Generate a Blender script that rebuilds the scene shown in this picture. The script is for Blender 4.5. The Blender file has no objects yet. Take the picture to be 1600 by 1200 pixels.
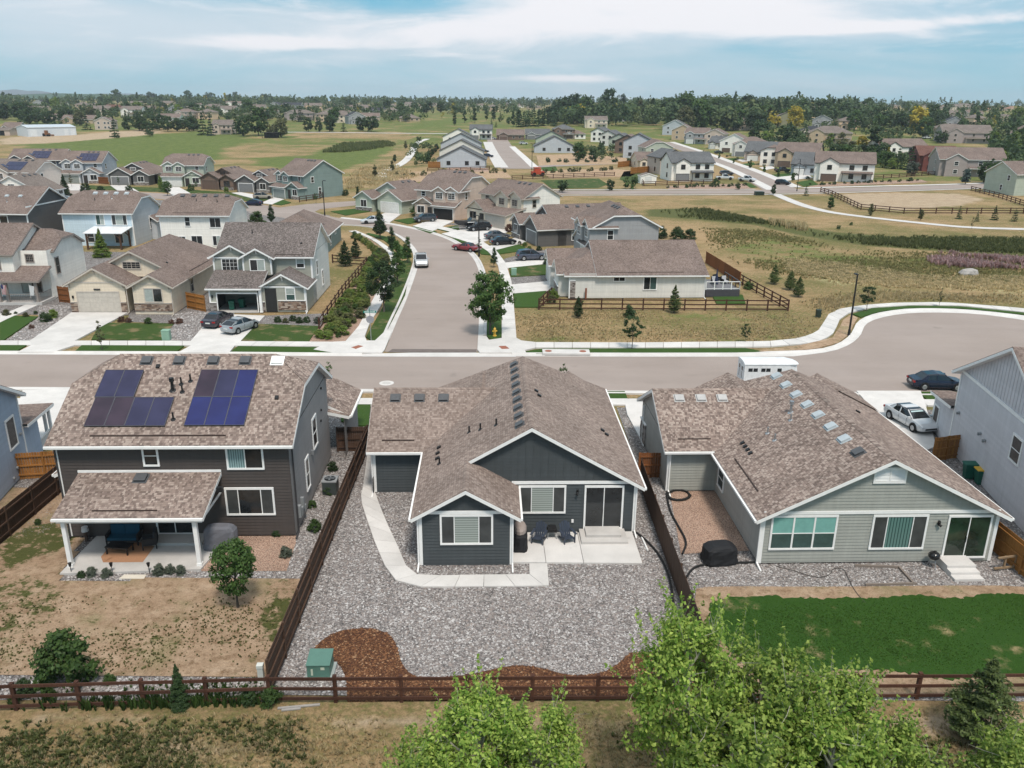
import bpy,bmesh,math,random
import numpy as np
from mathutils import Vector,Matrix
R=math.radians
random.seed(11)
rng=np.random.default_rng(11)
S=bpy.context.scene
C=S.collection
# camera, sky, sun, exposure
CAMH,FOC,HY,ROLL=22.5,1280.0,160.0,R(0.48)
PITCH=math.atan((600-HY)/FOC)
cam=bpy.data.cameras.new('camera')
cam.sensor_width=36.0
cam.lens=36.0*FOC/1600.0
cam.clip_start,cam.clip_end=0.5,20000
camo=bpy.data.objects.new('camera',cam)
C.objects.link(camo)
camo.matrix_world=Matrix.Translation((0,0,CAMH))@Matrix.Rotation(math.pi/2-PITCH,4,'X')@Matrix.Rotation(ROLL,4,'Z')
S.camera=camo
SUN_DIR=Vector((0.14,-0.46,0.87)).normalized()
SKY_BLUE,SKY_LOW,SKY_GREY,SKY_WHITE,SKY_TOP,SKY_VEIL=(0.9,6.2,9.4),(4.6,7.7,8.8),(5.2,7.0,8.0),(10.6,10.5,10.9),(11.6,11.5,11.7),(8.3,9.0,9.8)
world=bpy.data.worlds.new('World')
S.world=world
world.use_nodes=True
def world_nodes():
 nt=world.node_tree
 N,L=nt.nodes,nt.links
 N.clear()
 out=N.new('ShaderNodeOutputWorld')
 bg=N.new('ShaderNodeBackground')
 bg.inputs['Strength'].default_value=0.055
 L.new(bg.outputs[0],out.inputs[0])
 sky=N.new('ShaderNodeTexSky')
 sky.sky_type='NISHITA'
 sky.sun_disc=False
 sky.sun_elevation=math.asin(SUN_DIR.z)
 sky.sun_rotation=math.atan2(SUN_DIR.x,SUN_DIR.y)
 sky.air_density,sky.dust_density,sky.ozone_density=1.0,1.2,1.0
 tc=N.new('ShaderNodeTexCoord')
 sep=N.new('ShaderNodeSeparateXYZ')
 L.new(tc.outputs['Generated'],sep.inputs[0])
 def M(op,a,b=None,c=None):
  n=N.new('ShaderNodeMath');n.operation=op
  for i,v in enumerate((a,b,c)):
   if v is None:continue
   if isinstance(v,(int,float)):n.inputs[i].default_value=v
   else:L.new(v,n.inputs[i])
  return n.outputs[0]
 hyp=M('SQRT',M('ADD',M('MULTIPLY',sep.outputs[0],sep.outputs[0]),M('MULTIPLY',sep.outputs[1],sep.outputs[1])))
 el=M('DIVIDE',sep.outputs[2],M('MAXIMUM',hyp,0.05))
 az=M('DIVIDE',sep.outputs[0],M('MAXIMUM',sep.outputs[1],0.02))
 comb=N.new('ShaderNodeCombineXYZ')
 L.new(sep.outputs[0],comb.inputs[0]);L.new(sep.outputs[1],comb.inputs[1]);L.new(M('MULTIPLY',M('MINIMUM',el,2.0),5.5),comb.inputs[2])
 def noise(scale,detail,rough,loc,dist=0.0):
  mp=N.new('ShaderNodeMapping');mp.inputs['Location'].default_value=loc
  L.new(comb.outputs[0],mp.inputs[0])
  n=N.new('ShaderNodeTexNoise')
  n.inputs['Scale'].default_value=scale;n.inputs['Detail'].default_value=detail
  n.inputs['Roughness'].default_value=rough;n.inputs['Distortion'].default_value=dist
  L.new(mp.outputs[0],n.inputs['Vector'])
  return n.outputs['Fac']
 def ramp(f,lo,hi,a=0.0,b=1.0):
  n=N.new('ShaderNodeMapRange');n.interpolation_type='SMOOTHSTEP'
  L.new(f,n.inputs[0])
  for i,x in enumerate((lo,hi,a,b)):n.inputs[i+1].default_value=x
  return n.outputs[0]
 def mix(f,a,b):
  n=N.new('ShaderNodeMix');n.data_type='RGBA'
  if isinstance(f,float):n.inputs[0].default_value=f
  else:L.new(f,n.inputs[0])
  for i,x in((6,a),(7,b)):
   if isinstance(x,tuple):n.inputs[i].default_value=x+(1,)
   else:L.new(x,n.inputs[i])
  return n.outputs[2]
 def bank(a0,e0,sa,se,tilt=0.0):
  da=M('DIVIDE',M('SUBTRACT',az,a0),sa)
  de=M('DIVIDE',M('SUBTRACT',M('SUBTRACT',el,e0),M('MULTIPLY',M('SUBTRACT',az,a0),tilt)),se)
  return M('EXPONENT',M('MULTIPLY',M('ADD',M('MULTIPLY',da,da),M('MULTIPLY',de,de)),-1.0))
 nz=noise(6.5,11,0.64,(3.1,1.7,0.4),0.7)
 nl=noise(2.2,6,0.55,(0.3,5.2,1.1),0.3)
 base=mix(0.62,sky.outputs[0],SKY_BLUE)
 base=mix(ramp(el,0.0,0.085,0.80,0.0),base,SKY_LOW)
 gb=M('ADD',nl,M('MULTIPLY',M('ADD',bank(-0.27,0.085,0.28,0.035),bank(0.06,0.055,0.30,0.02)),0.22))
 base=mix(M('MULTIPLY',ramp(gb,0.44,0.72),0.60),base,SKY_GREY)
 veil=M('ADD',nl,M('MULTIPLY',M('ADD',M('ADD',bank(0.0,0.075,0.42,0.040,0.03),bank(-0.58,0.10,0.26,0.045)),bank(0.30,0.085,0.20,0.022)),0.26))
 base=mix(M('MULTIPLY',ramp(veil,0.42,0.84),0.72),base,SKY_VEIL)
 wb=None
 for p in((0.03,0.083,0.23,0.019,0.06),(0.14,0.110,0.19,0.018,-0.05),(0.20,0.090,0.17,0.015,-0.05),(0.44,0.121,0.085,0.010,0.0),(-0.56,0.114,0.21,0.022,0.03),(-0.25,0.06,0.10,0.007,0.0),(0.42,0.078,0.16,0.006,0.03),(0.06,0.026,0.06,0.004,0.0)):
  b_=bank(*p);wb=b_ if wb is None else M('ADD',wb,b_)
 wf=M('ADD',nz,M('MULTIPLY',M('MINIMUM',wb,1.2),0.38))
 wf=M('ADD',wf,ramp(el,0.13,0.60,0.0,0.17))
 base=mix(M('MULTIPLY',ramp(wf,0.50,0.90),0.95),base,SKY_WHITE)
 base=mix(ramp(el,0.35,1.6,0.0,0.62),base,SKY_TOP)
 L.new(base,bg.inputs['Color'])
world_nodes()
sun=bpy.data.lights.new('sun','SUN')
sun.energy,sun.angle,sun.color=2.0,R(11),(1.0,0.925,0.83)
suno=bpy.data.objects.new('sun',sun)
C.objects.link(suno)
suno.rotation_euler=SUN_DIR.to_track_quat('Z','Y').to_euler()
vs=S.view_settings
vs.view_transform,vs.look,vs.gamma,vs.use_curve_mapping='Standard','None',1.0,False
vs.exposure=0.72
S.render.engine='CYCLES'
S.cycles.max_bounces=6
S.cycles.diffuse_bounces=3
S.cycles.glossy_bounces=3
S.cycles.use_denoising=True
# terrain and picking ground points
def sstep(t):
 t=np.clip(t,0,1)
 return t*t*(3-2*t)
def terrain(x,y):
 x=np.asarray(x,float);y=np.asarray(y,float)
 h=12*sstep((y-330)/620)+9*sstep((y-1000)/1500)
 h=h+4.0*sstep((x-60)/200)*sstep((y-380)/300)
 return h
cp_,sp_,cr_,sr_=math.cos(PITCH),math.sin(PITCH),math.cos(ROLL),math.sin(ROLL)
def ray(px,py):
 a,b=(px-800)/FOC,(py-600)/FOC
 a,b=cr_*a+sr_*b,-sr_*a+cr_*b
 return a,cp_-b*sp_,-sp_-b*cp_
def G(px,py,z=None):
 """Where the ground (or the level z) lies in that direction as measured from the photograph."""
 rx,ry,rz=ray(px,py)
 if z is not None:
  t=(z-CAMH)/rz
  return rx*t,ry*t
 lo,t=5.0,5.0
 while t<9000:
  if CAMH+rz*t<=float(terrain(rx*t,ry*t)):break
  lo=t;t*=1.02
 hi=t
 for _ in range(30):
  m=(lo+hi)/2
  if CAMH+rz*m<=float(terrain(rx*m,ry*m)):hi=m
  else:lo=m
 return rx*hi,ry*hi
def GP(pts,z=None):return[G(a,b,z)for a,b in pts]
def gz(x,y):return float(terrain(x,y))
# object helpers
def tag(o,label=None,cat=None,group=None,kind=None):
 for k,v in(('label',label),('category',cat),('group',group),('kind',kind)):
  if v:o[k]=v
 return o
def thing(name,label,cat,loc=(0,0,0),rot=0.0,group=None):
 o=bpy.data.objects.new(name,None)
 C.objects.link(o)
 o.location=loc
 o.rotation_euler=(0,0,R(rot))
 return tag(o,label,cat,group)
def link(name,me,m=None,parent=None,kind=None,loc=None,rotz=None):
 if m is not None and not me.materials:me.materials.append(m)
 o=bpy.data.objects.new(name,me)
 C.objects.link(o)
 if parent is not None:o.parent=parent
 if loc is not None:o.location=loc
 if rotz is not None:o.rotation_euler=(0,0,R(rotz))
 if kind:o['kind']=kind
 return o
def dup(o,parent=None,loc=None,rotz=None,scale=None,kids=True):
 c=o.copy()
 C.objects.link(c)
 if parent is not None:c.parent=parent
 if loc is not None:c.location=loc
 if rotz is not None:c.rotation_euler=(0,0,R(rotz))
 if scale is not None:c.scale=scale
 if kids:
  for ch in list(o.children):dup(ch,c)
 return c
def np_mesh(name,v,f,uv=None):
 v=np.ascontiguousarray(v,np.float32);f=np.ascontiguousarray(f,np.int32)
 me=bpy.data.meshes.new(name)
 k=f.shape[1]
 me.vertices.add(len(v));me.vertices.foreach_set('co',v.ravel())
 me.loops.add(f.size);me.loops.foreach_set('vertex_index',f.ravel())
 me.polygons.add(len(f));me.polygons.foreach_set('loop_start',np.arange(0,f.size,k,dtype=np.int32))
 me.update(calc_edges=True)
 return me
class MB:
 def __init__(s):s.v,s.f,s.uv=[],[],[]
 def poly(s,pts,uv=None):
  n=len(s.v);s.v+=[tuple(p)for p in pts]
  s.f.append(tuple(range(n,n+len(pts))))
  s.uv.append(uv)
 def box(s,x0,x1,y0,y1,z0,z1):
  n=len(s.v)
  s.v+=[(x,y,z)for z in(z0,z1)for x,y in((x0,y0),(x1,y0),(x1,y1),(x0,y1))]
  for q in((3,2,1,0),(4,5,6,7),(0,1,5,4),(1,2,6,5),(2,3,7,6),(3,0,4,7)):
   s.f.append(tuple(n+i for i in q));s.uv.append(None)
 def hexa(s,p):
  n=len(s.v);s.v+=[tuple(q)for q in p]
  for q in((3,2,1,0),(4,5,6,7),(0,1,5,4),(1,2,6,5),(2,3,7,6),(3,0,4,7)):
   s.f.append(tuple(n+i for i in q));s.uv.append(None)
 def obox(s,c,ax,ay,az,hx,hy,hz):
  c,ax,ay,az=Vector(c),Vector(ax),Vector(ay),Vector(az)
  s.hexa([c+ax*(i*hx)+ay*(j*hy)+az*(k*hz)for k in(-1,1)for i,j in((-1,-1),(1,-1),(1,1),(-1,1))])
 def beam(s,p,q,w,h):
  p,q=Vector(p),Vector(q)
  d=(q-p);L=d.length;d.normalize()
  up=Vector((0,0,1))if abs(d.z)<.98 else Vector((0,1,0))
  sd=d.cross(up).normalized();u=sd.cross(d)
  s.obox((p+q)/2,d,sd,u,L/2,w/2,h/2)
 def cyl(s,p,q,r0,r1=None,n=8,cap=True):
  r1=r0 if r1 is None else r1
  p,q=Vector(p),Vector(q);d=(q-p).normalized()
  a=d.orthogonal().normalized();b=d.cross(a);k=len(s.v)
  for c,r in((p,r0),(q,r1)):
   for i in range(n):
    t=2*math.pi*i/n
    s.v.append(tuple(c+a*(r*math.cos(t))+b*(r*math.sin(t))))
  for i in range(n):
   j=(i+1)%n
   s.f.append((k+i,k+j,k+n+j,k+n+i));s.uv.append(None)
  if cap:
   s.f.append(tuple(k+i for i in reversed(range(n))));s.uv.append(None)
   s.f.append(tuple(k+n+i for i in range(n)));s.uv.append(None)
 def tube(s,pts,r,n=6):
  for a,b in zip(pts[:-1],pts[1:]):s.cyl(a,b,r,r,n)
 def loft(s,rings,cap=True,close=True):
  k=len(s.v);m=len(rings[0])
  for r in rings:s.v+=[tuple(p)for p in r]
  for i in range(len(rings)-1):
   for j in range(m if close else m-1):
    a,b=k+i*m+j,k+i*m+(j+1)%m
    s.f.append((a,b,b+m,a+m));s.uv.append(None)
  if cap:
   s.f.append(tuple(k+j for j in reversed(range(m))));s.uv.append(None)
   s.f.append(tuple(k+(len(rings)-1)*m+j for j in range(m)));s.uv.append(None)
 def mesh(s,name,smooth=False):
  me=bpy.data.meshes.new(name)
  me.from_pydata(s.v,[],s.f)
  if any(u is not None for u in s.uv):
   l=me.uv_layers.new(name='UVMap')
   i=0
   for f,u in zip(s.f,s.uv):
    for j in range(len(f)):
     if u is not None:l.data[i].uv=u[j]
     i+=1
  if smooth:me.shade_smooth()
  return me
 def build(s,name,m,parent=None,kind=None,smooth=False,loc=None,rotz=None):
  return link(name,s.mesh(name,smooth),m,parent,kind,loc,rotz)
  # materials
MATS={}
class NT:
 def __init__(s,name):
  s.m=bpy.data.materials.new(name);s.m.use_nodes=True
  s.nt=s.m.node_tree;s.N=s.nt.nodes;s.L=s.nt.links
  s.b=s.N['Principled BSDF'];s.out=s.N['Material Output']
  s.tc=s.N.new('ShaderNodeTexCoord')
 def set(s,sock,v):
  if isinstance(v,tuple):sock.default_value=v if len(v)in(2,4)or sock.type=='VECTOR' else v+(1,)
  elif isinstance(v,(int,float)):sock.default_value=v
  else:s.L.new(v,sock)
 def math(s,op,a,b=None,c=None):
  n=s.N.new('ShaderNodeMath');n.operation=op
  for i,v in enumerate((a,b,c)):
   if v is not None:s.set(n.inputs[i],v)
  return n.outputs[0]
 def noise(s,scale,detail=4,rough=.55,vec=None,sc=None,fac=True):
  n=s.N.new('ShaderNodeTexNoise')
  n.inputs['Scale'].default_value=scale;n.inputs['Detail'].default_value=detail;n.inputs['Roughness'].default_value=rough
  vec=vec or s.tc.outputs['Object']
  if sc:
   mp=s.N.new('ShaderNodeMapping');mp.inputs['Scale'].default_value=sc
   s.L.new(vec,mp.inputs[0]);vec=mp.outputs[0]
  s.L.new(vec,n.inputs['Vector'])
  return n.outputs['Fac' if fac else 'Color']
 def ramp(s,f,lo,hi,a=0.,b=1.):
  n=s.N.new('ShaderNodeMapRange');n.interpolation_type='SMOOTHSTEP'
  s.set(n.inputs[0],f)
  for i,x in enumerate((lo,hi,a,b)):n.inputs[i+1].default_value=x
  return n.outputs[0]
 def mix(s,f,a,b,mode='MIX'):
  n=s.N.new('ShaderNodeMix');n.data_type='RGBA';n.blend_type=mode
  s.set(n.inputs[0],f);s.set(n.inputs[6],a);s.set(n.inputs[7],b)
  return n.outputs[2]
 def cramp(s,f,stops,const=False):
  n=s.N.new('ShaderNodeValToRGB');e=n.color_ramp.elements
  n.color_ramp.interpolation='CONSTANT' if const else 'LINEAR'
  while len(e)<len(stops):e.new(0.5)
  for x,(p,c)in zip(e,stops):x.position=p;x.color=c+(1,)
  s.set(n.inputs[0],f)
  return n.outputs[0]
 def white(s,dim,v):
  n=s.N.new('ShaderNodeTexWhiteNoise');n.noise_dimensions=dim
  s.L.new(v,n.inputs['W' if dim=='1D' else 'Vector'])
  return n.outputs['Value']
 def xyz(s,v):
  n=s.N.new('ShaderNodeSeparateXYZ');s.L.new(v,n.inputs[0]);return n.outputs
 def comb(s,x,y,z=0.):
  n=s.N.new('ShaderNodeCombineXYZ')
  for i,v in enumerate((x,y,z)):s.set(n.inputs[i],v)
  return n.outputs[0]
 def bump(s,h,strength=.4,dist=.02):
  n=s.N.new('ShaderNodeBump');n.inputs['Strength'].default_value=strength;n.inputs['Distance'].default_value=dist
  s.L.new(h,n.inputs['Height']);s.L.new(n.outputs[0],s.b.inputs['Normal'])
 def done(s,col,rough=.8,spec=.3,metal=0.):
  s.set(s.b.inputs['Base Color'],col);s.set(s.b.inputs['Roughness'],rough)
  s.b.inputs['Specular IOR Level'].default_value=spec;s.b.inputs['Metallic'].default_value=metal
  return s.m
 def objrand(s):
  n=s.N.new('ShaderNodeObjectInfo');return n.outputs['Random']
 def island(s):
  n=s.N.new('ShaderNodeNewGeometry');return n.outputs['Random Per Island']
 def pos(s):
  n=s.N.new('ShaderNodeNewGeometry');return n.outputs['Position']
def flat(name,col,rough=.7,spec=.3,metal=0.,var=.10,scale=2.5,orand=0.,bump=0.,bs=40.):
 if name in MATS:return MATS[name]
 t=NT(name)
 f=t.ramp(t.noise(scale,5,.6),.25,.75,1-var,1+var)
 if orand:f=t.math('MULTIPLY',f,t.ramp(t.objrand(),0,1,1-orand,1+orand))
 n=t.N.new('ShaderNodeVectorMath');n.operation='SCALE'
 n.inputs[0].default_value=col;t.L.new(f,n.inputs['Scale'])
 if bump:t.bump(t.noise(bs,3),bump,.01)
 MATS[name]=t.done(n.outputs[0],rough,spec,metal)
 return MATS[name]
def siding(name,col,var=.07):
 """painted lap board: slight fading, streaks and a groove every 18 cm on walls built flat"""
 key='siding_'+name
 if key in MATS:return MATS[key]
 t=NT(key)
 o=t.tc.outputs['Object']
 f=t.ramp(t.noise(.7,6,.65),.2,.8,1-var,1+var)
 z=t.xyz(o)[2]
 row=t.white('1D',t.math('FLOOR',t.math('DIVIDE',z,.18)))
 f=t.math('MULTIPLY',f,t.ramp(row,0,1,.965,1.035))
 streak=t.noise(1.0,4,.6,sc=(5,5,.25))
 f=t.math('MULTIPLY',f,t.ramp(streak,.3,.7,.95,1.04))
 n=t.N.new('ShaderNodeVectorMath');n.operation='SCALE'
 n.inputs[0].default_value=col;t.L.new(f,n.inputs['Scale'])
 saw=t.math('FRACT',t.math('DIVIDE',z,.18))
 t.bump(t.math('SUBTRACT',1.,saw),.5,.02)
 MATS[key]=t.done(n.outputs[0],.62,.3)
 return MATS[key]
def shingle(name,tones,tab=.23,row=.14):
 key='shingle_'+name
 if key in MATS:return MATS[key]
 t=NT(key)
 uvn=t.N.new('ShaderNodeUVMap');x=t.xyz(uvn.outputs[0])
 v=t.math('DIVIDE',x[1],row)
 r=t.math('FLOOR',v)
 off=t.math('MULTIPLY',t.white('1D',r),7.3)
 u=t.math('ADD',t.math('DIVIDE',x[0],tab),off)
 cell=t.math('FLOOR',u)
 w=t.white('2D',t.comb(cell,r))
 half=t.math('FLOOR',t.math('ADD',t.math('FRACT',u),t.ramp(w,0,1,.25,.75)))
 w2=t.white('3D',t.comb(cell,r,half))
 n=len(tones)
 col=t.cramp(w2,[(i/n,c)for i,c in enumerate(tones)],True)
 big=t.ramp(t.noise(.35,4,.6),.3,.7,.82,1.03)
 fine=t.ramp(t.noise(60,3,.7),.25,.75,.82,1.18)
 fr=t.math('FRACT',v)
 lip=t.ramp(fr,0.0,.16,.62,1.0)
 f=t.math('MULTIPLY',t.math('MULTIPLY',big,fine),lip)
 sc=t.N.new('ShaderNodeVectorMath');sc.operation='SCALE'
 t.L.new(col,sc.inputs[0]);t.L.new(f,sc.inputs['Scale'])
 t.bump(t.math('ADD',t.math('SUBTRACT',1.,fr),t.math('MULTIPLY',w2,.5)),.6,.02)
 MATS[key]=t.done(sc.outputs[0],.9,.2)
 return MATS[key]
T_=lambda*a:[tuple(c)for c in a]
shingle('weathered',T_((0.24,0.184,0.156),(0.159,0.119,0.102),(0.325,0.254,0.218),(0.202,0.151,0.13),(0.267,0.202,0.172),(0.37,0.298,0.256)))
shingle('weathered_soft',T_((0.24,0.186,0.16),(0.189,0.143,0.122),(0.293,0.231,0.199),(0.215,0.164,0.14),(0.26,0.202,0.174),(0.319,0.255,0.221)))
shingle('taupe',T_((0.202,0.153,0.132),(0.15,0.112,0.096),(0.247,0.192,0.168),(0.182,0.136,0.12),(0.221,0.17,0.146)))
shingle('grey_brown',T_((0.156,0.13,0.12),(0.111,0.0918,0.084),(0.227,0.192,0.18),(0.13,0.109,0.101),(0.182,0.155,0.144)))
shingle('slate_grey',T_((.135,.138,.142),(.10,.103,.107),(.17,.173,.178),(.12,.123,.126)))
shingle('tan',T_((.20,.165,.145),(.155,.127,.112),(.24,.2,.178),(.18,.148,.13)))
shingle('charcoal',T_((.05,.052,.06),(.04,.04,.048),(.065,.067,.075)))
shingle('red_brown',T_((.17,.085,.065),(.13,.065,.052),(.2,.105,.083)))
shingle('terracotta',T_((.33,.175,.12),(.27,.14,.1),(.38,.22,.155)))
WHITE=flat('white_trim',(.82,.81,.79),.5,.4,var=.05)
CREAM=flat('cream_trim',(.52,.46,.40),.5,.4,var=.05)
DARKTRIM=flat('dark_trim',(.045,.043,.045),.5,.4,var=.05)
TAUPETRIM=flat('taupe_trim',(.30,.26,.235),.5,.4,var=.05)
CONC=None
def concrete(name,col,dark=.12):
 t=NT(name)
 p=t.pos()
 f=t.ramp(t.noise(.5,6,.62,p),.25,.75,1-dark,1+dark*.6)
 f2=t.ramp(t.noise(24,4,.7,p),.2,.8,.93,1.07)
 st=t.ramp(t.noise(1.6,5,.7,p),.58,.80,1.,.82)
 n=t.N.new('ShaderNodeVectorMath');n.operation='SCALE';n.inputs[0].default_value=col
 g=t.math('MULTIPLY',t.math('MULTIPLY',f,f2),st)
 g=t.math('MULTIPLY',g,t.ramp(t.objrand(),0,1,.94,1.04))
 t.L.new(g,n.inputs['Scale'])
 t.bump(t.noise(60,3,.6,p),.15,.005)
 MATS[name]=t.done(n.outputs[0],.85,.25)
 return MATS[name]
CONC=concrete('concrete',(.60,.575,.55))
CONC_OLD=concrete('concrete_worn',(.50,.475,.45),.16)
def asphalt_mat():
 t=NT('asphalt')
 p=t.pos()
 base=t.cramp(t.noise(.09,6,.6,p),[(.25,(.275,.228,.202)),(.5,(.305,.255,.228)),(.75,(.335,.283,.257))])
 fine=t.ramp(t.noise(38,4,.8,p),.2,.8,.86,1.14)
 sweep=t.ramp(t.noise(1.,5,.6,p,sc=(.035,.35,1)),.3,.7,.955,1.04)
 arcs=t.ramp(t.noise(.6,6,.65,p,sc=(.35,.8,1)),.54,.74,1.,.92)
 oil=t.ramp(t.noise(.45,3,.5,p),.66,.80,1.,.82)
 n=t.N.new('ShaderNodeVectorMath');n.operation='SCALE'
 t.L.new(base,n.inputs[0])
 t.L.new(t.math('MULTIPLY',t.math('MULTIPLY',t.math('MULTIPLY',fine,sweep),oil),arcs),n.inputs['Scale'])
 t.bump(t.noise(90,2,.6,p),.2,.004)
 MATS['asphalt']=t.done(n.outputs[0],.9,.2)
 return MATS['asphalt']
ASPHALT=asphalt_mat()
ASPHALT_DARK=flat('asphalt_patch',(.15,.125,.115),.9,.2,var=.15)
def gravel_mat(name,stops,scale=13.):
 t=NT(name)
 p=t.pos()
 def vor(sc):
  v=t.N.new('ShaderNodeTexVoronoi');v.inputs['Scale'].default_value=sc
  t.L.new(p,v.inputs['Vector']);return v
 v=vor(scale)
 c=t.cramp(t.xyz(v.outputs['Color'])[0],stops,True)
 d=t.ramp(v.outputs['Distance'],.25,.75,1.05,.45)
 big=t.ramp(t.noise(.4,4,.6,p),.3,.7,.88,1.1)
 n=t.N.new('ShaderNodeVectorMath');n.operation='SCALE';t.L.new(c,n.inputs[0])
 t.L.new(t.math('MULTIPLY',d,big),n.inputs['Scale'])
 t.bump(t.math('SUBTRACT',1.,v.outputs['Distance']),.7,.03)
 MATS[name]=t.done(n.outputs[0],.85,.25)
 return MATS[name]
RIVER=[(0,(.235,.215,.205)),(.18,(.16,.143,.138)),(.34,(.31,.288,.278)),(.50,(.20,.175,.166)),(.64,(.38,.36,.35)),(.76,(.25,.21,.19)),(.86,(.115,.105,.103)),(.93,(.48,.465,.455))]
GRAVEL=gravel_mat('gravel_ground',RIVER)
TANGRAVEL=gravel_mat('pink_crusher_fines',[(0,(.44,.29,.215)),(.3,(.39,.245,.18)),(.55,(.49,.34,.255)),(.8,(.53,.38,.295))],22.)
MULCH=gravel_mat('bark_mulch',[(0,(.085,.034,.014)),(.3,(.055,.021,.01)),(.55,(.13,.055,.024)),(.8,(.18,.085,.038)),(.94,(.26,.15,.08))],26.)
def rock_mat(name,stops):
 t=NT(name)
 c=t.cramp(t.island(),stops,True)
 f=t.ramp(t.noise(20,3,.6),.2,.8,.85,1.15)
 n=t.N.new('ShaderNodeVectorMath');n.operation='SCALE';t.L.new(c,n.inputs[0]);t.L.new(f,n.inputs['Scale'])
 MATS[name]=t.done(n.outputs[0],.8,.3)
 return MATS[name]
ROCKS=rock_mat('river_rock',RIVER)
CHIPS=rock_mat('bark_chips',[(0,(.09,.036,.015)),(.3,(.055,.021,.01)),(.55,(.14,.06,.026)),(.8,(.20,.095,.043)),(.94,(.30,.18,.10))])
STONE=rock_mat('veneer_stone',[(0,(.24,.16,.115)),(.2,(.36,.27,.21)),(.4,(.13,.085,.065)),(.6,(.29,.20,.15)),(.8,(.42,.34,.28)),(.92,(.20,.145,.12))])
STONE_GREY=rock_mat('veneer_stone_grey',[(0,(.20,.17,.15)),(.25,(.30,.27,.25)),(.5,(.12,.095,.085)),(.75,(.36,.32,.30))])
def lawn_mat(name,a,b,dry,amt):
 t=NT(name)
 p=t.pos()
 c=t.mix(t.noise(3.2,6,.7,p),a,b)
 c=t.mix(t.ramp(t.noise(.55,6,.62,p),.60-amt,.80-amt),c,dry)
 f=t.ramp(t.noise(30,4,.8,p),.2,.8,.62,1.38)
 n=t.N.new('ShaderNodeVectorMath');n.operation='SCALE';t.L.new(c,n.inputs[0]);t.L.new(f,n.inputs['Scale'])
 t.bump(t.noise(45,3,.8,p),.8,.04)
 MATS[name]=t.done(n.outputs[0],.9,.15)
 return MATS[name]
LAWN=lawn_mat('lawn_green',(.030,.068,.012),(.052,.100,.020),(.13,.12,.04),.0)
LAWN_DEEP=lawn_mat('lawn_deep',(.015,.050,.006),(.040,.092,.014),(.34,.26,.14),.035)
LAWN_PATCHY=lawn_mat('lawn_patchy',(.030,.062,.012),(.058,.092,.022),(.20,.155,.08),.10)
def dirt_yard():
 t=NT('dirt_yard')
 p=t.pos()
 c=t.cramp(t.noise(.8,6,.65,p),[(.25,(.34,.225,.145)),(.5,(.45,.315,.21)),(.75,(.56,.415,.295))])
 att=t.N.new('ShaderNodeAttribute');att.attribute_name='mask'
 gm=t.xyz(att.outputs['Color'])[0]
 pat=t.math('ADD',t.noise(1.4,7,.72,p),t.math('MULTIPLY',gm,.45))
 c=t.mix(t.ramp(t.noise(1.9,9,.8,p),.47,.64,0.,.9),c,(.24,.155,.09))
 c=t.mix(t.ramp(t.noise(6.5,8,.8,p),.56,.68,0.,.65),c,(.14,.092,.052))
 c=t.mix(t.ramp(t.noise(.35,4,.6,p),.50,.72,0.,.7),c,(.27,.235,.12))
 pat=t.math('ADD',t.math('MULTIPLY',pat,.75),t.math('MULTIPLY',t.noise(5,6,.75,p),.25))
 c=t.mix(t.ramp(pat,.565,.66),c,t.mix(t.noise(9,4,.7,p),(.055,.075,.02),(.14,.135,.05)))
 f=t.ramp(t.noise(16,5,.8,p),.2,.8,.75,1.25)
 n=t.N.new('ShaderNodeVectorMath');n.operation='SCALE';t.L.new(c,n.inputs[0]);t.L.new(f,n.inputs['Scale'])
 t.bump(t.noise(7,7,.8,p),1.,.14)
 return t.done(n.outputs[0],.95,.1)
DIRTYARD=dirt_yard()
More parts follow.
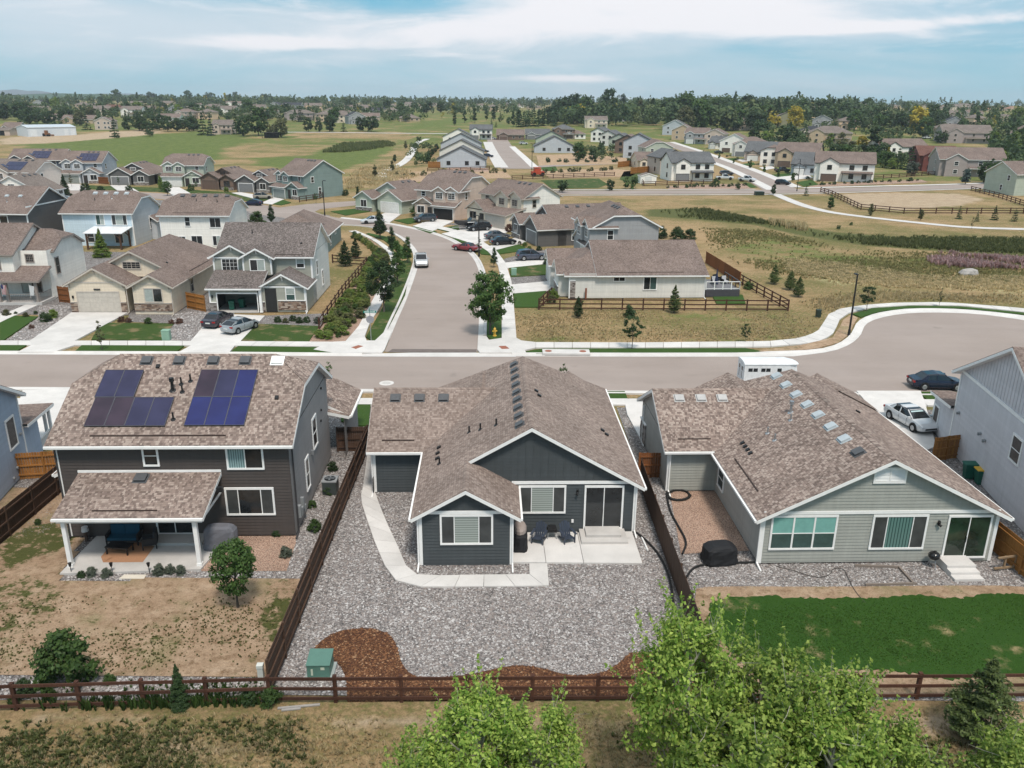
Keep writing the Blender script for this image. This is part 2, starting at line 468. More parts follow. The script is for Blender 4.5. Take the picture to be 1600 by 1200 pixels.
def ground_mat():
 """dry prairie grass, with soft-edged patches (attribute mask: R lush, G bare dirt, B pale seed heads, A reeds)"""
 t=NT('prairie_ground')
 p=t.pos()
 att=t.N.new('ShaderNodeAttribute');att.attribute_name='mask'
 m=t.xyz(att.outputs['Color']);al=att.outputs['Alpha']
 n1=t.noise(.05,8,.62,p);n2=t.noise(.35,7,.7,p);n3=t.noise(2.4,6,.75,p)
 n4=t.noise(.5,6,.7,p,sc=(.10,.8,1))
 base=t.cramp(t.math('ADD',t.math('MULTIPLY',n2,.6),t.math('MULTIPLY',n4,.4)),[(.28,(.135,.095,.048)),(.42,(.265,.185,.095)),(.55,(.375,.26,.145)),(.70,(.235,.18,.082))])
 olive=t.cramp(n3,[(.3,(.095,.095,.034)),(.6,(.165,.155,.058)),(.8,(.25,.215,.10))])
 c=t.mix(t.ramp(t.math('ADD',t.math('MULTIPLY',n1,.5),t.math('MULTIPLY',n3,.5)),.44,.58),base,olive)
 c=t.mix(t.ramp(t.noise(.9,8,.8,p),.56,.70,0.,.7),c,(.15,.105,.055))
 def soft(mask,noise,k=.75):
  return t.ramp(t.math('ADD',mask,t.math('MULTIPLY',t.math('SUBTRACT',noise,.5),k)),.35,.65)
 lush=t.cramp(n2,[(.3,(.075,.105,.028)),(.55,(.125,.155,.045)),(.75,(.21,.21,.085))])
 c=t.mix(soft(m[0],t.math('ADD',t.math('MULTIPLY',n2,.6),t.math('MULTIPLY',n1,.4)),2.2),c,lush)
 pale=t.cramp(n3,[(.35,(.22,.20,.09)),(.6,(.42,.38,.21)),(.8,(.52,.47,.30))])
 c=t.mix(soft(m[2],n3,1.3),c,pale)
 dirt=t.cramp(n2,[(.3,(.33,.245,.165)),(.7,(.46,.36,.25))])
 c=t.mix(soft(m[1],n2),c,dirt)
 reed=t.cramp(n3,[(.3,(.060,.072,.024)),(.65,(.13,.135,.052))])
 c=t.mix(soft(al,n3,.9),c,reed)
 f=t.ramp(t.noise(6,7,.85,p),.25,.75,.55,1.45)
 n=t.N.new('ShaderNodeVectorMath');n.operation='SCALE';t.L.new(c,n.inputs[0]);t.L.new(f,n.inputs['Scale'])
 t.bump(t.noise(7,6,.8,p),.9,.12)
 return t.done(n.outputs[0],.95,.1)
GROUND=ground_mat()
def glass(name,col,rough=.08,spec=.6):
 return flat(name,col,rough,spec,var=.35,scale=.9)
GLASS=glass('window_glass_dark',(.018,.021,.023))
GLASS_GREY=glass('window_glass_screen',(.055,.058,.058),.35,.4)
BLIND=flat('window_blind',(.36,.40,.375),.25,.5,var=.12,scale=4)
BLIND_TEAL=flat('window_blind_teal',(.19,.40,.36),.2,.5,var=.08,scale=3)
BLIND_DARK=flat('window_screen_teal',(.045,.085,.078),.25,.5,var=.15,scale=3)
def slatblind(name,a,b,axis,per):
 t=NT(name)
 x=t.xyz(t.tc.outputs['Object'])[axis]
 fr=t.math('FRACT',t.math('DIVIDE',x,per))
 c=t.mix(t.ramp(fr,.1,.5),a,b)
 MATS[name]=t.done(c,.25,.5)
 return MATS[name]
SLAT_H=slatblind('slat_blind',(.16,.185,.17),(.34,.375,.345),2,.13)
SLAT_V=slatblind('vertical_blind',(.05,.10,.11),(.26,.38,.38),0,.12)
CURTAIN=slatblind('drape',(.02,.055,.05),(.11,.21,.19),0,.16)
def wood(name,a,b,rough=.75):
 t=NT(name)
 f=t.noise(2.,5,.65,sc=(8,8,.6))
 c=t.mix(t.ramp(f,.25,.75),a,b)
 n=t.N.new('ShaderNodeVectorMath');n.operation='SCALE';t.L.new(c,n.inputs[0])
 t.L.new(t.ramp(t.objrand(),0,1,.82,1.18),n.inputs['Scale'])
 t.bump(f,.3,.01)
 MATS[name]=t.done(n.outputs[0],rough,.25)
 return MATS[name]
FENCE_DARK=wood('stained_fence_dark',(.055,.030,.020),(.090,.052,.034))
RAIL_RED=wood('stained_rail',(.050,.021,.014),(.085,.038,.024))
FENCE_ORANGE=wood('cedar_fence',(.25,.105,.026),(.36,.165,.045))
FENCE_BROWN=wood('cedar_fence_brown',(.16,.058,.02),(.24,.095,.035))
BARK=wood('bark',(.075,.06,.048),(.15,.125,.10),.9)
BARK_PALE=wood('bark_pale',(.27,.25,.20),(.42,.40,.34),.9)
BLACK=flat('black_plastic',(.012,.012,.013),.45,.4)
RUBBER=flat('tyre_rubber',(.016,.016,.017),.85,.2)
STEEL=flat('grey_metal',(.36,.37,.38),.35,.5,.6)
CHROME=flat('bright_metal',(.62,.63,.64),.25,.5,.9,.03)
GREYMETAL=flat('galvanised_grey',(.26,.27,.275),.5,.4,var=.08)
GREENBOX=flat('utility_green',(.085,.18,.145),.5,.4,var=.07)
GREENLIGHT=flat('utility_green_pale',(.22,.36,.27),.5,.4)
BINGREEN=flat('bin_green',(.010,.105,.070),.5,.4)
YELLOW=flat('lid_yellow',(.60,.36,.03),.5,.4)
HYDRANT=flat('hydrant_yellow',(.62,.38,.05),.45,.5)
REDPLATE=flat('tactile_red',(.29,.115,.075),.8,.2)
REDPAINT=flat('lamp_red',(.30,.012,.010),.25,.5)
HEADLAMP=flat('lamp_clear',(.62,.64,.66),.15,.6)
GREYCOVER=flat('grill_cover_grey',(.135,.137,.155),.8,.2,var=.12)
BLACKCOVER=flat('grill_cover_black',(.014,.014,.016),.7,.3,var=.2)
NAVY=flat('adirondack_navy',(.035,.045,.068),.5,.4)
TEALCUSH=flat('cushion_teal',(.012,.062,.105),.8,.2)
RUGMAT=flat('rug_tan',(.37,.20,.115),.95,.1,var=.06,scale=8)
PIPEBLACK=flat('corrugated_pipe',(.014,.014,.014),.6,.3)
def solar(name,a,b):
 t=NT(name)
 c=t.mix(t.ramp(t.noise(.8,3,.5),.3,.7),a,b)
 x=t.xyz(t.tc.outputs['Object'])
 MATS[name]=t.done(c,.16,.5)
 return MATS[name]
SOLAR_BLUE=solar('solar_cell_blue',(.010,.013,.085),(.014,.020,.115))
SOLAR_DARK=solar('solar_cell_dark',(.022,.013,.026),(.040,.024,.042))
SOLAR_MID=solar('solar_cell_mid',(.016,.016,.050),(.026,.026,.072))
def leaf(name,a,b,var=.35,trans=.35,bright=None):
 t=NT(name)
 c=t.mix(t.island(),a,b)
 f=t.math('MULTIPLY',t.ramp(t.objrand(),0,1,1-var*.5,1+var*.5),t.ramp(t.noise(1.1,3,.6),.3,.7,.80,1.22))
 n=t.N.new('ShaderNodeVectorMath');n.operation='SCALE';t.L.new(c,n.inputs[0]);t.L.new(f,n.inputs['Scale'])
 t.done(n.outputs[0],.55,.25)
 tr=t.N.new('ShaderNodeBsdfTranslucent');t.L.new(n.outputs[0],tr.inputs['Color'])
 mx=t.N.new('ShaderNodeMixShader');mx.inputs[0].default_value=trans
 t.L.new(t.b.outputs[0],mx.inputs[1]);t.L.new(tr.outputs[0],mx.inputs[2]);t.L.new(mx.outputs[0],t.out.inputs[0])
 MATS[name]=t.m
 return t.m
LEAF_POPLAR=leaf('leaf_cottonwood',(.085,.18,.018),(.42,.52,.12),trans=.42)
LEAF_MID=leaf('leaf_street_tree',(.040,.085,.020),(.088,.145,.038))
LEAF_DARK=leaf('leaf_dark',(.028,.058,.020),(.062,.100,.036))
LEAF_PINE=leaf('needle_pine',(.065,.10,.030),(.15,.20,.062))
LEAF_BLUE=leaf('needle_blue',(.045,.075,.065),(.085,.12,.105))
LEAF_YELLOW=leaf('leaf_yellow',(.30,.24,.02),(.50,.40,.06))
LEAF_LIME=leaf('leaf_lime',(.10,.16,.025),(.19,.25,.055))
LEAF_OLIVE=leaf('leaf_olive',(.070,.080,.030),(.14,.14,.062))
LEAF_RED=leaf('leaf_russet',(.10,.045,.030),(.19,.10,.07))
LEAF_GREY=leaf('leaf_lavender',(.085,.105,.075),(.14,.16,.12))
GRASS_LIME=leaf('grass_feather',(.13,.165,.035),(.25,.27,.085))
GRASS_DRY=leaf('grass_dry',(.40,.33,.17),(.66,.53,.33),trans=.5)
GRASS_OLIVE=leaf('grass_olive',(.20,.20,.075),(.40,.35,.165),trans=.5)
GRASS_PINK=leaf('flower_pink',(.36,.20,.18),(.72,.52,.50),trans=.5)
GRASS_DARK=leaf('reed_dark',(.10,.125,.045),(.22,.23,.095),trans=.5)
def wood_leaf():
 """one canopy in many greens: every tree of the mass carries its own tint"""
 t=NT('leaf_far_wood')
 att=t.N.new('ShaderNodeAttribute');att.attribute_name='tint'
 c=t.cramp(att.outputs['Fac'],[(0,(.038,.072,.030)),(.45,(.072,.112,.042)),(.8,(.11,.15,.055)),(.93,(.15,.165,.07)),(1,(.36,.30,.05))])
 c=t.mix(t.math('MULTIPLY',t.island(),.45),c,(.11,.15,.06))
 t.done(c,.6,.2)
 tr=t.N.new('ShaderNodeBsdfTranslucent');t.L.new(c,tr.inputs['Color'])
 mx=t.N.new('ShaderNodeMixShader');mx.inputs[0].default_value=.3
 t.L.new(t.b.outputs[0],mx.inputs[1]);t.L.new(tr.outputs[0],mx.inputs[2]);t.L.new(mx.outputs[0],t.out.inputs[0])
 return t.m
LEAF_WOOD=wood_leaf()
# ground, roads, pavements
def pip(P,poly):
 x,y=P[:,0],P[:,1]
 ins=np.zeros(len(P),bool)
 n=len(poly)
 for i in range(n):
  x0,y0=poly[i];x1,y1=poly[(i+1)%n]
  if y0==y1:continue
  c=((y0>y)!=(y1>y))&(x<(x1-x0)*(y-y0)/(y1-y0)+x0)
  ins^=c
 return ins
def sdist(P,poly):
 d=np.full(len(P),1e9)
 n=len(poly)
 for i in range(n):
  a=np.array(poly[i]);b=np.array(poly[(i+1)%n]);e=b-a
  t=np.clip(((P-a)@e)/max(e@e,1e-9),0,1)
  d=np.minimum(d,np.hypot(*(P-a-t[:,None]*e).T))
 return np.where(pip(P,poly),d,-d)
def grow(a,b,step,far,k=1.13):
 out=list(np.arange(a,b,step));s=step
 while out[-1]<far:
  s*=k;out.append(out[-1]+s)
 return out
xs=grow(0,150,1.5,5200);xs=np.array(sorted(set([-v for v in xs[1:]]+xs)))
ys=np.array([-60,-30,-10,5]+grow(15,330,1.5,7500))
XX,YY=np.meshgrid(xs,ys)
P2=np.column_stack([XX.ravel(),YY.ravel()])
nx,ny=len(xs),len(ys)
idx=np.arange(nx*ny).reshape(ny,nx)
faces=np.column_stack([idx[:-1,:-1].ravel(),idx[:-1,1:].ravel(),idx[1:,1:].ravel(),idx[1:,:-1].ravel()])
gme=np_mesh('ground',np.column_stack([P2,terrain(P2[:,0],P2[:,1])]),faces)
mask=np.zeros((len(P2),4),np.float32)
def paint(ch,px,amt=1.,w=None,pts=None):
 poly=pts or GP(px)
 d=sdist(P2,poly)
 dep=np.mean([p[1]for p in poly])
 w=w or max(1.5,dep*.03)
 mask[:,ch]=np.maximum(mask[:,ch],amt*sstep(d/(2*w)+.5))
paint(0,[(30,226),(110,219),(180,214),(240,209),(310,206),(370,210),(395,222),(352,231),(350,249),(260,258),(190,262),(110,243),(30,238)])
paint(0,[(395,247),(440,245),(478,244),(505,232),(530,225),(600,222),(617,226),(610,238),(585,250),(548,262),(528,274),(505,264),(440,264),(400,258)])
paint(0,[(585,207),(640,193),(720,183),(780,184),(740,194),(700,198),(650,206)],.8)
paint(0,[(440,258),(520,268),(560,250),(600,252),(560,285),(480,290)],.45)
paint(0,[(640,224),(660,226),(655,250),(630,262),(618,250)],.5)
paint(1,[(40,212),(120,211),(180,205),(245,202),(250,208),(230,211),(150,218),(60,225),(0,226),(0,216)])
paint(1,[(1310,303),(1400,301),(1500,302),(1545,312),(1500,322),(1400,330),(1330,322)],.85)
paint(1,[(450,207),(560,206),(640,210),(650,216),(560,216),(470,214)],.4)
paint(3,[(1010,327),(1100,325),(1200,345),(1300,362),(1400,370),(1600,371),(1700,372),(1700,405),(1600,402),(1500,395),(1350,384),(1250,368),(1180,352),(1060,341),(1010,338)])
paint(3,[(560,224),(610,222),(620,228),(560,236),(520,236),(505,242),(500,234),(530,227)],.8)
paint(0,[(1095,358),(1200,362),(1330,395),(1450,402),(1600,408),(1700,410),(1700,455),(1600,452),(1480,455),(1330,440),(1230,430),(1150,402),(1100,378)],.48)
paint(2,[(1215,402),(1330,410),(1440,430),(1590,432),(1700,436),(1700,465),(1600,462),(1450,452),(1300,447),(1230,428)],.62)
paint(2,[(1190,345),(1262,352),(1262,364),(1200,358)],.6)
paint(2,[(550,262),(610,255),(640,262),(600,285),(520,300),(500,290)],.3)
paint(0,[(803,520),(1000,530),(1180,520),(1275,505),(1283,520),(1250,534),(1000,538),(815,534)],.52)
paint(0,[(1000,480),(1230,488),(1285,500),(1180,520),(1040,500)],.42)
paint(0,[(-60,1120),(200,1130),(460,1128),(480,1260),(-60,1260)],.22)
paint(1,[(0,1118),(120,1112),(300,1122),(240,1140),(60,1140)],.5,.3)
paint(1,[(180,1165),(330,1150),(470,1175),(400,1200),(220,1195)],.5,.3)
paint(1,[(420,1102),(980,1100),(1000,1135),(600,1140),(420,1120)],.55,.4)
paint(1,[(1380,1100),(1700,1100),(1700,1160),(1400,1150)],.75,.5)
paint(1,[(700,1110),(720,1180),(640,1260),(900,1260),(1000,1150),(980,1110)],.30,.4)
paint(0,[(1060,232),(1130,215),(1250,205),(1400,200),(1640,200),(1640,292),(1480,285),(1300,284),(1240,286),(1150,250)],.55)
paint(0,[(830,222),(900,205),(1010,200),(1020,250),(1000,282),(840,268)],.35)
far_=sstep((P2[:,1]-330)/140)*(.58-.14*sstep((P2[:,1]-900)/600))
mask[:,0]=np.maximum(mask[:,0],far_*(mask[:,1]<.2))
at=gme.attributes.new('mask','FLOAT_COLOR','POINT')
at.data.foreach_set('color',mask.ravel())
ground=link('ground',gme,GROUND,kind='structure')
def sheet(name,pts,z,m,thick=0.,kind='structure',parent=None):
 """a flat piece of ground, its edge going straight down to the ground"""
 mb=MB()
 a=sum(pts[i][0]*pts[(i+1)%len(pts)][1]-pts[(i+1)%len(pts)][0]*pts[i][1]for i in range(len(pts)))
 if a<0:pts=pts[::-1]
 mb.poly([(x,y,z)for x,y in pts])
 if thick:
  n=len(pts)
  for i in range(n):
   (x0,y0),(x1,y1)=pts[i],pts[(i+1)%n]
   mb.poly([(x0,y0,z-thick),(x1,y1,z-thick),(x1,y1,z),(x0,y0,z)])
 return mb.build(name,m,parent,kind)
def resample(pts,n):
 pts=np.array(pts,float)
 d=np.concatenate([[0],np.cumsum(np.hypot(*np.diff(pts,axis=0).T))])
 t=np.linspace(0,d[-1],n)
 return np.column_stack([np.interp(t,d,pts[:,0]),np.interp(t,d,pts[:,1])])
def smooth(pts,it=2):
 pts=[tuple(p)for p in pts]
 for _ in range(it):
  out=[pts[0]]
  for a,b in zip(pts[:-1],pts[1:]):
   out+=[(a[0]*.75+b[0]*.25,a[1]*.75+b[1]*.25),(a[0]*.25+b[0]*.75,a[1]*.25+b[1]*.75)]
  pts=out+[pts[-1]]
 return pts
def offset(pts,d):
 pts=np.array(pts,float)
 t=np.gradient(pts,axis=0);t/=np.hypot(*t.T)[:,None]
 return pts+d*np.column_stack([-t[:,1],t[:,0]])
def band(name,A,B,z,m,gap=0.,slab=None,kind='structure',prof=None):
 """ground strip between two edge lines; with slab it is poured in separate slabs, each an object under it"""
 L=sum(math.dist(a,b)for a,b in zip(A[:-1],A[1:]))
 n=max(2,int(round(L/(slab or 2.0)))+1)
 if len(A)==len(B):
  A,B=np.array(A,float),np.array(B,float);mid=(A+B)/2
  d=np.concatenate([[0],np.cumsum(np.hypot(*np.diff(mid,axis=0).T))]);t=np.linspace(0,d[-1],n)
  A,B=[np.column_stack([np.interp(t,d,q[:,0]),np.interp(t,d,q[:,1])])for q in(A,B)]
 else:A,B=resample(A,n),resample(B,n)
 if not slab:
  mb=MB()
  prof=prof or[(0,0),(0,z),(1,z),(1,0)]
  rings=[[tuple(A[i]*(1-f)+B[i]*f)+(h,)for f,h in prof]for i in range(n)]
  mb.loft(rings,cap=True,close=False)
  return mb.build(name,m,None,kind)
 root=bpy.data.objects.new(name,None);C.objects.link(root);root['kind']=kind
 for i in range(n-1):
  g=gap/max(1e-6,math.dist(A[i],A[i+1]))
  mb=MB()
  q=[A[i]*(1-g)+A[i+1]*g,A[i]*g+A[i+1]*(1-g),B[i]*g+B[i+1]*(1-g),B[i]*(1-g)+B[i+1]*g]
  mb.hexa([tuple(p)+(0.,)for p in q]+[tuple(p)+(z,)for p in q])
  mb.build('concrete_slab',m,root)
 return root
KERB=[(0,0),(0,.15),(.28,.15),(.42,.045),(1,.03),(1,0)]
bulb_in=GP([(1240,557),(1300,550),(1332,537),(1347,522),(1349,510),(1362,500),(1400,491),(1450,488),(1525,490),(1600,500),(1680,516),(1740,545)])
bulb_out=GP([(1200,551),(1275,549),(1312,539),(1332,522),(1336,507),(1350,497),(1375,489),(1425,483),(1500,484),(1600,494),(1690,510),(1752,542)])
bulb_in,bulb_out=smooth(bulb_in,1),smooth(bulb_out,1)
NE,FE=63.7,73.65
KL,KLb=GP([(-420,551),(0,554),(278,555),(520,556.8),(566,557)]),GP([(-420,547.5),(0,550.4),(278,551.2),(520,553.2),(566,553.5)])
KR,KRb=GP([(800,557),(1000,557.6),(1180,557.6)])+[bulb_in[0]],GP([(800,553),(1000,553.4),(1172,553.2)])+[bulb_out[0]]
rd=[(-90,NE-.6),(-40,NE-.1),(60,NE+.6),(70,70)]+bulb_in[::-1]+KR[::-1]+KL[::-1]
sheet('street',rd,.02,ASPHALT)
band('kerb',[(-90,NE-1.6),(-40,NE-1.1),(60,NE-.3)],[(-90,NE-.6),(-40,NE-.1),(60,NE+.6)],.15,CONC,prof=KERB)
band('kerb',bulb_out,bulb_in,.15,CONC,prof=KERB)
R_edge=smooth(GP([(746,550),(749,490),(751,450),(750,425),(737,398),(707,377),(675,365),(637,356),(600,349),(560,344),(530,341)]),2)
L_edge=smooth(GP([(601,550),(620,502),(635,470),(652,422),(656,402),(650,388),(632,371),(608,360),(580,354),(545,351),(510,352),(470,347)]),2)
sheet('side_street',L_edge+GP([(440,340),(400,335),(388,332),(440,324),(480,319),(570,313),(575,319),(500,327),(492,331),(505,336)])+R_edge[::-1],.028,ASPHALT)
sheet('far_street',GP([(392,331),(440,325),(400,318),(330,309),(250,302),(150,297),(60,297),(60,303),(150,305),(250,311),(330,322)]),.018,ASPHALT)
xl,xr=L_edge[0][0],R_edge[0][0]
sheet('cross_gutter',GP([(560,553.6),(640,551.5),(746,551.5),(806,553),(806,558),(700,558),(566,557.6)]),.036,CONC)
sheet('asphalt_patch',[(xl+.3,FE+.65),(xr-.1,FE+.8),(xr-.1,FE+1.9),(xl+.6,FE+1.75)],.034,ASPHALT_DARK)
kw=.85
band('kerb',offset(R_edge,-kw)[3:],np.array(R_edge)[3:],.15,CONC,prof=KERB)
band('kerb',offset(L_edge,kw)[3:],np.array(L_edge)[3:],.15,CONC,prof=KERB)
band('kerb',KLb,KL,.15,CONC,prof=KERB)
band('kerb',KRb,KR,.15,CONC,prof=KERB)
band('sidewalk',GP([(0,534),(300,534.5),(520,536)]),GP([(0,541),(300,541.5),(500,543)]),.14,CONC,.02,1.8)
band('sidewalk',GP([(837,536.5),(1000,537),(1200,535)])+GP([(1250,530),(1277,520),(1287,505),(1295,492),(1312,484),(1350,478),(1400,474.5),(1475,473.5),(1600,483),(1690,498)]),GP([(837,545),(1000,545),(1200,543.5)])+GP([(1275,537),(1300,525),(1307,512),(1312,500),(1327,490),(1360,482),(1425,478),(1500,478.5),(1600,489),(1690,504)]),.14,CONC,.02,1.8)
lw=GP([(540,535),(560,512),(585,465),(600,432),(612,412)]);rw=GP([(570,527),(577,508),(596,477),(612,440),(622,413)])
band('sidewalk',lw,rw,.14,CONC,.02,1.8)
band('sidewalk',smooth(GP([(612,412),(606,395),(586,378),(566,368),(545,362)]),1),smooth(GP([(622,413),(618,396),(596,379),(576,369),(556,361)]),1),.14,CONC,.02,1.8)
band('sidewalk',GP([(784,530),(784,480),(783,440),(778,415),(764,395),(738,378),(700,362),(655,352)]),GP([(807,530),(803,480),(799,440),(790,412),(775,392),(748,374),(710,359),(660,348.5)]),.14,CONC,.02,1.8)
sheet('corner_pavement',GP([(520,536),(540,535),(570,527),(573,534),(586,534),(604,517),(612,521),(601,548),(597,553),(520,553),(490,548),(500,543)]),.142,CONC,.14)
sheet('corner_pavement',GP([(747,527),(760,527),(764,533),(784,530),(807,530),(815,534),(837,536.5),(837,545),(820,549),(822,553),(750,553),(746,548)]),.142,CONC,.14)
for q in([(549,545),(560,541.5),(568,543),(556,547.5)],[(779,543),(790,542.5),(796,547),(784,547.5)]):
 sheet('tactile_plate',GP(q),.152,REDPLATE,.01)
band('sidewalk',[(-45,59.0),(-13.1,59.9),(8,60.3),(60,61.2)],[(-45,60.5),(-13.1,61.3),(8,61.7),(60,62.6)],.14,CONC,.02,1.8)
sheet('driveway',GP([(36,612),(122,611),(118,637),(102,690),(20,690),(28,637)]),.146,CONC,.14)
sheet('driveway',GP([(1338,613),(1438,613),(1445,632),(1462,700),(1425,715),(1370,650)]),.146,CONC,.14)
sheet('driveway',GP([(975,626),(1012,626),(1018,700),(1003,693),(980,650)]),.146,CONC,.14)
sheet('driveway',[(-2.8,52),(3.5,52),(3.8,63.2),(-3.2,63.1)],.146,CONC,.14)
for q,m in(([(531,613),(566,613),(564,625),(536,625)],LAWN),([(533,634),(579,634),(576,667),(560,667),(533,660)],LAWN),([(946,613),(976,613),(981,626),(952,626)],LAWN),([(1433,614),(1506,614),(1512,627),(1450,627)],LAWN),([(117,636),(95,672),(70,672),(100,636)],LAWN)):
 sheet('lawn',GP(q),.12,m,.12)
for q in([(112,490),(200,490),(116,535),(118,541),(50,541),(46,535)],[(118,541),(84,552),(28,552),(50,541)],[(335,492),(414,495),(376,535),(368,541),(300,541),(298,535)],[(300,541),(368,541),(358,553),(278,553)],[(0,492),(12,490),(40,478),(60,478),(12,500),(0,506)]):
 sheet('driveway',GP(q),.146,CONC,.14)
for q,m in(([(143,532),(158,506),(272,507),(252,534)],LAWN_PATCHY),([(375,534),(392,507),(499,511),(482,536)],LAWN_PATCHY),([(0,494),(60,496),(6,533),(0,533)],LAWN),([(0,541),(42,541),(27,550),(0,550)],LAWN),([(128,541),(288,542),(276,551),(117,551)],LAWN),([(372,542.5),(492,544),(523,550),(520,553),(360,552)],LAWN),([(848,546.5),(1165,545.5),(1190,550.5),(1172,553),(838,554.5),(820,551)],LAWN),([(761,485),(783,486),(784,527),(772,535),(761,527)],LAWN),([(572,528),(600,478),(625,412),(640,405),(643,412),(633,462),(606,516),(586,534),(580,533)],LAWN_PATCHY),([(620,392),(600,376),(572,366),(576,365),(606,371),(632,388),(640,404),(628,405)],LAWN),([(1345,497),(1332,492),(1362,483),(1425,479),(1500,480),(1600,490),(1600,493),(1500,483),(1425,482.5),(1375,488)],LAWN),([(771,387),(810,382.5),(828,391),(778,398)],LAWN),([(616,345),(650,340),(654,347),(638,350.5)],LAWN),([(680,358),(716,353),(718,360),(701,363)],LAWN),([(802,459),(855,454),(845,468),(842,481),(804,481)],LAWN),([(643,355.5),(655,353),(683,363),(672,365)],LAWN),([(706,374),(727,371),(733,378),(722,380)],LAWN),([(795,419.5),(853,414),(856,430),(798,434)],LAWN_PATCHY),([(745,388),(757,388),(766,399),(752,398)],LAWN),([(517,331),(560,326),(578,331),(540,337)],LAWN),([(415,318),(440,312),(455,317),(440,321)],LAWN),([(1108,455),(1160,462),(1165,475),(1120,476)],LAWN)):
 sheet('lawn',GP(q),.125,m,.125)
for q in([(1171,551),(1250,541),(1300,529),(1312,512),(1318,500),(1330,493),(1340,498),(1333,510),(1328,522),(1310,537),(1270,547),(1200,551)],):
 sheet('verge',GP(q),.115,DIRTYARD,.115)
for q in([(786,412),(868,402),(873,411),(793,420)],[(798,446),(884,438),(886,453),(802,460)],[(757,388),(806,372),(823,379),(809,383),(770,393)],[(690,366),(757,352),(797,361),(772,373),(742,383)],[(645,354),(680,343),(709,346),(676,362)],[(585,340),(602,333),(627,335),(608,349)],[(362,302),(377,301),(400,305),(400,312)],[(172,290),(200,290),(220,302),(190,303)],[(254,293),(280,293),(300,304),(270,306)],[(96,288),(124,288),(140,298),(110,298)],[(428,309),(444,312),(425,320),(408,318)]):
 sheet('driveway',GP(q),.13,CONC,.13)
sheet('gravel_bed',[(-80,87.2),(-33.5,87.6),(-34.5,127),(-82,127)],.028,GRAVEL)
sheet('gravel_bed',[(-82,147),(-38,146),(-38,172),(-60,190),(-110,205),(-120,195)],.012,GRAVEL)
sheet('lawn',GP([(90,287),(170,291),(260,294),(380,302),(430,311),(400,316),(330,307.5),(250,300.5),(150,296),(90,296)]),.04,LAWN_PATCHY)
def gravel_area(px,m=GRAVEL,z=.05,name='gravel_bed'):return sheet(name,GP(px),z,m,z)
for q in([(62,478),(120,478),(112,489),(46,535),(6,535),(60,497)],[(205,488),(333,484),(335,493),(298,535),(252,535),(272,506),(197,503)],[(408,494),(520,490),(500,511),(393,507)],[(798,434),(866,430),(882,439),(798,446)],[(788,405),(810,399),(830,392),(868,390),(868,402),(786,411)],[(690,350),(757,346),(757,352),(716,360),(718,353)]):
 gravel_area(q,z=.06)
gravel_area([(497,511),(512,500),(560,440),(590,385),(560,370),(575,372),(600,392),(606,402),(585,465),(560,512),(540,535),(497,536),(482,536)],TANGRAVEL,.055,'planting_bed')
gravel_area([(768,395),(776,398),(782,410),(770,404)],TANGRAVEL,.1,'rock_bed')
def ribbon(name,px,w,z,m):
 c=smooth(GP(px),2);c=resample(c,60)
 A,B=offset(c,w/2),offset(c,-w/2)
 mb=MB()
 mb.loft([[(a[0],a[1],gz(*a)+z),(b[0],b[1],gz(*b)+z)]for a,b in zip(A,B)],cap=False,close=False)
 return mb.build(name,m,None,'structure')
def fsheet(name,px,z,m):
 p=GP(px);mb=MB()
 zz=max(gz(*q)for q in p)
 a=sum(p[i][0]*p[(i+1)%len(p)][1]-p[(i+1)%len(p)][0]*p[i][1]for i in range(len(p)))
 if a<0:p=p[::-1]
 mb.poly([(x,y,gz(x,y)+z)for x,y in p])
 return mb.build(name,m,None,'structure')
ribbon('trail',[(668,217),(650,223),(641,244),(627,257),(606,265),(594,272),(597,279),(609,282)],3.2,.06,CONC)
ribbon('trail',[(1210,303),(1250,320),(1287,330),(1317,335),(1375,342),(1450,350),(1512,356),(1600,358.5),(1700,360)],2.6,.06,CONC)
ribbon('distant_road',[(850,301),(1000,300.5),(1190,300),(1310,297),(1470,293),(1600,288),(1750,284)],9.5,.05,ASPHALT)
ribbon('distant_road',[(830,261),(870,259),(920,257),(1000,252)],7.,.06,ASPHALT)
ribbon('distant_road',[(809,264),(797,245),(782,229),(777,218)],12.,.07,ASPHALT)
ribbon('distant_road',[(1222,298),(1165,268),(1130,254),(1090,238),(1035,222)],10.,.07,ASPHALT)
ribbon('distant_road',[(440,206.5),(520,207),(640,208.5),(700,209)],5.,.07,CONC_OLD)
ribbon('distant_kerb',[(850,305.5),(1000,305),(1190,304.6),(1310,301.5),(1470,297),(1600,292)],1.2,.08,CONC)
ribbon('distant_kerb',[(850,297),(1000,296.5),(1180,296)],1.2,.08,CONC)
ribbon('distant_kerb',[(1255,294),(1310,292.5),(1470,289),(1600,284)],2.2,.08,CONC)
ribbon('distant_pavement',[(1206,297),(1150,268),(1117,255),(1070,238)],3.,.09,CONC)
ribbon('distant_pavement',[(1245,293),(1185,268),(1148,255),(1105,239),(1050,222)],3.2,.09,CONC)
ribbon('distant_pavement',[(836,262),(818,245),(800,229)],3.,.09,CONC)
ribbon('distant_pavement',[(784,262),(770,240),(762,222)],5.,.09,CONC)
fsheet('distant_lawn',[(845,282),(935,279),(950,288),(935,294),(862,295)],.05,LAWN_PATCHY)
fsheet('distant_lawn',[(975,268),(1000,266),(1005,280),(985,288),(968,280)],.05,LAWN_PATCHY)
for q in([(1128,248),(1152,247),(1148,251),(1132,251)],[(1156,257),(1178,254),(1180,258),(1163,259)],[(1205,273),(1235,271),(1238,275),(1213,277)],[(1243,285),(1268,281),(1280,289),(1256,292)],[(845,262),(868,260),(872,267),(850,268)],[(1160,285),(1172,287),(1184,293),(1172,294)]):
 fsheet('distant_lawn',q,.06,LAWN)
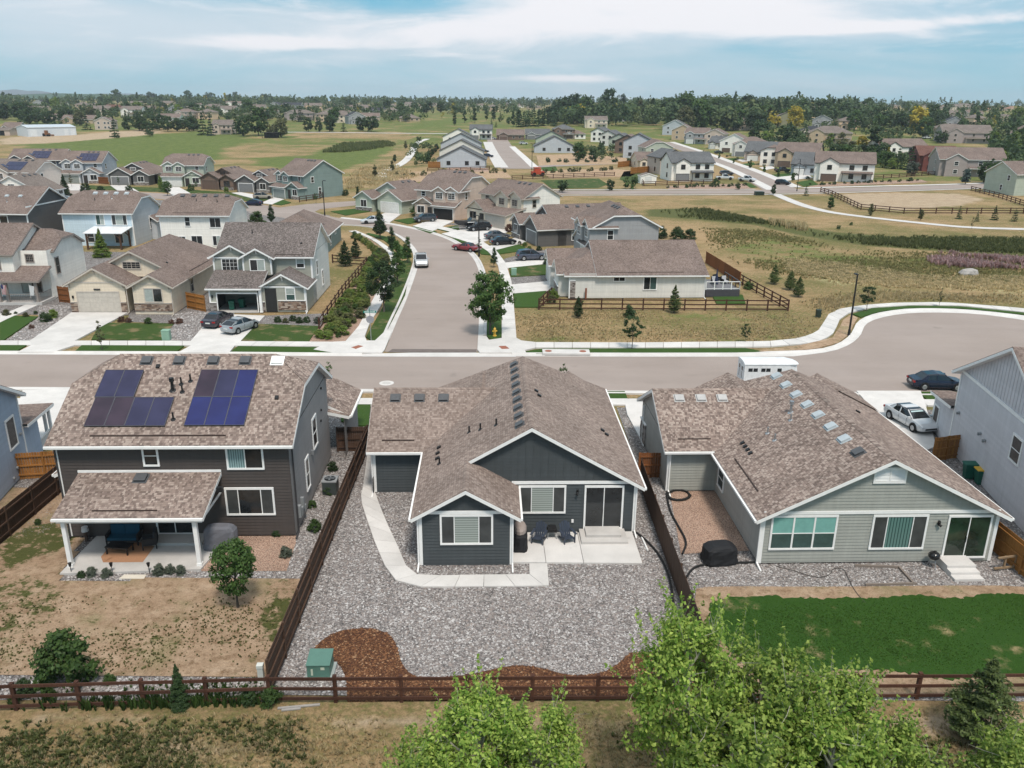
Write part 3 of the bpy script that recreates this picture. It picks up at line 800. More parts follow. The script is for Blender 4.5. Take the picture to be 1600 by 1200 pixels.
fsheet('distant_planting',[(1040,291),(1165,287),(1175,295),(1045,296.5)],.055,TANGRAVEL)
fsheet('distant_planting',[(1262,288),(1440,281),(1450,285),(1265,293)],.055,TANGRAVEL)
fsheet('distant_planting',[(600,276),(640,268),(790,268),(800,278),(700,282),(620,286)],.055,DIRTYARD)
fsheet('distant_planting',[(838,243),(905,240),(1000,249),(1000,256),(920,258),(842,259)],.05,DIRTYARD)
fsheet('distant_planting',[(842,266),(960,264),(1000,268),(985,276),(860,279)],.05,DIRTYARD)
fsheet('distant_planting',[(700,262),(762,262),(764,268),(690,270)],.056,TANGRAVEL)
for q in([(1186,262),(1205,259),(1212,263),(1195,266)],[(1215,277),(1262,272),(1270,278),(1228,283)],[(1150,250),(1180,246),(1186,250),(1160,253)]):
 fsheet('distant_driveway',q,.075,CONC)
 # the air
hz=MB();hz.box(-5400,5400,-80,7900,-3,135)
hm=bpy.data.materials.new('summer_haze');hm.use_nodes=True;hm.node_tree.nodes.clear()
_o=hm.node_tree.nodes.new('ShaderNodeOutputMaterial');_v=hm.node_tree.nodes.new('ShaderNodeVolumePrincipled')
_v.inputs['Color'].default_value=(.80,.88,.95,1);_v.inputs['Density'].default_value=.00011
hm.node_tree.links.new(_v.outputs[0],_o.inputs['Volume'])
hz.build('haze',hm,None,'stuff')
# the three yards in front
YC=[(-9.55,26.9),(8.15,26.9),(8.0,60),(-9.9,60)]
sheet('gravel_bed',YC,.03,GRAVEL)
def crop7(l):return[(x*.375+400,y*.375+800)for x,y in l]
mul=smooth(GP(crop7([(380,792),(378,700),(350,640),(300,612),(235,602),(250,555),(330,502),(430,486),(500,490),(560,515),(588,560),(604,630),(640,680),(700,697),(800,690),(900,680),(980,660),(1080,640),(1180,650),(1300,685),(1400,682),(1480,660),(1560,590)])),1)
mulch_poly=mul+[(8.1,30.0),(8.1,26.95)]
sheet('mulch_bed',mulch_poly,.05,MULCH,.05)
pl=[(574,712),(571,735),(567.6,762),(563,780),(569,800),(586,850),(601,885),(608,898),(617,908),(632,915.5),(659,919),(700,919),(760,918.5),(820,918),(850,917.5)]
pr=[(581,712),(583,745),(585.6,770),(595,796),(605,820),(620,852),(634,885),(640,895),(650,899.5),(664,901.5),(690,901.3),(710,901),(760,900.3),(800,899.8),(827,899.5)]
root_path=band('garden_path',GP(pl),GP(pr),.10,CONC,.012,1.35)
sheet('concrete_slab',GP([(827,882.8),(855,882.4),(857.5,917),(850,917.4),(827.5,899.4)]),.10,CONC,.1,None,root_path)
patio=bpy.data.objects.new('patio',None);C.objects.link(patio);patio['kind']='structure'
px0,px1=G(800.8,881.5),G(1003.4,881.0)
for a,b in((0.003,.255),(.259,.545),(.549,.998)):
 q0=[px0[0]+(px1[0]-px0[0])*a,px0[1]];q1=[px0[0]+(px1[0]-px0[0])*b,px0[1]]
 sheet('concrete_slab',[tuple(q0),tuple(q1),(q1[0]-.1,40.0+q1[0]*.03),(q0[0]-.1,39.9+q0[0]*.03)],.13,CONC,.13,None,patio)
sheet('gravel_bed',[(8.3,26.9),(40,26.9),(40,60),(8.2,60)],.02,GRAVEL)
sheet('crusher_fines',GP([(1046,768),(1120,767),(1170,861),(1064,866),(1052,800)]),.04,TANGRAVEL,.02)
sheet('bare_strip',smooth(GP([(1088,921),(1110,917),(1300,918),(1450,916),(1600,916),(1700,930),(1700,1085),(1400,1085),(1200,1090),(1085,1085),(1083,960)]),1),.045,DIRTYARD,.045)
lawn_poly=smooth(GP([(1112,942),(1160,933),(1250,934),(1340,937),(1440,930),(1480,940),(1560,927),(1700,940),(1700,1058),(1560,1053),(1500,1062),(1400,1052),(1330,1047),(1240,1056),(1150,1030),(1110,985)]),2)
def ragged(poly,step,amp,seed=1):
 r=np.random.default_rng(seed);q=resample(list(poly)+[poly[0]],int(sum(math.dist(a,b)for a,b in zip(poly,poly[1:]))/step))[:-1]
 t=np.roll(q,-1,0)-np.roll(q,1,0);t/=np.hypot(*t.T)[:,None]+1e-9
 a=r.normal(size=len(q))*.6+np.convolve(r.normal(size=len(q)+8),np.ones(9)/3,'valid')
 return[tuple(p)for p in q+np.column_stack([-t[:,1],t[:,0]])*(a*amp)[:,None]]
sheet('lawn',ragged(lawn_poly,.14,.09),.075,LAWN_DEEP,.03)
sheet('gravel_bed',[(-31,26.5),(-9.65,26.5),(-9.75,60),(-31,60)],.02,GRAVEL)
yb=[(-31,27.7),(-10.1,27.9),(-10.05,33.9)]+GP([(467,904.5),(300,905),(92,908),(128,850),(140,815)])+[(-27.5,45.2),(-31,45.2)]
pg=np.array([(x,y)for x in np.arange(-31,-9.8,.35)for y in np.arange(27.6,45.4,.35)])
xs_,ys_=np.arange(-31,-9.8,.35),np.arange(27.6,45.4,.35)
gi=np.arange(len(pg)).reshape(len(xs_),len(ys_))
q=np.column_stack([gi[:-1,:-1].ravel(),gi[1:,:-1].ravel(),gi[1:,1:].ravel(),gi[:-1,1:].ravel()])
ctr=pg[q].mean(axis=1)
dyv=np.column_stack([pg,np.full(len(pg),.05)])
dym=np_mesh('bare_yard',dyv,q[pip(ctr,yb)])
gm=np.zeros((len(pg),4),np.float32)
for qq,a in(([(0,845),(60,818),(130,818),(120,850),(40,880),(0,900)],.5),([(-20,900),(60,900),(110,925),(60,990),(-20,1000)],.28),([(400,960),(440,930),(465,935),(440,1010),(420,1000)],.5),([(190,980),(260,970),(290,1010),(210,1030)],.2),([(420,905),(470,905),(440,960),(410,950)],.25)):
 gm[:,0]=np.maximum(gm[:,0],a*sstep(sdist(pg,GP(qq))/.9+.5))
at=dym.attributes.new('mask','FLOAT_COLOR','POINT');at.data.foreach_set('color',gm.ravel())
link('bare_yard',dym,DIRTYARD,kind='structure')
sheet('crusher_fines',GP([(341,838),(463,837.5),(462,850),(448,893),(312,893)]),.045,TANGRAVEL,.02)
# houses
def vec(*a):return Vector(a)
def clip_poly(poly,axis,val,keep_above):
 out=[]
 n=len(poly)
 for i in range(n):
  a,b=poly[i],poly[(i+1)%n]
  da,db=a[axis]-val,b[axis]-val
  if not keep_above:da,db=-da,-db
  if da>=0:out.append(a)
  if(da>=0)!=(db>=0):
   t=da/(da-db)
   out.append(tuple(a[k]+(b[k]-a[k])*t for k in range(len(a))))
 return out
FACE={'S':(vec(1,0,0),vec(0,-1,0)),'N':(vec(1,0,0),vec(0,1,0)),'E':(vec(0,1,0),vec(1,0,0)),'W':(vec(0,1,0),vec(-1,0,0))}
class House:
 def __init__(s,name,label,loc,rot,wall,roof,trim=None,group=None,cat='house',lap=False):
  s.root=thing(name,label,cat,(loc[0],loc[1],gz(*loc)),rot,group)
  s.loc,s.rot=loc,rot
  s.wm,s.rm,s.tm=wall,roof,trim or WHITE
  s.w,s.r,s.t=MB(),MB(),MB()
  s.wx={}
  s.lap=lap
  s.planes=[]
 def W(s,key):
  if key is None:return s.w
  return s.wx.setdefault(key,MB())
 def P(s,face,c,u,z,n=0.):
  U,N=FACE[face]
  base=U*u+N*n
  base.z+=z
  if face in 'SN':base.y+=c
  else:base.x+=c
  return base
 def fbox(s,mb,face,c,u0,u1,z0,z1,n0,n1):
  mb.hexa([s.P(face,c,u,z,n)for z in(z0,z1)for u,n in((u0,n0),(u1,n0),(u1,n1),(u0,n1))])
 def wall(s,face,c,pts,style=None,key=None):
  """pts: outline (u, z) on the wall; style lap / batten / None"""
  mb=s.W(key)
  style=style or('lap' if s.lap else None)
  if style=='lap':
   z0,z1=min(p[1]for p in pts),max(p[1]for p in pts)
   k=math.floor(z0/.18)
   while k*.18<z1-1e-4:
    a,b=max(k*.18,z0),min((k+1)*.18,z1)
    q=clip_poly(clip_poly(pts,1,a,True),1,b,False)
    if len(q)>=3:
     f=lambda z:.022*(1-(z-k*.18)/.18)+.004
     if b-a>.1:
      q=clip_poly(q,1,a+.010,True)
      mb.poly([s.P(face,c,u,z,-.012)for u,z in clip_poly(clip_poly(pts,1,a-.002,True),1,a+.03,False)])
      a+=.010
     if len(q)<3:k+=1;continue
     mb.poly([s.P(face,c,u,z,f(z))for u,z in q])
     us=[u for u,z in q if abs(z-a)<1e-4]
     if us:s_=min(us),max(us);mb.poly([s.P(face,c,s_[0],a,0),s.P(face,c,s_[1],a,0),s.P(face,c,s_[1],a,f(a)),s.P(face,c,s_[0],a,f(a))])
    k+=1
  else:
   mb.poly([s.P(face,c,u,z,.004)for u,z in pts])
   if style=='batten':
    u0,u1=min(p[0]for p in pts),max(p[0]for p in pts)
    u=u0+.2
    while u<u1-.05:
     q=clip_poly(clip_poly(pts,0,u-.025,True),0,u+.025,False)
     if len(q)>=3:
      za,zb=min(p[1]for p in q),max(min(p[1]for p in q)+.01,sorted(p[1]for p in q)[-2])
      s.fbox(mb,face,c,u-.025,u+.025,za,zb,.004,.03)
     u+=.41
 def body(s,x0,x1,y0,y1,z0,z1,faces='SNEW',style=None,key=None):
  for f in faces:
   c={'S':y0,'N':y1,'E':x1,'W':x0}[f]
   a,b=(x0,x1)if f in 'SN' else(y0,y1)
   s.wall(f,c,[(a,z0),(b,z0),(b,z1),(a,z1)],style,key)
 def corner(s,x,y,z0,z1,w=.12,sx=1,sy=-1):
  """corner board: two legs just proud of the siding, meeting at the corner"""
  a=.045
  s.t.box(min(x+sx*a,x-sx*w),max(x+sx*a,x-sx*w),min(y+sy*a,y+sy*.001),max(y+sy*a,y+sy*.001),z0,z1)
  s.t.box(min(x+sx*a,x+sx*.001),max(x+sx*a,x+sx*.001),min(y,y-sy*w),max(y,y-sy*w),z0,z1)
 def roof_poly(s,pts,flags,thick=.035,key=None,soffit=True):
  pts=[Vector(p)for p in pts]
  n=Vector((0,0,0))
  for i in range(len(pts)):
   a,b=pts[i],pts[(i+1)%len(pts)]
   n+=a.cross(b)
  n.normalize()
  if n.z<0:
   pts=pts[::-1];n=-n
   flags=flags[::-1][1:]+flags[::-1][:1]
  up=Vector((0,0,1));sl=(up-n*n.z)
  sl=sl.normalized()if sl.length>1e-5 else Vector((0,1,0))
  uu=sl.cross(n)
  ph=(hash((round(n.x,2),round(n.y,2)))%97)*.13
  top=[p+n*thick for p in pts]
  s.r.poly(top,[(q.dot(uu)+ph,q.dot(sl))for q in top])
  m=len(pts)
  for i in range(m):
   a,b=pts[i],pts[(i+1)%m]
   fl=flags[i]
   if fl=='-':continue
   s.r.poly([a,b,top[(i+1)%m],top[i]],[(q.dot(uu)+ph,q.dot(sl))for q in(a,b,b,a)])
   d=b-a;L=d.length;d.normalize()
   o=d.cross(up)
   o=o.normalized()if o.length>1e-5 else Vector((1,0,0))
   if(fl=='e'):
    s.t.hexa([a+o*.0-up*.20,b+o*.0-up*.20,b-o*.03-up*.20,a-o*.03-up*.20,a+o*.0-up*.002,b+o*.0-up*.002,b-o*.03-up*.002,a-o*.03-up*.002])
    s.t.hexa([a+o*.003-up*.14,b+o*.003-up*.14,b+o*.115-up*.13,a+o*.115-up*.13,a+o*.003-up*.015,b+o*.003-up*.015,b+o*.12-up*.01,a+o*.12-up*.01])
   else:
    s.t.hexa([a-o*.02-up*.20,b-o*.02-up*.20,b+o*.015-up*.20,a+o*.015-up*.20,a-o*.02-up*.001,b-o*.02-up*.001,b+o*.015-up*.001,a+o*.015-up*.001])
  if soffit:s.t.poly([p-up*.17 for p in reversed(pts)])
  s.planes.append((pts[0].copy(),n.copy(),[p.copy()for p in pts]))
  return len(s.planes)-1
 def roof(s,axis,a0,a1,b0,b1,ze,pitch,ro=.35,eo=.42,c0=0.,c1=0.,ca0=None,ca1=None,walls='LR',zw=None,style=None,key=None,band=None,ridge=True,gstyle=None,bare=False):
  """ridge along axis ('x' or 'y'); wall rectangle a0..a1 along the ridge, b0..b1 across; ze height of the eave edge;
        c0/c1 how far the ends are clipped back (0 gable, half the width: full hip)"""
  bc,half=(b0+b1)/2,(b1-b0)/2+eo
  zr=ze+pitch*half
  A0,A1=a0-ro,a1+ro
  c0=min(c0,half);c1=min(c1,half)
  ca0=c0 if ca0 is None else ca0;ca1=c1 if ca1 is None else ca1
  P=(lambda a,b,z:(a,b,z))if axis=='x' else(lambda a,b,z:(b,a,z))
  for sg in(-1,1):
   pts=[P(A0,bc+sg*half,ze),P(A1,bc+sg*half,ze)];fl=['e']
   if c1<half:
    pts.append(P(A1,bc+sg*c1,zr-pitch*c1));fl.append('r')
   if c1>0 or True:
    if c1>0:pts.append(P(A1-ca1,bc,zr));fl.append('-')
   if c0>0:pts.append(P(A0+ca0,bc,zr));fl.append('-');
   if c0<half:
    pts.append(P(A0,bc+sg*c0,zr-pitch*c0));fl.append('-')
   fl.append('r' if c0<half else '-')
   q,qf=[],[]
   for i,p in enumerate(pts):
    if q and(Vector(p)-Vector(q[-1])).length<1e-4:continue
    q.append(p);qf.append(fl[i])
   s.roof_poly(q,['-']*len(q)if bare else qf,soffit=not bare)
  for c,ca,A,sg in((c0,ca0,A0,1),(c1,ca1,A1,-1)):
   if c>0:
    z=zr-pitch*c
    s.roof_poly([P(A,bc-c,z),P(A,bc+c,z),P(A+sg*ca,bc,zr)],['e' if c>=half else 'r','-','-'],soffit=c>=half)
  faces=('W','E')if axis=='x' else('S','N')
  zb=zw if zw is not None else ze+pitch*eo
  for tg,f,a,c in(('L',faces[0],a0,c0),('R',faces[1],a1,c1)):
   if tg in walls and c<half:
    zz=lambda b:zr-pitch*abs(b-bc)-.04
    pts=[(b0,zb),(b1,zb)]
    if zz(b1)>zb+.02:pts.append((b1,zz(b1)))
    if c>0.05:pts+=[(bc+c,zz(bc+c)),(bc-c,zz(bc-c))]
    else:pts.append((bc,zz(bc)))
    if zz(b0)>zb+.02:pts.append((b0,zz(b0)))
    s.wall(f,a,pts,gstyle or style,key)
    if band:s.fbox(s.t,f,a,b0,b1,zb-.03,zb+.14,.002,.05)
  if ridge:
   ra,rb=A0+(ca0 if c0>0 else 0),A1-(ca1 if c1>0 else 0)
   if rb>ra+.1:
    for sg in(-1,1):
     q=[P(ra,bc,zr+.062),P(rb,bc,zr+.062),P(rb,bc+sg*.15,zr+.056-pitch*.15),P(ra,bc+sg*.15,zr+.056-pitch*.15)]
     s.r.poly(q,[(x[0]*1.1+x[1],.05+abs(x[1]-bc)*.3)for x in q])
  return zr
 def shed(s,x0,x1,ylow,yhigh,zlow,zhigh,xo=.0):
  s.roof_poly([(x0-xo,ylow,zlow),(x1+xo,ylow,zlow),(x1+xo,yhigh,zhigh),(x0-xo,yhigh,zhigh)],['e','r','-','r'])
 def window(s,face,c,u0,u1,z0,z1,kind='xo',panes=None,trim=None,tw=.10,simple=False,name='window'):
  mb=MB()
  F=lambda a,b,d,e,n0=.0,n1=.075:s.fbox(mb,face,c,a,b,d,e,n0,n1)
  F(u0-tw,u1+tw,z1,z1+tw+.02,0,.082);F(u0-tw,u1+tw,z0-tw,z0,0,.09)
  F(u0-tw,u0,z0,z1);F(u1,u1+tw,z0,z1)
  w,h=u1-u0,z1-z0
  b=.045
  cells=[]
  if kind=='xox':xs=[0,.25,.75,1]
  elif kind=='tri':xs=[0,1/3,2/3,1]
  elif kind in('xo','grid2','dd'):xs=[0,.5,1]
  else:xs=[0,1]
  zs=[0,.48,1]if kind in('dh','tri','dd')else[0,1]
  for x in xs[1:-1]:
   m=.09 if kind in('tri','dd')else b
   F(u0+w*x-m/2,u0+w*x+m/2,z0,z1,0,.068)
  for i in range(len(xs)-1):
   for zz in zs[1:-1]:F(u0+w*xs[i],u0+w*xs[i+1],z0+h*zz-b/2,z0+h*zz+b/2,0,.062)
  if kind in('grid','grid2'):
   for i in range(len(xs)-1):
    ua,ub=u0+w*xs[i],u0+w*xs[i+1]
    F((ua+ub)/2-.012,(ua+ub)/2+.012,z0,z1,.046,.056)
    for k in(1,2):F(ua,ub,z0+h*k/3-.012,z0+h*k/3+.012,.046,.056)
  fr=mb.build(name,trim or s.tm,s.root)
  cells=[(xs[i],xs[i+1],zs[j],zs[j+1])for j in range(len(zs)-1)for i in range(len(xs)-1)]
  panes=panes or[GLASS]
  if simple:
   p=MB();s.fbox(p,face,c,u0,u1,z0,z1,.037,.046);p.build('pane',panes[0],fr)
  else:
   for i,(a,bb,d,e)in enumerate(cells):
    p=MB();s.fbox(p,face,c,u0+w*a,u0+w*bb,z0+h*d,z0+h*e,.037,.046)
    p.build('pane',panes[i%len(panes)],fr)
  return fr
 def slider(s,face,c,u0,u1,z0,z1,panes=None,trim=None):
  fr=s.window(face,c,u0,u1,z0,z1,'xo',panes or[GLASS],trim,name='sliding_door')
  h=MB();m=(u0+u1)/2
  s.fbox(h,face,c,m-.06,m-.03,z0+.85,z0+1.15,.068,.10);h.build('handle',BLACK,fr)
  return fr
 def garage(s,face,c,u0,u1,z0,z1,m,trim=None,windows=False,open_=False):
  mb=MB()
  tw=.11
  s.fbox(mb,face,c,u0-tw,u1+tw,z1,z1+.14,0,.06);s.fbox(mb,face,c,u0-tw,u0,z0,z1,0,.055);s.fbox(mb,face,c,u1,u1+tw,z0,z1,0,.055)
  mb.build('garage_door_frame',trim or s.tm,s.root)
  if open_:return
  d=MB();n=4;h=(z1-z0)/n
  s.fbox(d,face,c,u0,u1,z0,z1,.006,.012)
  for i in range(n):
   k=max(2,int((u1-u0)/.6))
   for j in range(k):
    a=u0+(u1-u0)*j/k;b=u0+(u1-u0)*(j+1)/k
    s.fbox(d,face,c,a+.02,b-.02,z0+h*i+.012,z0+h*(i+1)-.012,.012,.024)
  dd=d.build('garage_door',m,s.root)
  if windows:
   k=max(2,int((u1-u0)/.6));g=MB()
   for j in range(k):
    a=u0+(u1-u0)*j/k;b=u0+(u1-u0)*(j+1)/k
    s.fbox(g,face,c,a+.1,b-.1,z1-h*.8,z1-h*.2,.024,.03)
   g.build('pane',GLASS,dd,'stuff')
 def door(s,face,c,u0,u1,z0,z1,m=None):
  mb=MB()
  s.fbox(mb,face,c,u0,u1,z0,z1,.005,.045)
  d=mb.build('front_door',m or flat('door_dark',(.035,.03,.028),.5),s.root)
  h=MB();s.fbox(h,face,c,u1-.14,u1-.08,z0+.95,z0+1.05,.045,.09);h.build('handle',CHROME,d)
 def stone(s,face,c,u0,u1,z0,z1,m=None,cap=True):
  """ledge-stone veneer: many small stones, cut to random widths"""
  mb=MB();r=random.Random(int(u0*77+z1*31+c*13))
  z=z0
  while z<z1-.03:
   h=min(r.uniform(.10,.22),z1-z);u=u0
   while u<u1-.02:
    w=min(r.uniform(.16,.48),u1-u)
    s.fbox(mb,face,c,u+.006,u+w-.006,z+.006,z+h-.006,.01,r.uniform(.06,.10));u+=w
   z+=h
  mb.build('stone_veneer',m or STONE,s.root,'stuff')
  if cap:s.fbox(s.t,face,c,u0,u1,z1,z1+.07,.002,.13)
 def post(s,x,y,z0,z1,w=.16,m=None,name='porch_post'):
  mb=MB();h=w/2
  mb.box(x-h,x+h,y-h,y+h,z0+.14,z1-.1);mb.box(x-h-.03,x+h+.03,y-h-.03,y+h+.03,z0,z0+.14);mb.box(x-h-.03,x+h+.03,y-h-.03,y+h+.03,z1-.1,z1)
  return mb.build(name,m or s.tm,s.root)
 def bracket(s,face,c,u,z,m=None):
  mb=MB()
  a,b=s.P(face,c,u,z,.0),s.P(face,c,u,z,.38)
  mb.beam(a,b,.09,.09);mb.beam(s.P(face,c,u,z-.42,.03),s.P(face,c,u,z-.04,.36),.08,.08);mb.beam(s.P(face,c,u,z-.5,.04),s.P(face,c,u,z+.05,.04),.09,.08)
  mb.build('gable_bracket',m or s.tm,s.root)
 def plane_at(s,x,y):
  best=None
  for p0,n,pts in s.planes:
   poly=[(p.x,p.y)for p in pts]
   if pip(np.array([[x,y]]),poly)[0]:
    z=p0 .z-(n.x*(x-p0 .x)+n.y*(y-p0 .y))/n.z
    if best is None or z>best[0]:best=(z,n)
  return best
 def rvent(s,x,y,kind='box',m=None,size=.25):
  h=s.plane_at(x,y)
  if h is None:return
  z,n=h
  mb=MB()
  up=Vector((0,0,1));sl=(up-n*n.z).normalized();uu=sl.cross(n);p=Vector((x,y,z))+n*.035
  if kind=='box':
   mb.obox(p+n*.012,uu,sl,n,size*1.25,size*1.2,.012)
   mb.obox(p+n*.075,uu,sl,n,size*.85,size*.8,.05)
   mb.obox(p+n*.135,uu,sl,n,size*1.0,size*.95,.012)
   return mb.build('roof_vent',m or flat('vent_dark',(.085,.087,.092),.5),s.root)
  if kind=='light':
   mb.obox(p+n*.012,uu,sl,n,size*1.25,size*1.2,.012)
   mb.obox(p+n*.07,uu,sl,n,size,size*.9,.06)
   return mb.build('roof_vent',m or flat('vent_pale',(.40,.44,.46),.4,.5),s.root)
  if kind=='pipe':
   q=Vector((x,y,z));mb.cyl(q,q+up*.42,.05,n=8);mb.cyl(q+n*.03,q+n*.07,.15,.09,8)
   return mb.build('vent_pipe',m or BLACK,s.root)
  if kind=='cap':
   q=Vector((x,y,z));mb.cyl(q,q+up*.55,.08,n=8);mb.cyl(q+up*.55,q+up*.75,.14,n=8);mb.cyl(q+n*.03,q+n*.07,.2,.12,8)
   return mb.build('vent_pipe',m or BLACK,s.root)
  mb.obox(p+n*.05,uu,sl,n,.10,.12,.05)
  return mb.build('roof_vent',m or BLACK,s.root)
 def snowbar(s,x0,y0,x1,y1):
  a,b=s.plane_at(x0,y0),s.plane_at(x1,y1)
  mb=MB();mb.beam((x0,y0,a[0]+.06),(x1,y1,b[0]+.06),.07,.05)
  mb.build('snow_guard',flat('guard_brown',(.05,.033,.027),.6),s.root)
 def downspout(s,x,y,z0,z1,dx=0,dy=-.1,m=None):
  mb=MB();mb.box(x-.04+dx,x+.04+dx,y-.04+dy,y+.04+dy,z0,z1);mb.beam((x+dx,y+dy,z0+.06),(x+dx,y+dy-.7,.08),.08,.07)
  mb.build('downspout',m or s.tm,s.root)
 def done(s):
  if s.w.f:s.w.build('wall',s.wm,s.root)
  for m,mb in s.wx.items():
   if mb.f:mb.build('wall',MATS[m],s.root)
  if s.t.f:s.t.build('trim',s.tm,s.root)
  if s.r.f:s.r.build('roof',s.rm,s.root)
  return s.root
def SH(n):return MATS['shingle_'+n]
# the row of houses in front, seen from behind
NAVYSID=siding('slate_blue',(.060,.068,.072))
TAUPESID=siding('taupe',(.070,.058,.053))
TAUPE_LIT=siding('taupe_light',(.25,.235,.23))  # same taupe for the side walls, their brighter light put into the colour
SAGESID=siding('sage',(.315,.32,.29))
PALESID=siding('pale_grey',(.56,.54,.555))
BLUESID=siding('dusty_blue',(.35,.41,.50))
o=(-4.59,36.64)
h=House('house','dark slate blue single-storey house behind the big gravel yard with a concrete path',o,1.68,NAVYSID,SH('weathered_soft'),WHITE,lap=True)
pc=.57
h.body(0,4.67,0,3.4,.05,3.05,'SEW');h.body(0,11.5,3.35,16.6,.05,3.08,'SEW')
h.body(-3.42,0,8.36,16.2,.05,3.1,'SWN')
h.body(-.3,6.4,16,16.8,.05,3.0,'NEW')
zr,rz=2.87+pc*6.15,2.87+pc*2.735
Lp=[(-.4,-.35,2.87),(2.335,-.35,rz),(2.335,3.02,rz),(5.75,3.02,zr),(5.75,15.7,zr),(-.4,19.2,2.87)]
h.roof_poly(Lp,['r','-','r','-','-','e'])
h.roof_poly([(2.335,-.35,rz),(5.07,-.35,2.87),(5.07,3.36,2.87),(2.335,3.36,rz)],['r','e','-','-'])
h.roof_poly([(5.75,3.02,zr),(11.9,3.02,2.87),(11.9,19.2,2.87),(5.75,15.7,zr)],['r','e','-','-'])
h.roof_poly([(-.4,19.2,2.87),(11.9,19.2,2.87),(5.75,15.7,zr)],['e','-','-'])
for sg in(-1,1):
 for x,ya,yb,z in((2.335,-.35,3.0,rz),(5.75,3.02,15.7,zr)):
  q=[(x,ya,z+.06),(x,yb,z+.06),(x+sg*.15,yb,z+.06-pc*.15),(x+sg*.15,ya,z+.06-pc*.15)]
  h.r.poly(q,[(p[1],.05+abs(p[0]-x)*.2)for p in q])
h.roof('x',-3.42,3.6,8.36,16.2,2.87,pc,.35,.42,walls='L',style='lap')
h.roof('y',12.6,16.5,-.3,6.4,2.87,.57,.3,.4,walls='',bare=True)
h.roof('y',15.4,18.1,7.05,11.25,2.87,.63,.3,.42,walls='',bare=True)
h.wall('S',0,[(0,3.05),(4.67,3.05),(4.67,3.07),(2.335,rz-.05),(0,3.07)],'batten')
h.wall('S',3.35,[(2.0,3.08),(11.5,3.08),(11.5,3.1),(5.75,zr-.05),(2.0,2.87+pc*2.4-.05)],'batten')
h.fbox(h.t,'S',0,0,4.67,3.0,3.17,.024,.07);h.fbox(h.t,'S',3.35,4.72,11.5,3.0,3.17,.024,.07)
for x,y,sx in((0,0,-1),(4.67,0,1),(11.5,3.35,1)):h.corner(x,y,.08,3.0,.12,sx)
h.corner(-3.42,8.36,.08,2.8,.12,-1)
h.window('S',0,1.12,3.60,1.36,2.86,'xox',[GLASS_GREY,SLAT_H,GLASS_GREY])
h.window('S',3.35,5.2,7.58,1.33,2.80,'xox',[GLASS_GREY,SLAT_H,GLASS_GREY])
h.slider('S',3.35,8.78,10.74,.36,2.78,[GLASS])
for y in(4.2,5.5,6.8,8.1,9.4,10.8,12.2,13.6,14.9):h.rvent(5.18,y,'box',size=.24)
for x in(-2.35,-.85,.65):h.rvent(x,11.55,'box',size=.27)
for x,y in((.62,5.6),(.60,6.35),(.62,7.15)):h.rvent(x,y,'small')
for x,y in((.75,4.75),(2.35,7.1),(3.0,6.6),(3.9,6.0),(6.3,9.6),(6.45,9.0),(10.3,8.9),(10.5,8.5)):h.rvent(x,y,'pipe' if x<5 else 'small')
h.snowbar(-2.9,8.65,-1.0,8.65)
h.downspout(-3.42,8.36,.1,2.8,-.1,-.05);h.downspout(4.67,0,.1,2.85,.02,-.09);h.downspout(0,0,.1,2.8,-.1,.0);h.downspout(11.5,3.35,.1,2.8,.02,-.09)
mb=MB();mb.obox((8.3,3.31,2.55),(1,0,0),(0,1,0),(0,0,1),.06,.03,.09);mb.cyl((8.3,3.25,2.5),(8.25,3.13,2.42),.06,.075,8);mb.build('floodlight',BLACK,h.root)
mb=MB();mb.box(8.02,8.14,3.27,3.33,.66,.84);mb.build('outlet_cover',WHITE,h.root)
mb=MB();mb.box(-3.5,-3.45,8.0,8.3,0.2,1.1);mb.build('hose_reel',BLACK,h.root)
h.done()
o2=h.root.matrix_basis
def local(hh,x,y,z=0):
 a=R(hh.rot);return(hh.loc[0]+x*math.cos(a)-y*math.sin(a),hh.loc[1]+x*math.sin(a)+y*math.cos(a),z)
t=thing('door_steps','two broad concrete steps below the sliding glass door of the slate blue house','steps',local(h,9.7,2.2),1.68)
mb=MB();mb.box(-1.25,1.25,-.35,1.1,.13,.27);mb.build('step',CONC_OLD,t)
mb=MB();mb.box(-.95,.95,.12,1.1,.27,.42);mb.build('step',CONC_OLD,t)
HC=h
o=(-11.72,39.53)
h=House('house','taupe two-storey house with solar panels on its roof and a covered patio',o,1.77,TAUPESID,SH('weathered'),WHITE,lap=True)
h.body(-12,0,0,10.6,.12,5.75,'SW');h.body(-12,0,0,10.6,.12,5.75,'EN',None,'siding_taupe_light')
h.body(-13.2,-12,2.5,10.0,.1,2.85,'SW')
h.shed(-13.55,-11.99,2.1,2.12,2.8,2.81)if False else None
h.roof_poly([(-13.6,2.15,2.78),(-11.99,2.15,3.45),(-11.99,10.4,3.45),(-13.6,10.4,2.78)],['r','-','r','e'])
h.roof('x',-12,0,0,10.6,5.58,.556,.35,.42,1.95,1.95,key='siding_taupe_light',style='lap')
h.roof_poly([(-11.0,-3.3,2.95),(-3.62,-3.3,2.95),(-3.62,-.01,3.92),(-11.0,-.01,3.92)],['e','r','-','r'])
h.fbox(h.t,'S',0,-11.05,-3.6,3.93,4.05,.03,.09)
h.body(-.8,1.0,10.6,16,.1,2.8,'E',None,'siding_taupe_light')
h.roof('y',11.2,15.6,-6,1.0,2.85,.5,.3,.4,walls='')
h.roof_poly([(-4,9.7,4.5),(1.35,10.65,2.9),(1.35,15.9,2.9),(-4,15.9,4.5)],['r','e','r','-'])
h.corner(-12,0,.15,5.5,.05,-1)
h.window('S',0,-3.17,-1.41,4.15,5.40,'xo',[SLAT_V,GLASS]);h.window('S',0,-3.46,-1.05,1.46,2.88,'xox',[GLASS_GREY,GLASS,GLASS_GREY])
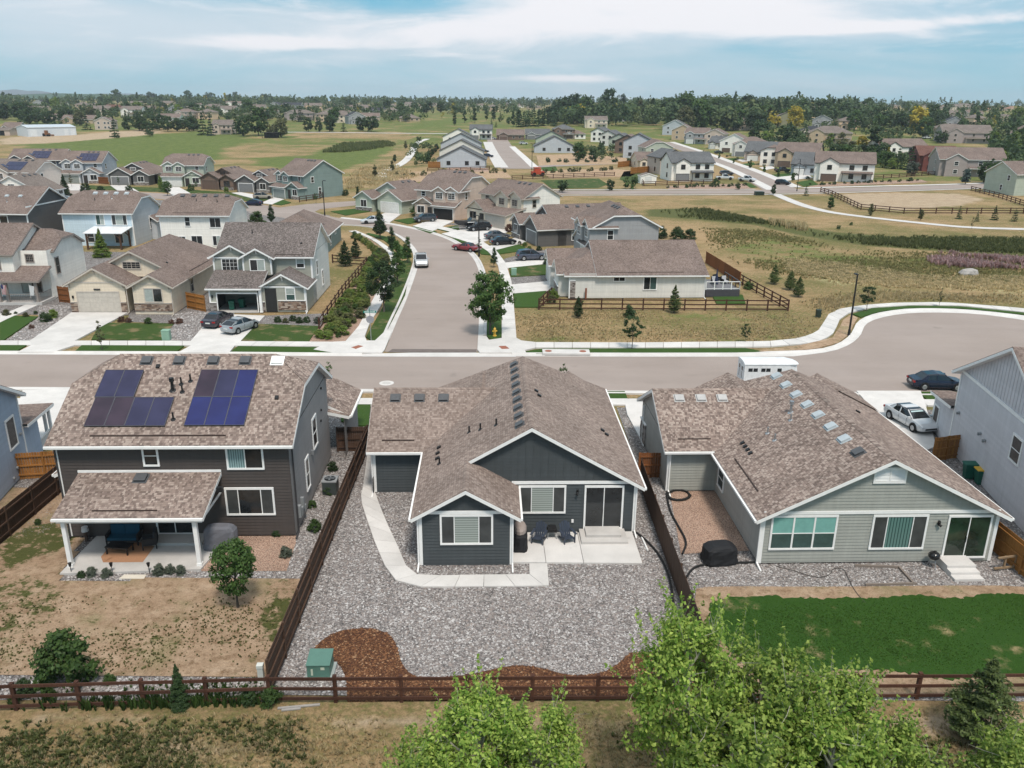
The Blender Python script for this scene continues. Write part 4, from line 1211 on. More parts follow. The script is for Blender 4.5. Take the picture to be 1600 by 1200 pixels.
h.window('S',0,-7.50,-6.85,4.36,5.40,'dh',[GLASS])
h.slider('S',0,-7.30,-5.50,.32,2.35,[GLASS])
h.window('E',0,5.7,6.7,2.75,4.5,'dh',[GLASS]);h.window('E',0,3.3,4.0,1.2,3.0,'dh',[GLASS])
for x in(-8.75,-6.93,-5.03,-3.24):h.rvent(x,4.85,'box',size=.27)
h.rvent(-1.44,4.85,'light',WHITE,.3)
h.rvent(-7.6,-.55,'box',size=.3)
h.rvent(-8.0,4.45,'small');h.rvent(-6.75,2.9,'cap');h.rvent(-5.95,3.5,'pipe');h.rvent(-6.4,3.3,'pipe');h.rvent(-6.2,2.8,'pipe');h.rvent(-6.2,1.1,'pipe');h.rvent(-1.0,2.4,'small')
h.snowbar(-10.2,.12,-3.2,.12);h.snowbar(-9.2,-2.85,-6.0,-2.85)
MSOL=[SOLAR_MID,SOLAR_DARK,SOLAR_BLUE]
def panel(x,y,w,l,mi):
 z,n=h.plane_at(x,y)
 up=Vector((0,0,1));sl=(up-n*n.z).normalized();uu=sl.cross(n)
 p=Vector((x,y,z))+n*.12
 mb=MB();mb.obox(p,uu,sl,n,w/2-.018,l/2-.018,.02);f=mb.build('solar_panel',MSOL[mi],h.root)
 mb=MB()
 for a,b,hx,hy in((0,-1,w/2,.012),(0,1,w/2,.012),(-1,0,.012,l/2),(1,0,.012,l/2)):
  mb.obox(p+uu*(a*(w/2-.014))+sl*(b*(l/2-.014))+n*.004,uu,sl,n,hx,hy,.026)
 for a in(-1,1):mb.obox(p-n*.07+sl*(a*l*.3),uu,sl,n,w/2-.05,.03,.05)
 mb.build('panel_frame',flat('panel_frame',(.10,.10,.115),.4,.5,.5),f)
cl=1.76
for i,mi in enumerate((1,1,0,0)):panel(-10.16+i*1.05,1.53,1.05,2.0,mi)
for i,mi in enumerate((0,0)):panel(-10.24+i*1.05,3.29,1.05,2.0,mi)
for i,mi in enumerate((2,2,2)):panel(-4.98+i*1.05,1.55,1.05,2.0,mi)
for i,mi in enumerate((1,0,2)):panel(-4.98+i*1.05,3.30,1.05,2.0,mi)
for x in(-10.6,-4.15):h.post(x,-3.05,.14,2.82,.2)
mb=MB();mb.box(-10.9,-3.75,-3.17,-3.02,2.62,2.84);mb.box(-3.78,-3.72,-3.2,0,2.7,2.8);mb.build('porch_beam',WHITE,h.root)
mb=MB();mb.box(-3.62,-3.3,-1.1,-.9,3.25,3.5);mb.build('floodlight',BLACK,h.root)
for y,z,a,b in((.75,1.35,.25,.55),(1.15,1.1,.3,.35),(1.55,1.45,.2,.5),(1.9,.9,.22,.25)):
 mb=MB();mb.box(.03,.22,y-a/2,y+a/2,z-b,z+b*.3);mb.build('meter_box',GREYMETAL,h.root)
mb=MB();mb.box(.03,.2,4.9,5.1,2.7,2.95);mb.build('wall_lamp',STEEL,h.root)
for y,z in((8.8,5.5),(8.4,4.2),(8.1,3.6)):
 mb=MB();mb.cyl((.02,y,z),(.1,y,z),.08,.08,8);mb.build('wall_vent',BLACK,h.root)
h.downspout(0,0,.1,5.5,.1,.35,DARKTRIM);h.downspout(-12,0,.1,5.5,-.05,-.07,DARKTRIM)
h.done()
HB=h
sheet('patio',[local(h,*p)[:2]for p in((-10.85,-3.75),(-4.0,-3.45),(-3.55,-.02),(-10.7,-.02))],.14,CONC_OLD,.14)
t=thing('door_steps','low concrete landing at the sliding door under the patio roof','steps',local(h,-6.0,-.55),1.77)
mb=MB();mb.box(-1.3,1.3,-.55,.5,.14,.28);mb.build('step',CONC_OLD,t)
o=(12.79,37.07)
h=House('house','sage grey single-storey house with a row of pale roof vents and a louvred gable',o,2.1,SAGESID,SH('weathered'),WHITE,lap=True)
SAGE_LIT=siding('sage_light',(.36,.35,.325))  # sage again, lightened: the side walls' daylight is painted into the siding
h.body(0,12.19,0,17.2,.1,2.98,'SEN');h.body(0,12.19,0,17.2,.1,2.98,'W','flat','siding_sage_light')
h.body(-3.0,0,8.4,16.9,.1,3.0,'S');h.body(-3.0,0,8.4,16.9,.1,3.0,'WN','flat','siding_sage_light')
h.roof('y',0,17.2,0,12.19,2.75,.5,.4,.45,0,6.545,ca1=3.6,walls='L',zw=2.98)
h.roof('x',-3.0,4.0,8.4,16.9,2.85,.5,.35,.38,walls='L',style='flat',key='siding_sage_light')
h.roof('y',13.2,16.1,-1.3,6.6,2.85,.5,.3,.4,walls='',bare=True)
h.roof('y',15.0,18.2,7.2,12.4,2.75,.5,.3,.4,walls='',bare=True)
h.fbox(h.t,'S',0,0,12.19,2.9,3.07,.024,.07)
h.corner(0,0,.1,2.9,.13,-1);h.corner(12.19,0,.1,2.9,.13,1);h.corner(-3.0,8.4,.1,2.8,.12,-1)
h.window('S',0,.52,3.74,.98,2.74,'tri',[BLIND_DARK]*3+[BLIND_TEAL]*3)
h.window('S',0,5.74,8.42,.94,2.72,'xox',[GLASS_GREY,CURTAIN,GLASS_GREY])
h.slider('S',0,9.66,11.78,.38,2.66,[flat('door_glass_green',(.018,.036,.022),.06,.6,var=.6,scale=.7)])
h.window('W',0,6.75,7.75,.85,2.05,'dh',[GLASS])
lv=MB()
F=lambda a,b,d,e,n0,n1:h.fbox(lv,'S',0,a,b,d,e,n0,n1)
F(5.25,7.05,5.36,5.48,.02,.09);F(5.32,6.98,4.6,4.72,.02,.08);F(5.32,5.42,4.72,5.36,.02,.08);F(6.88,6.98,4.72,5.36,.02,.08);F(6.12,6.18,4.72,5.36,.02,.08)
lf=lv.build('gable_louvre',WHITE,h.root)
for i in range(8):
 for a,b in((5.42,6.12),(6.18,6.88)):
  m2=MB();z=4.74+i*.077
  m2 .hexa([h.P('S',0,u,zz,n)for zz,dz in((z,0),(z+.012,0))for u,n in((a,.07),(b,.07),(b,.025),(a,.025))])
  for k,v in enumerate(m2 .v):m2 .v[k]=(v[0],v[1],v[2]+(.05 if v[1]>-.05 else 0))
  m2 .build('louvre_slat',WHITE,lf)
for y in(1.55,3.3,5.1,6.9,8.6,10.4,12.2,14.0):h.rvent(5.15,y,'light' if y>2 else 'box',size=.28)
for x in(-1.75,-.35,1.0):h.rvent(x,11.9,'light',flat('vent_grey',(.42,.41,.40),.45),.27)
for y in(6.0,6.5,7.0,7.5):h.rvent(1.15,y,'small')
for x,y,k in((4.2,8.6,'cap'),(3.9,7.7,'pipe'),(2.5,7.4,'pipe'),(2.55,6.3,'pipe'),(8.7,9.5,'small')):h.rvent(x,y,k,STEEL if k!='small' else None)
h.snowbar(-2.4,8.85,-.4,8.85);h.snowbar(.32,2.0,.32,6.2)
h.downspout(0,0,.1,2.75,-.1,-.06);h.downspout(-3.0,8.4,.1,2.8,.1,-.1);h.downspout(-3.0,16.0,.1,2.8,-.1,.0)
mb=MB();mb.obox((9.1,-.05,2.35),(1,0,0),(0,1,0),(0,0,1),.05,.05,.12);mb.cyl((9.1,-.1,2.45),(9.02,-.2,2.4),.06,.075,8);mb.cyl((9.1,-.1,2.28),(9.18,-.2,2.22),.06,.075,8);mb.build('floodlight',BLACK,h.root)
h.stone('W',-3.0,15.2,16.9,.1,1.6,STONE_GREY)
h.done()
HD=h
t=thing('door_steps','narrow flight of pale concrete steps down to the gravel from the sage house door','steps',local(h,10.1,-1.0),2.1)
for y0,y1,zt in((-.05,1.0,.44),(-.45,-.05,.29),(-.85,-.45,.15)):
 mb=MB();mb.box(-.75,.75,y0,y1,0,zt);mb.build('step',CONC,t)
h=House('house','pale grey lap-sided two-storey house cut off beside the green wheeled bins',(30.3,52.5),-8.3,PALESID,SH('taupe'),WHITE,lap=True)
h.body(0,9,-14.5,0,.1,5.7,'WSN');h.body(0,6,0,3.6,.1,2.9,'WN')
h.roof('x',0,9,-14.5,0,5.5,.5,.45,.5,walls='L',gstyle='batten')
h.fbox(h.t,'W',0,-14.5,0,5.62,5.82,.024,.07)
h.roof_poly([(-.3,3.9,2.85),(6,3.9,2.85),(6,0,3.1),(-.3,0,3.1)],['e','-','-','r'])
h.corner(0,0,.1,5.5,.12,-1,1);h.corner(0,3.6,.1,2.85,.12,-1,1)
h.window('W',0,-9.9,-8.8,3.2,4.6,'dh',[GLASS]);h.window('W',0,2.5,3.3,.9,2.0,'single',[STONE_GREY],name='window')
for y,z in((-4.6,3.0),(-5.4,2.85),(-.9,3.0)):
 mb=MB();mb.cyl((-.02,y,z),(-.16,y,z-.05),.1,.1,8);mb.box(-.22,-.12,y-.06,y+.06,z-.14,z+.04);mb.build('wall_vent',GREYMETAL,h.root)
h.rvent(3.0,-4.2,'light',size=.3)
h.done();HE=h
h=House('house','dusty blue lap-sided house cut off beyond the dark board fence',(-30.95,48.0),10.5,BLUESID,SH('taupe'),WHITE,lap=True)
h.body(-9,0,-14.5,0,.1,5.2,'ESN')
h.roof('x',-9,0,-14.5,0,4.95,.5,.4,.45,walls='R')
h.corner(0,0,.1,5.0,.12,1,1)
h.body(-4,0,0,2.4,.1,2.7,'EN')
h.roof_poly([(-6,4.6,2.75),(.35,4.6,2.75),(.35,-.0,3.0),(-6,-.0,3.0)],['e','r','-','-'])
for x in(-.25,.05):h.post(x,4.3,.2,2.6,.18)
mb=MB();mb.box(-.1,.0,2.4,4.2,.3,.4);mb.box(-.1,0,2.4,4.2,.95,1.05)
for i in range(14):mb.box(-.07,-.03,2.5+i*.13,2.54+i*.13,.4,.95)
mb.build('porch_railing',WHITE,h.root)
h.window('E',0,-2.2,-1.1,2.25,4.0,'single',[GLASS])
for y,z in((-.55,2.6),(-1.9,.9),(-2.6,.5)):
 mb=MB();mb.cyl((.02,y,z),(.14,y,z),.1,.1,8);mb.build('wall_vent',GREYMETAL,h.root)
h.done();HA=h
# houses across the street and along the curve
def sid(n,c):return siding(n,(c[0]*1.05,c[1],c[2]*.92))
W_WHITE=sid('chalk_white',(0.8,0.8,0.8));W_CREAM=sid('cream',(0.667,0.6,0.513));W_GREEN=sid('grey_green',(0.335,0.35,0.325));W_LBLUE=sid('light_blue',(0.533,0.667,0.8))
W_DGREY=sid('dark_grey',(0.112,0.112,0.119));W_BEIGE=sid('rose_beige',(0.528,0.442,0.403));W_GREY=sid('mid_grey',(0.323,0.337,0.37));W_TEAL=sid('teal_grey',(0.198,0.271,0.277))
W_BROWN=sid('brown',(0.178,0.125,0.103));W_BGREY=sid('blue_grey',(0.436,0.482,0.554));W_PGREY=sid('pearl_grey',(0.62,0.634,0.64));W_TAN=sid('tan',(0.475,0.376,0.284));W_SAGEF=sid('sage_far',(0.396,0.455,0.409))
W_RED=sid('barn_red',(0.165,0.0554,0.0475));W_MAUVE=sid('mauve_grey',(0.337,0.297,0.304));W_NAVY=sid('navy',(0.0818,0.103,0.139));W_TERR=sid('stucco_peach',(0.667,0.507,0.387))
GD_W=flat('garage_white',(.66,.65,.62),.5);GD_C=flat('garage_cream',(.52,.47,.41),.5);GD_G=flat('garage_grey',(.20,.20,.205),.5);GD_B=flat('garage_brown',(.14,.095,.075),.55);GD_GR=flat('garage_sage',(.26,.285,.27),.5)
DOORW=flat('door_wood',(.12,.055,.03),.5)
h=House('house','cream ranch house with stone skirting and closed double garage door',(-48.8,88.35),1.5,W_CREAM,SH('taupe'),CREAM,'houses facing the street crossing')
h.body(0,6.1,0,8,.1,3.45,'SWE');h.body(7.3,11.4,-.85,6,.1,3.45,'SWE');h.body(0,11.4,5,20,.1,3.45)
h.roof('y',0,8,0,6.1,3.2,.56,.4,.42,walls='L',gstyle='batten')
h.roof('y',-.85,6,7.3,11.4,3.2,.56,.4,.42,walls='L',gstyle='batten')
h.roof('y',3.6,19.6,0,11.4,3.2,.52,.4,.42,0,6.12,ca1=4.4,walls='L',gstyle='batten',zw=3.4)
h.fbox(h.t,'S',0,0,6.1,3.42,3.55,.01,.05);h.fbox(h.t,'S',-.85,7.3,11.4,3.42,3.55,.01,.05)
h.garage('S',0,.85,5.35,.1,2.35,GD_C);h.stone('S',0,0,.72,.1,1.25);h.stone('S',0,5.48,6.1,.1,1.25);h.stone('S',-.85,7.3,11.4,.45,1.35)
h.window('S',-.85,8.6,10.4,1.55,2.95,'xo',[BLIND,GLASS]);h.window('S',3.6,4.7,6.6,4.35,5.05,'grid2');h.window('E',11.4,5.2,6.0,1.3,3.0,'dh')
for c,us,z in((0,(.15,3.05,5.95),None),(-.85,(7.45,9.35,11.25),None),(3.6,(5.7,),None)):
 for u in us:
  zz={3.05:4.9,9.35:4.35,5.7:6.1}.get(u,3.35)
  h.bracket('S',c,u,zz)
mb=MB();mb.box(2.75,3.45,-.09,-.02,2.62,2.78);mb.build('house_number',DARKTRIM,h.root)
mb=MB();mb.box(.3,.46,-.16,-.02,1.7,2.0);mb.build('wall_lamp',BLACK,h.root)
h.door('E',6.1,2.5,3.5,.2,2.3);h.downspout(6.2,0,.1,3.1,.1,-.1);h.downspout(11.4,-.85,.1,3.1,.1,-.1)
h.rvent(9.0,5.2,'small');h.snowbar(11.2,6,11.2,13);h.done();HG=h
h=House('house','grey-green two-storey house with an open garage and stone below its porch window',(-33.6,88.9),1.9,W_GREEN,SH('grey_brown'),WHITE,'houses facing the street crossing')
h.body(0,5.3,0,8,.1,2.95,'W');h.body(5.3,10.6,.3,6,.1,2.95,'ES');h.body(0,10.6,4.3,14.6,.1,5.8,'SN');h.body(0,10.6,4.3,14.6,.1,5.8,'EW',None,'siding_pearl_grey')  # side walls take a paler siding, their stronger light put into the colour
h.wall('S',0,[(0,2.2),(5.3,2.2),(5.3,2.95),(0,2.95)]);h.wall('S',0,[(0,.1),(.75,.1),(.75,2.2),(0,2.2)])
h.body(-.45,3.8,3.9,4.4,3.6,5.8,'SW');h.body(3.0,6.2,3.45,4.4,3.6,5.8,'SEW')
h.roof('x',0,10.6,4.3,14.6,5.6,.56,.35,.42,walls='LR',key='siding_pearl_grey')
h.roof('y',3.9,9.4,-.45,3.8,5.6,.56,.4,.42,walls='L',gstyle='batten');h.roof('y',3.45,8.2,3.0,6.2,5.6,.56,.4,.42,walls='L',gstyle='batten')
h.roof('y',.3,4.4,5.6,10.5,2.85,.56,.4,.4,walls='L',gstyle='batten')
h.shed(-.3,5.75,-.4,3.6,2.85,4.15)
h.garage('S',0,.85,5.2,.1,2.2,GD_W,open_=True)
mb=MB();mb.box(.3,5.25,-.1,5.9,.05,.13);mb.build('garage_floor',CONC_OLD,h.root)
mb=MB();mb.box(.8,5.25,5.9,5.95,.1,2.9);mb.box(.3,.35,.1,5.9,.1,2.9);mb.box(5.25,5.29,.1,5.9,.1,2.9);mb.box(.3,5.25,.1,5.9,2.75,2.8);mb.build('garage_interior',flat('garage_inside',(.085,.08,.078),.9),h.root)
h.stone('S',0,0,.72,.1,1.2,STONE_GREY);h.stone('S',.3,7.4,10.5,.3,1.35);h.stone('S',.3,5.4,5.95,.1,1.2,STONE_GREY)
mb=MB();mb.box(6.05,7.3,.24,.28,.1,2.75);mb.build('porch_opening',flat('porch_shade',(.03,.03,.03),.9),h.root)  # dark panel on the wall paints in the porch shade
h.post(5.6,-.05,.1,2.8,.28);h.fbox(h.t,'S',.3,5.4,10.6,2.85,3.0,.01,.05)
h.window('S',3.9,.55,2.25,4.1,5.35,'grid2');h.window('S',3.45,3.85,5.4,4.15,5.35,'xo',[GLASS,BLIND]);h.window('S',4.3,8.9,9.7,4.35,5.3,'dh',[GLASS,BLIND]);h.window('S',.3,8.4,9.3,1.45,2.75,'dh',[BLIND_DARK,BLIND])
h.window('E',10.6,6.6,7.3,3.0,4.6,'dh');h.window('E',10.6,9.6,10.3,1.2,2.9,'dh')
for x,y in((10.6,4.3),(10.5,.3)):h.corner(x,y,.1 if y<1 else 3,2.8 if y<1 else 5.5,.14,1)
for x,y in((-.45,3.9),(3.0,3.45)):h.corner(x,y,3.7,5.5,.12,-1)
h.corner(6.2,3.45,3.7,5.5,.12,1);h.corner(0,0,1.2,2.8,.12,-1)
for c,u,z in((3.9,1.68,6.85),(3.9,-.3,5.7),(3.45,4.6,6.55),(3.45,3.15,5.7),(3.45,6.05,5.7),(.3,8.05,4.1)):h.bracket('S',c,u,z)
mb=MB();mb.box(2.6,3.2,-.08,-.02,2.5,2.66);mb.build('house_number',DARKTRIM,h.root)
mb=MB();mb.box(.25,.4,-.16,-.02,1.75,2.05);mb.build('wall_lamp',BLACK,h.root)
h.rvent(3.2,7.7,'pipe');h.rvent(9.2,6.0,'small');h.snowbar(6.5,4.2,9.6,4.2);h.snowbar(1.5,.1,4.2,.1);h.downspout(10.5,.3,.1,2.8,.1,-.1);h.done();HH=h
h=House('house','white two-storey house with a railed front porch at the left edge',(-67.0,92.4),2.2,W_WHITE,SH('taupe'),TAUPETRIM,'houses facing the street crossing')
h.body(0,12.8,2.0,11,.1,5.8,'SEN');h.body(0,9.6,.6,3,2.8,5.8,'SE')
h.roof('x',0,9.6,.6,11,5.6,.5,.35,.4,walls='R');h.roof('x',7,12.8,3.4,10.6,5.55,.5,.35,.4,0,1.6,walls='R')
h.roof_poly([(4.0,-1.3,2.85),(13.1,-1.3,2.85),(13.1,2.0,4.0),(4.0,2.0,4.0)],['e','r','-','r'])
for x in(8.3,9.2,12.5):h.post(x,-1.0,.4,2.75,.28)
mb=MB();mb.box(4.5,13,-1.2,2,.05,.4);mb.build('porch_floor',CONC_OLD,h.root)
mb=MB()
for a,b,c,d in((9.3,-1.05,12.4,-1.05),(12.7,-1.0,12.7,1.8)):
 mb.beam((a,b,1.3),(c,d,1.3),.07,.06);mb.beam((a,b,.55),(c,d,.55),.06,.05)
 n=16
 for i in range(n+1):mb.beam((a+(c-a)*i/n,b+(d-b)*i/n,.55),(a+(c-a)*i/n,b+(d-b)*i/n,1.3),.03,.03)
mb.build('porch_railing',TAUPETRIM,h.root)
h.window('S',.6,5.4,6.2,3.9,5.3,'dd');h.window('S',.6,7.3,8.1,3.9,5.3,'dh',trim=TAUPETRIM);h.window('S',2.0,10.4,11.2,4.5,5.3,'grid2')
h.window('S',2.0,9.4,11.6,.9,2.5,'xo',[BLIND,GLASS]);h.window('E',12.8,3.6,4.4,2.8,4.6,'dh');h.snowbar(5,.7,8,.7);h.done();HF=h
h=House('house','long pearl grey ranch house with a deck behind the dark rail fence',(6.81,97.4),3.4,W_PGREY,SH('taupe'),WHITE)
h.body(0,16.6,0,14.4,.1,3.1,'SENW')
h.roof('x',3.6,16.6,0,14.4,2.9,.40,.35,.42,walls='LR',zw=2.95)
h.roof('x',-.3,9,.2,13.4,2.88,.36,.35,.4,6.5,0,ca0=4.8,walls='')
h.roof('x',-1.2,4,1.0,5.4,2.9,.55,.35,.35,walls='L');h.body(-1.2,0,1.0,5.4,.1,3.0,'SWN');h.roof('x',-1.6,4,6.6,12.4,2.9,.5,.35,.35,walls='L');h.body(-1.6,0,6.6,12.4,.1,3.0,'SWN')
h.garage('W',-1.6,7.1,11.9,.1,2.3,GD_W);h.stone('W',-1.2,1.0,5.4,.1,1.3,STONE_GREY)
h.window('S',0,5.4,6.7,2.2,2.75,'xo');h.window('S',0,9.1,10.6,1.15,2.75,'xo',[GLASS,BLIND_DARK]);h.stone('S',0,.1,.75,.1,2.2,STONE_GREY)
h.corner(0,0,.1,2.8,.12,-1);h.corner(16.6,0,.1,2.8,.12,1);h.downspout(16.6,0,.1,2.8,.0,-.1);h.snowbar(5,.2,14,.2)
mb=MB();mb.box(1.9,2.1,-.5,-.3,0,1.4);mb.build('gas_riser',flat('rust_post',(.2,.07,.04),.7),h.root)
h.done();HI=h
t=thing('deck','raised grey deck with a pale railing and garden furniture beside the long ranch house','deck',local(HI,16.9,0.4),3.4)
mb=MB()
for i in range(22):mb.box(.05,4.2,i*.28,i*.28+.26,.92,.97)
mb.build('deck_board',flat('deck_grey',(.17,.17,.18),.8),t,'stuff')
mb=MB();mb.box(0,4.25,-.03,.0,.1,.95);mb.box(4.22,4.25,0,6.2,.1,.95);mb.build('deck_skirt',flat('deck_skirt',(.065,.062,.07),.8),t)
for i,(a,b,c,d)in enumerate(((0,0,4.2,0),(4.2,0,4.2,6.2))):
 mb=MB();mb.beam((a,b,1.95),(c,d,1.95),.12,.06);mb.beam((a,b,1.1),(c,d,1.1),.06,.05)
 for k in range(5):mb.beam((a+(c-a)*k/4,b+(d-b)*k/4,.97),(a+(c-a)*k/4,b+(d-b)*k/4,1.95),.1,.1)
 mb.build('deck_railing',WHITE if i==0 else DARKTRIM,t)
def two_storey(label,loc,rot,wall,roof,w=11.,d=11.,trim=None,gd=None,mir=False,clip=0.,group=None,ze=5.5,lower=None,solar_on=False,upper=True,gdw=4.9,side=None,name='house',rear=False,set_back=2.6):
 h=House(name,label,loc,rot,wall,roof,trim,group)
 X=(lambda a,b:(w-b,w-a))if mir else(lambda a,b:(a,b))
 yb=set_back
 h.body(0,w,yb,d,0,ze+.2,'SN');h.body(0,w,yb,d,0,ze+.2,'EW',None,side)
 h.roof('x',0,w,yb,d,ze,.52,.35,.42,clip,clip,key=side)
 if not rear:
  ga,gb=X(0,.52*w)
  h.body(ga,gb,0,yb,0,2.8,'SEW');pa,pb=X(.55*w,w-.1)
  h.body(pa,pb,.5,yb,0,2.8,'SEW')
  h.shed(ga-.3,gb+.2,-.4,yb+.6,2.75,3.85);h.roof('y',.5,yb+.3,pa,pb,2.78,.55,.35,.35,walls='L',gstyle='batten')
  a,b=X(.04*w,.04*w+gdw);m=(a+b)/2;b_=min(gdw/2,.22*w)
  h.garage('S',0,m-b_,m+b_,.05,2.2,gd or GD_W)
  u,v=X(.0,.30*w);h.body(u,v,yb-.5,yb,3.3,ze+.2,'SEW');h.roof('y',yb-.5,yb+3.4,u,v,ze,.56,.35,.38,walls='L',gstyle='batten');m=(u+v)/2
  h.window('S',yb-.5,m-.75,m+.75,ze-1.45,ze-.3,'grid2',simple=True)
  u,v=X(.27*w,.55*w);h.body(u,v,yb-.9,yb,3.3,ze+.2,'SEW');h.roof('y',yb-.9,yb+2.8,u,v,ze,.56,.35,.38,walls='L',gstyle='batten');m=(u+v)/2
  h.window('S',yb-.9,m-.75,m+.75,ze-1.45,ze-.3,'grid2',simple=True)
  u,v=X(.80*w,.88*w);h.window('S',yb,u,v,ze-1.2,ze-.3,'dh',simple=True)
  u,v=X(.58*w,.68*w);h.door('S',.5,u,v,.1,2.25)
  u,v=X(.76*w,.92*w);h.window('S',.5,u,v,1.0,2.35,'xo',simple=True)
  h.stone('S',.5,*X(.70*w,.98*w),.0,.75,STONE_GREY)
 for f,c in(('E',w),('W',0)):
  h.window(f,c,yb+2.2,yb+3.0,ze-1.7,ze-.4,'dh',simple=True);h.window(f,c,yb+4.4,yb+5.1,1.1,2.5,'dh',simple=True)
 if solar_on:
  for i in range(5):
   for j in range(2):
    hp=h.plane_at(w*.42+i*1.05,yb+1.3+j*1.75)
    if hp:
     z,n=hp;up=Vector((0,0,1));sl=(up-n*n.z).normalized();uu=sl.cross(n)
     mb=MB();mb.obox(Vector((w*.42+i*1.05,yb+1.3+j*1.75,z))+n*.12,uu,sl,n,.5,.96,.025);mb.build('solar_panel',SOLAR_MID,h.root)
 for i in range(3):h.rvent(w*(.55+.12*i),(yb+d)/2-.6,'box',size=.28)
 h.done();return h
def ranch(label,loc,rot,wall,roof,w=11.,d=15.,trim=None,gd=None,mir=False,group=None,hip=True,ze=2.8,gdw=4.8,dormer=True,name='house'):
 h=House(name,label,loc,rot,wall,roof,trim,group)
 X=(lambda a,b:(w-b,w-a))if mir else(lambda a,b:(a,b))
 ga,gb=X(0,.54*w);ba,bb=X(.62*w,w)
 h.body(ga,gb,0,5,0,ze+.2,'SEW');h.body(ba,bb,-.6,5,0,ze+.2,'SEW');h.body(0,w,3.5,d,0,ze+.2)
 h.roof('y',0,6,ga,gb,ze,.55,.35,.4,walls='L',gstyle='batten');h.roof('y',-.6,6,ba,bb,ze,.55,.35,.4,walls='L',gstyle='batten')
 h.roof('y',3.2,d,0,w,ze,.5,.35,.4,0,(w/2+.4)if hip else 0,ca1=4.0,walls='LR',zw=ze+.15,gstyle='batten')
 m=(ga+gb)/2;h.garage('S',0,m-min(gdw/2,.21*w),m+min(gdw/2,.21*w),.05,2.2,gd or GD_W)
 m=(ba+bb)/2;h.window('S',-.6,m-.8,m+.8,1.0,2.4,'xo',simple=True);h.stone('S',-.6,ba,bb,0,.8,STONE_GREY)
 h.window('S',3.2,w/2-.7,w/2+.7,ze+1.0,ze+1.6,'grid2',simple=True)
 h.window('E',w,6,7,.9,2.3,'dh',simple=True);h.window('E',w,10,11.4,1.7,2.4,'xo',simple=True);h.window('W',0,7,8,.9,2.3,'dh',simple=True)
 for i in range(3):h.rvent(w*.56,7+i*2,'box',size=.28)
 h.done();return h
def rear_house(label,x0,x1,y0,d,ze,wall,side,roof,clip,rot,wins,trim=None,pitch=.5):
 h=House('house',label,(x0,y0),rot,wall,roof,trim,'second row of houses seen from behind')
 w=x1-x0
 h.body(0,w,0,d,0,ze+.2,'SN');h.body(0,w,0,d,0,ze+.2,'EW',None,side)
 h.roof('x',0,w,0,d,ze,pitch,.35,.42,clip,clip,key=side)
 for k in wins:h.window(*k)
 h.corner(w,0,.1,ze-.1,.12,1);h.corner(0,0,.1,ze-.1,.12,-1);h.snowbar(w*.2,.2,w*.8,.2)
 return h
h=rear_house('dark grey two-storey house with a wide gable, behind the leafy back garden tree',-92,-75.8,129.6,13.2,5.5,W_DGREY,None,SH('taupe'),0,-2,[('S',0,10.6,13.0,3.9,5.1,'xo')])
h.fbox(h.t,'E',16.2,0,13.2,6.4,6.6,.01,.06);h.rvent(11,4,'light');h.rvent(13.2,4,'light');h.rvent(11.8,2.5,'pipe',STEEL);h.done()
h=rear_house('light blue two-storey house with a timber pergola at its back',-72.3,-61.2,132.6,11,5.2,W_LBLUE,'siding_blue_grey',SH('taupe'),1.7,1,[('S',0,5.4,6.6,3.4,4.9,'xo',[BLIND_DARK,BLIND]),('S',0,7.9,10.2,3.4,4.9,'xox',[GLASS_GREY,BLIND,GLASS_GREY]),('S',0,3.6,4.6,.6,2.2,'dh'),('S',0,8.0,9.2,.5,2.0,'xo'),('E',11.1,6.5,7.3,1.9,3.9,'dh')])
for i in range(4):h.rvent(3.6+i*1.7,4.8,'light',size=.3)
h.body(11.1,12.0,7,11,0,3.2,'SE',None,'siding_blue_grey');h.roof_poly([(11.1,6.6,4),(12.4,6.6,3.1),(12.4,11.4,3.1),(11.1,11.4,4)],['r','e','r','-']);h.rvent(4.2,3,'pipe',BLACK);h.rvent(6.8,3.4,'pipe',STEEL);h.done();HS2=h
t=thing('pergola','white-roofed pergola on dark timber posts behind the light blue house','pergola',local(HS2,4.9,-4.2),1)
mb=MB();mb.hexa([(0,0,2.55),(6.1,0,2.55),(6.1,4.1,3.05),(0,4.1,3.05),(0,0,2.65),(6.1,0,2.65),(6.1,4.1,3.15),(0,4.1,3.15)]);mb.build('canopy',flat('metal_white',(.70,.71,.72),.4),t)
for x,y in((.4,.3),(5.6,.3),(.4,3.6),(5.6,3.6)):
 mb=MB();mb.box(x-.12,x+.12,y-.12,y+.12,0,2.6);mb.beam((x,y,1.7),(x+(.8 if x<3 else-.8),y,2.5),.12,.12);mb.build('post',flat('pergola_timber',(.085,.045,.028),.8),t)
h=rear_house('plain white two-storey house with brown shingle roof and black patio door',-55.0,-44.4,128.6,10.2,5.5,W_WHITE,None,SH('taupe'),1.9,2,[('S',0,3.9,4.6,3.9,5.2,'dh'),('S',0,7.7,9.3,3.7,5.1,'xo'),('S',0,2.6,3.6,1.2,2.2,'xo'),('S',0,7.9,9.0,.9,2.3,'xo',[GLASS,BLIND])])
h.slider('S',0,4.6,6.2,.2,2.3)
for i in range(5):h.rvent(2.4+i*1.75,4.5,'box',size=.3)
h.rvent(4.9,3.2,'pipe');h.rvent(8.2,3.0,'pipe');h.done();HS3=h
h=House('house','grey-green ranch house at the inner bend of the side street',(-39.2,127.4),2,W_TEAL,SH('taupe'),WHITE,'second row of houses seen from behind')
h.body(0,10.2,0,13,0,3.0);h.roof('y',0,13,0,10.2,2.85,.5,.35,.42,5.52,5.52,ca0=4.5,ca1=4.5);h.roof('y',-.6,5,1.2,4.9,2.85,.55,.35,.35,walls='L');h.body(1.2,4.9,-.6,0,0,3,'SEW')
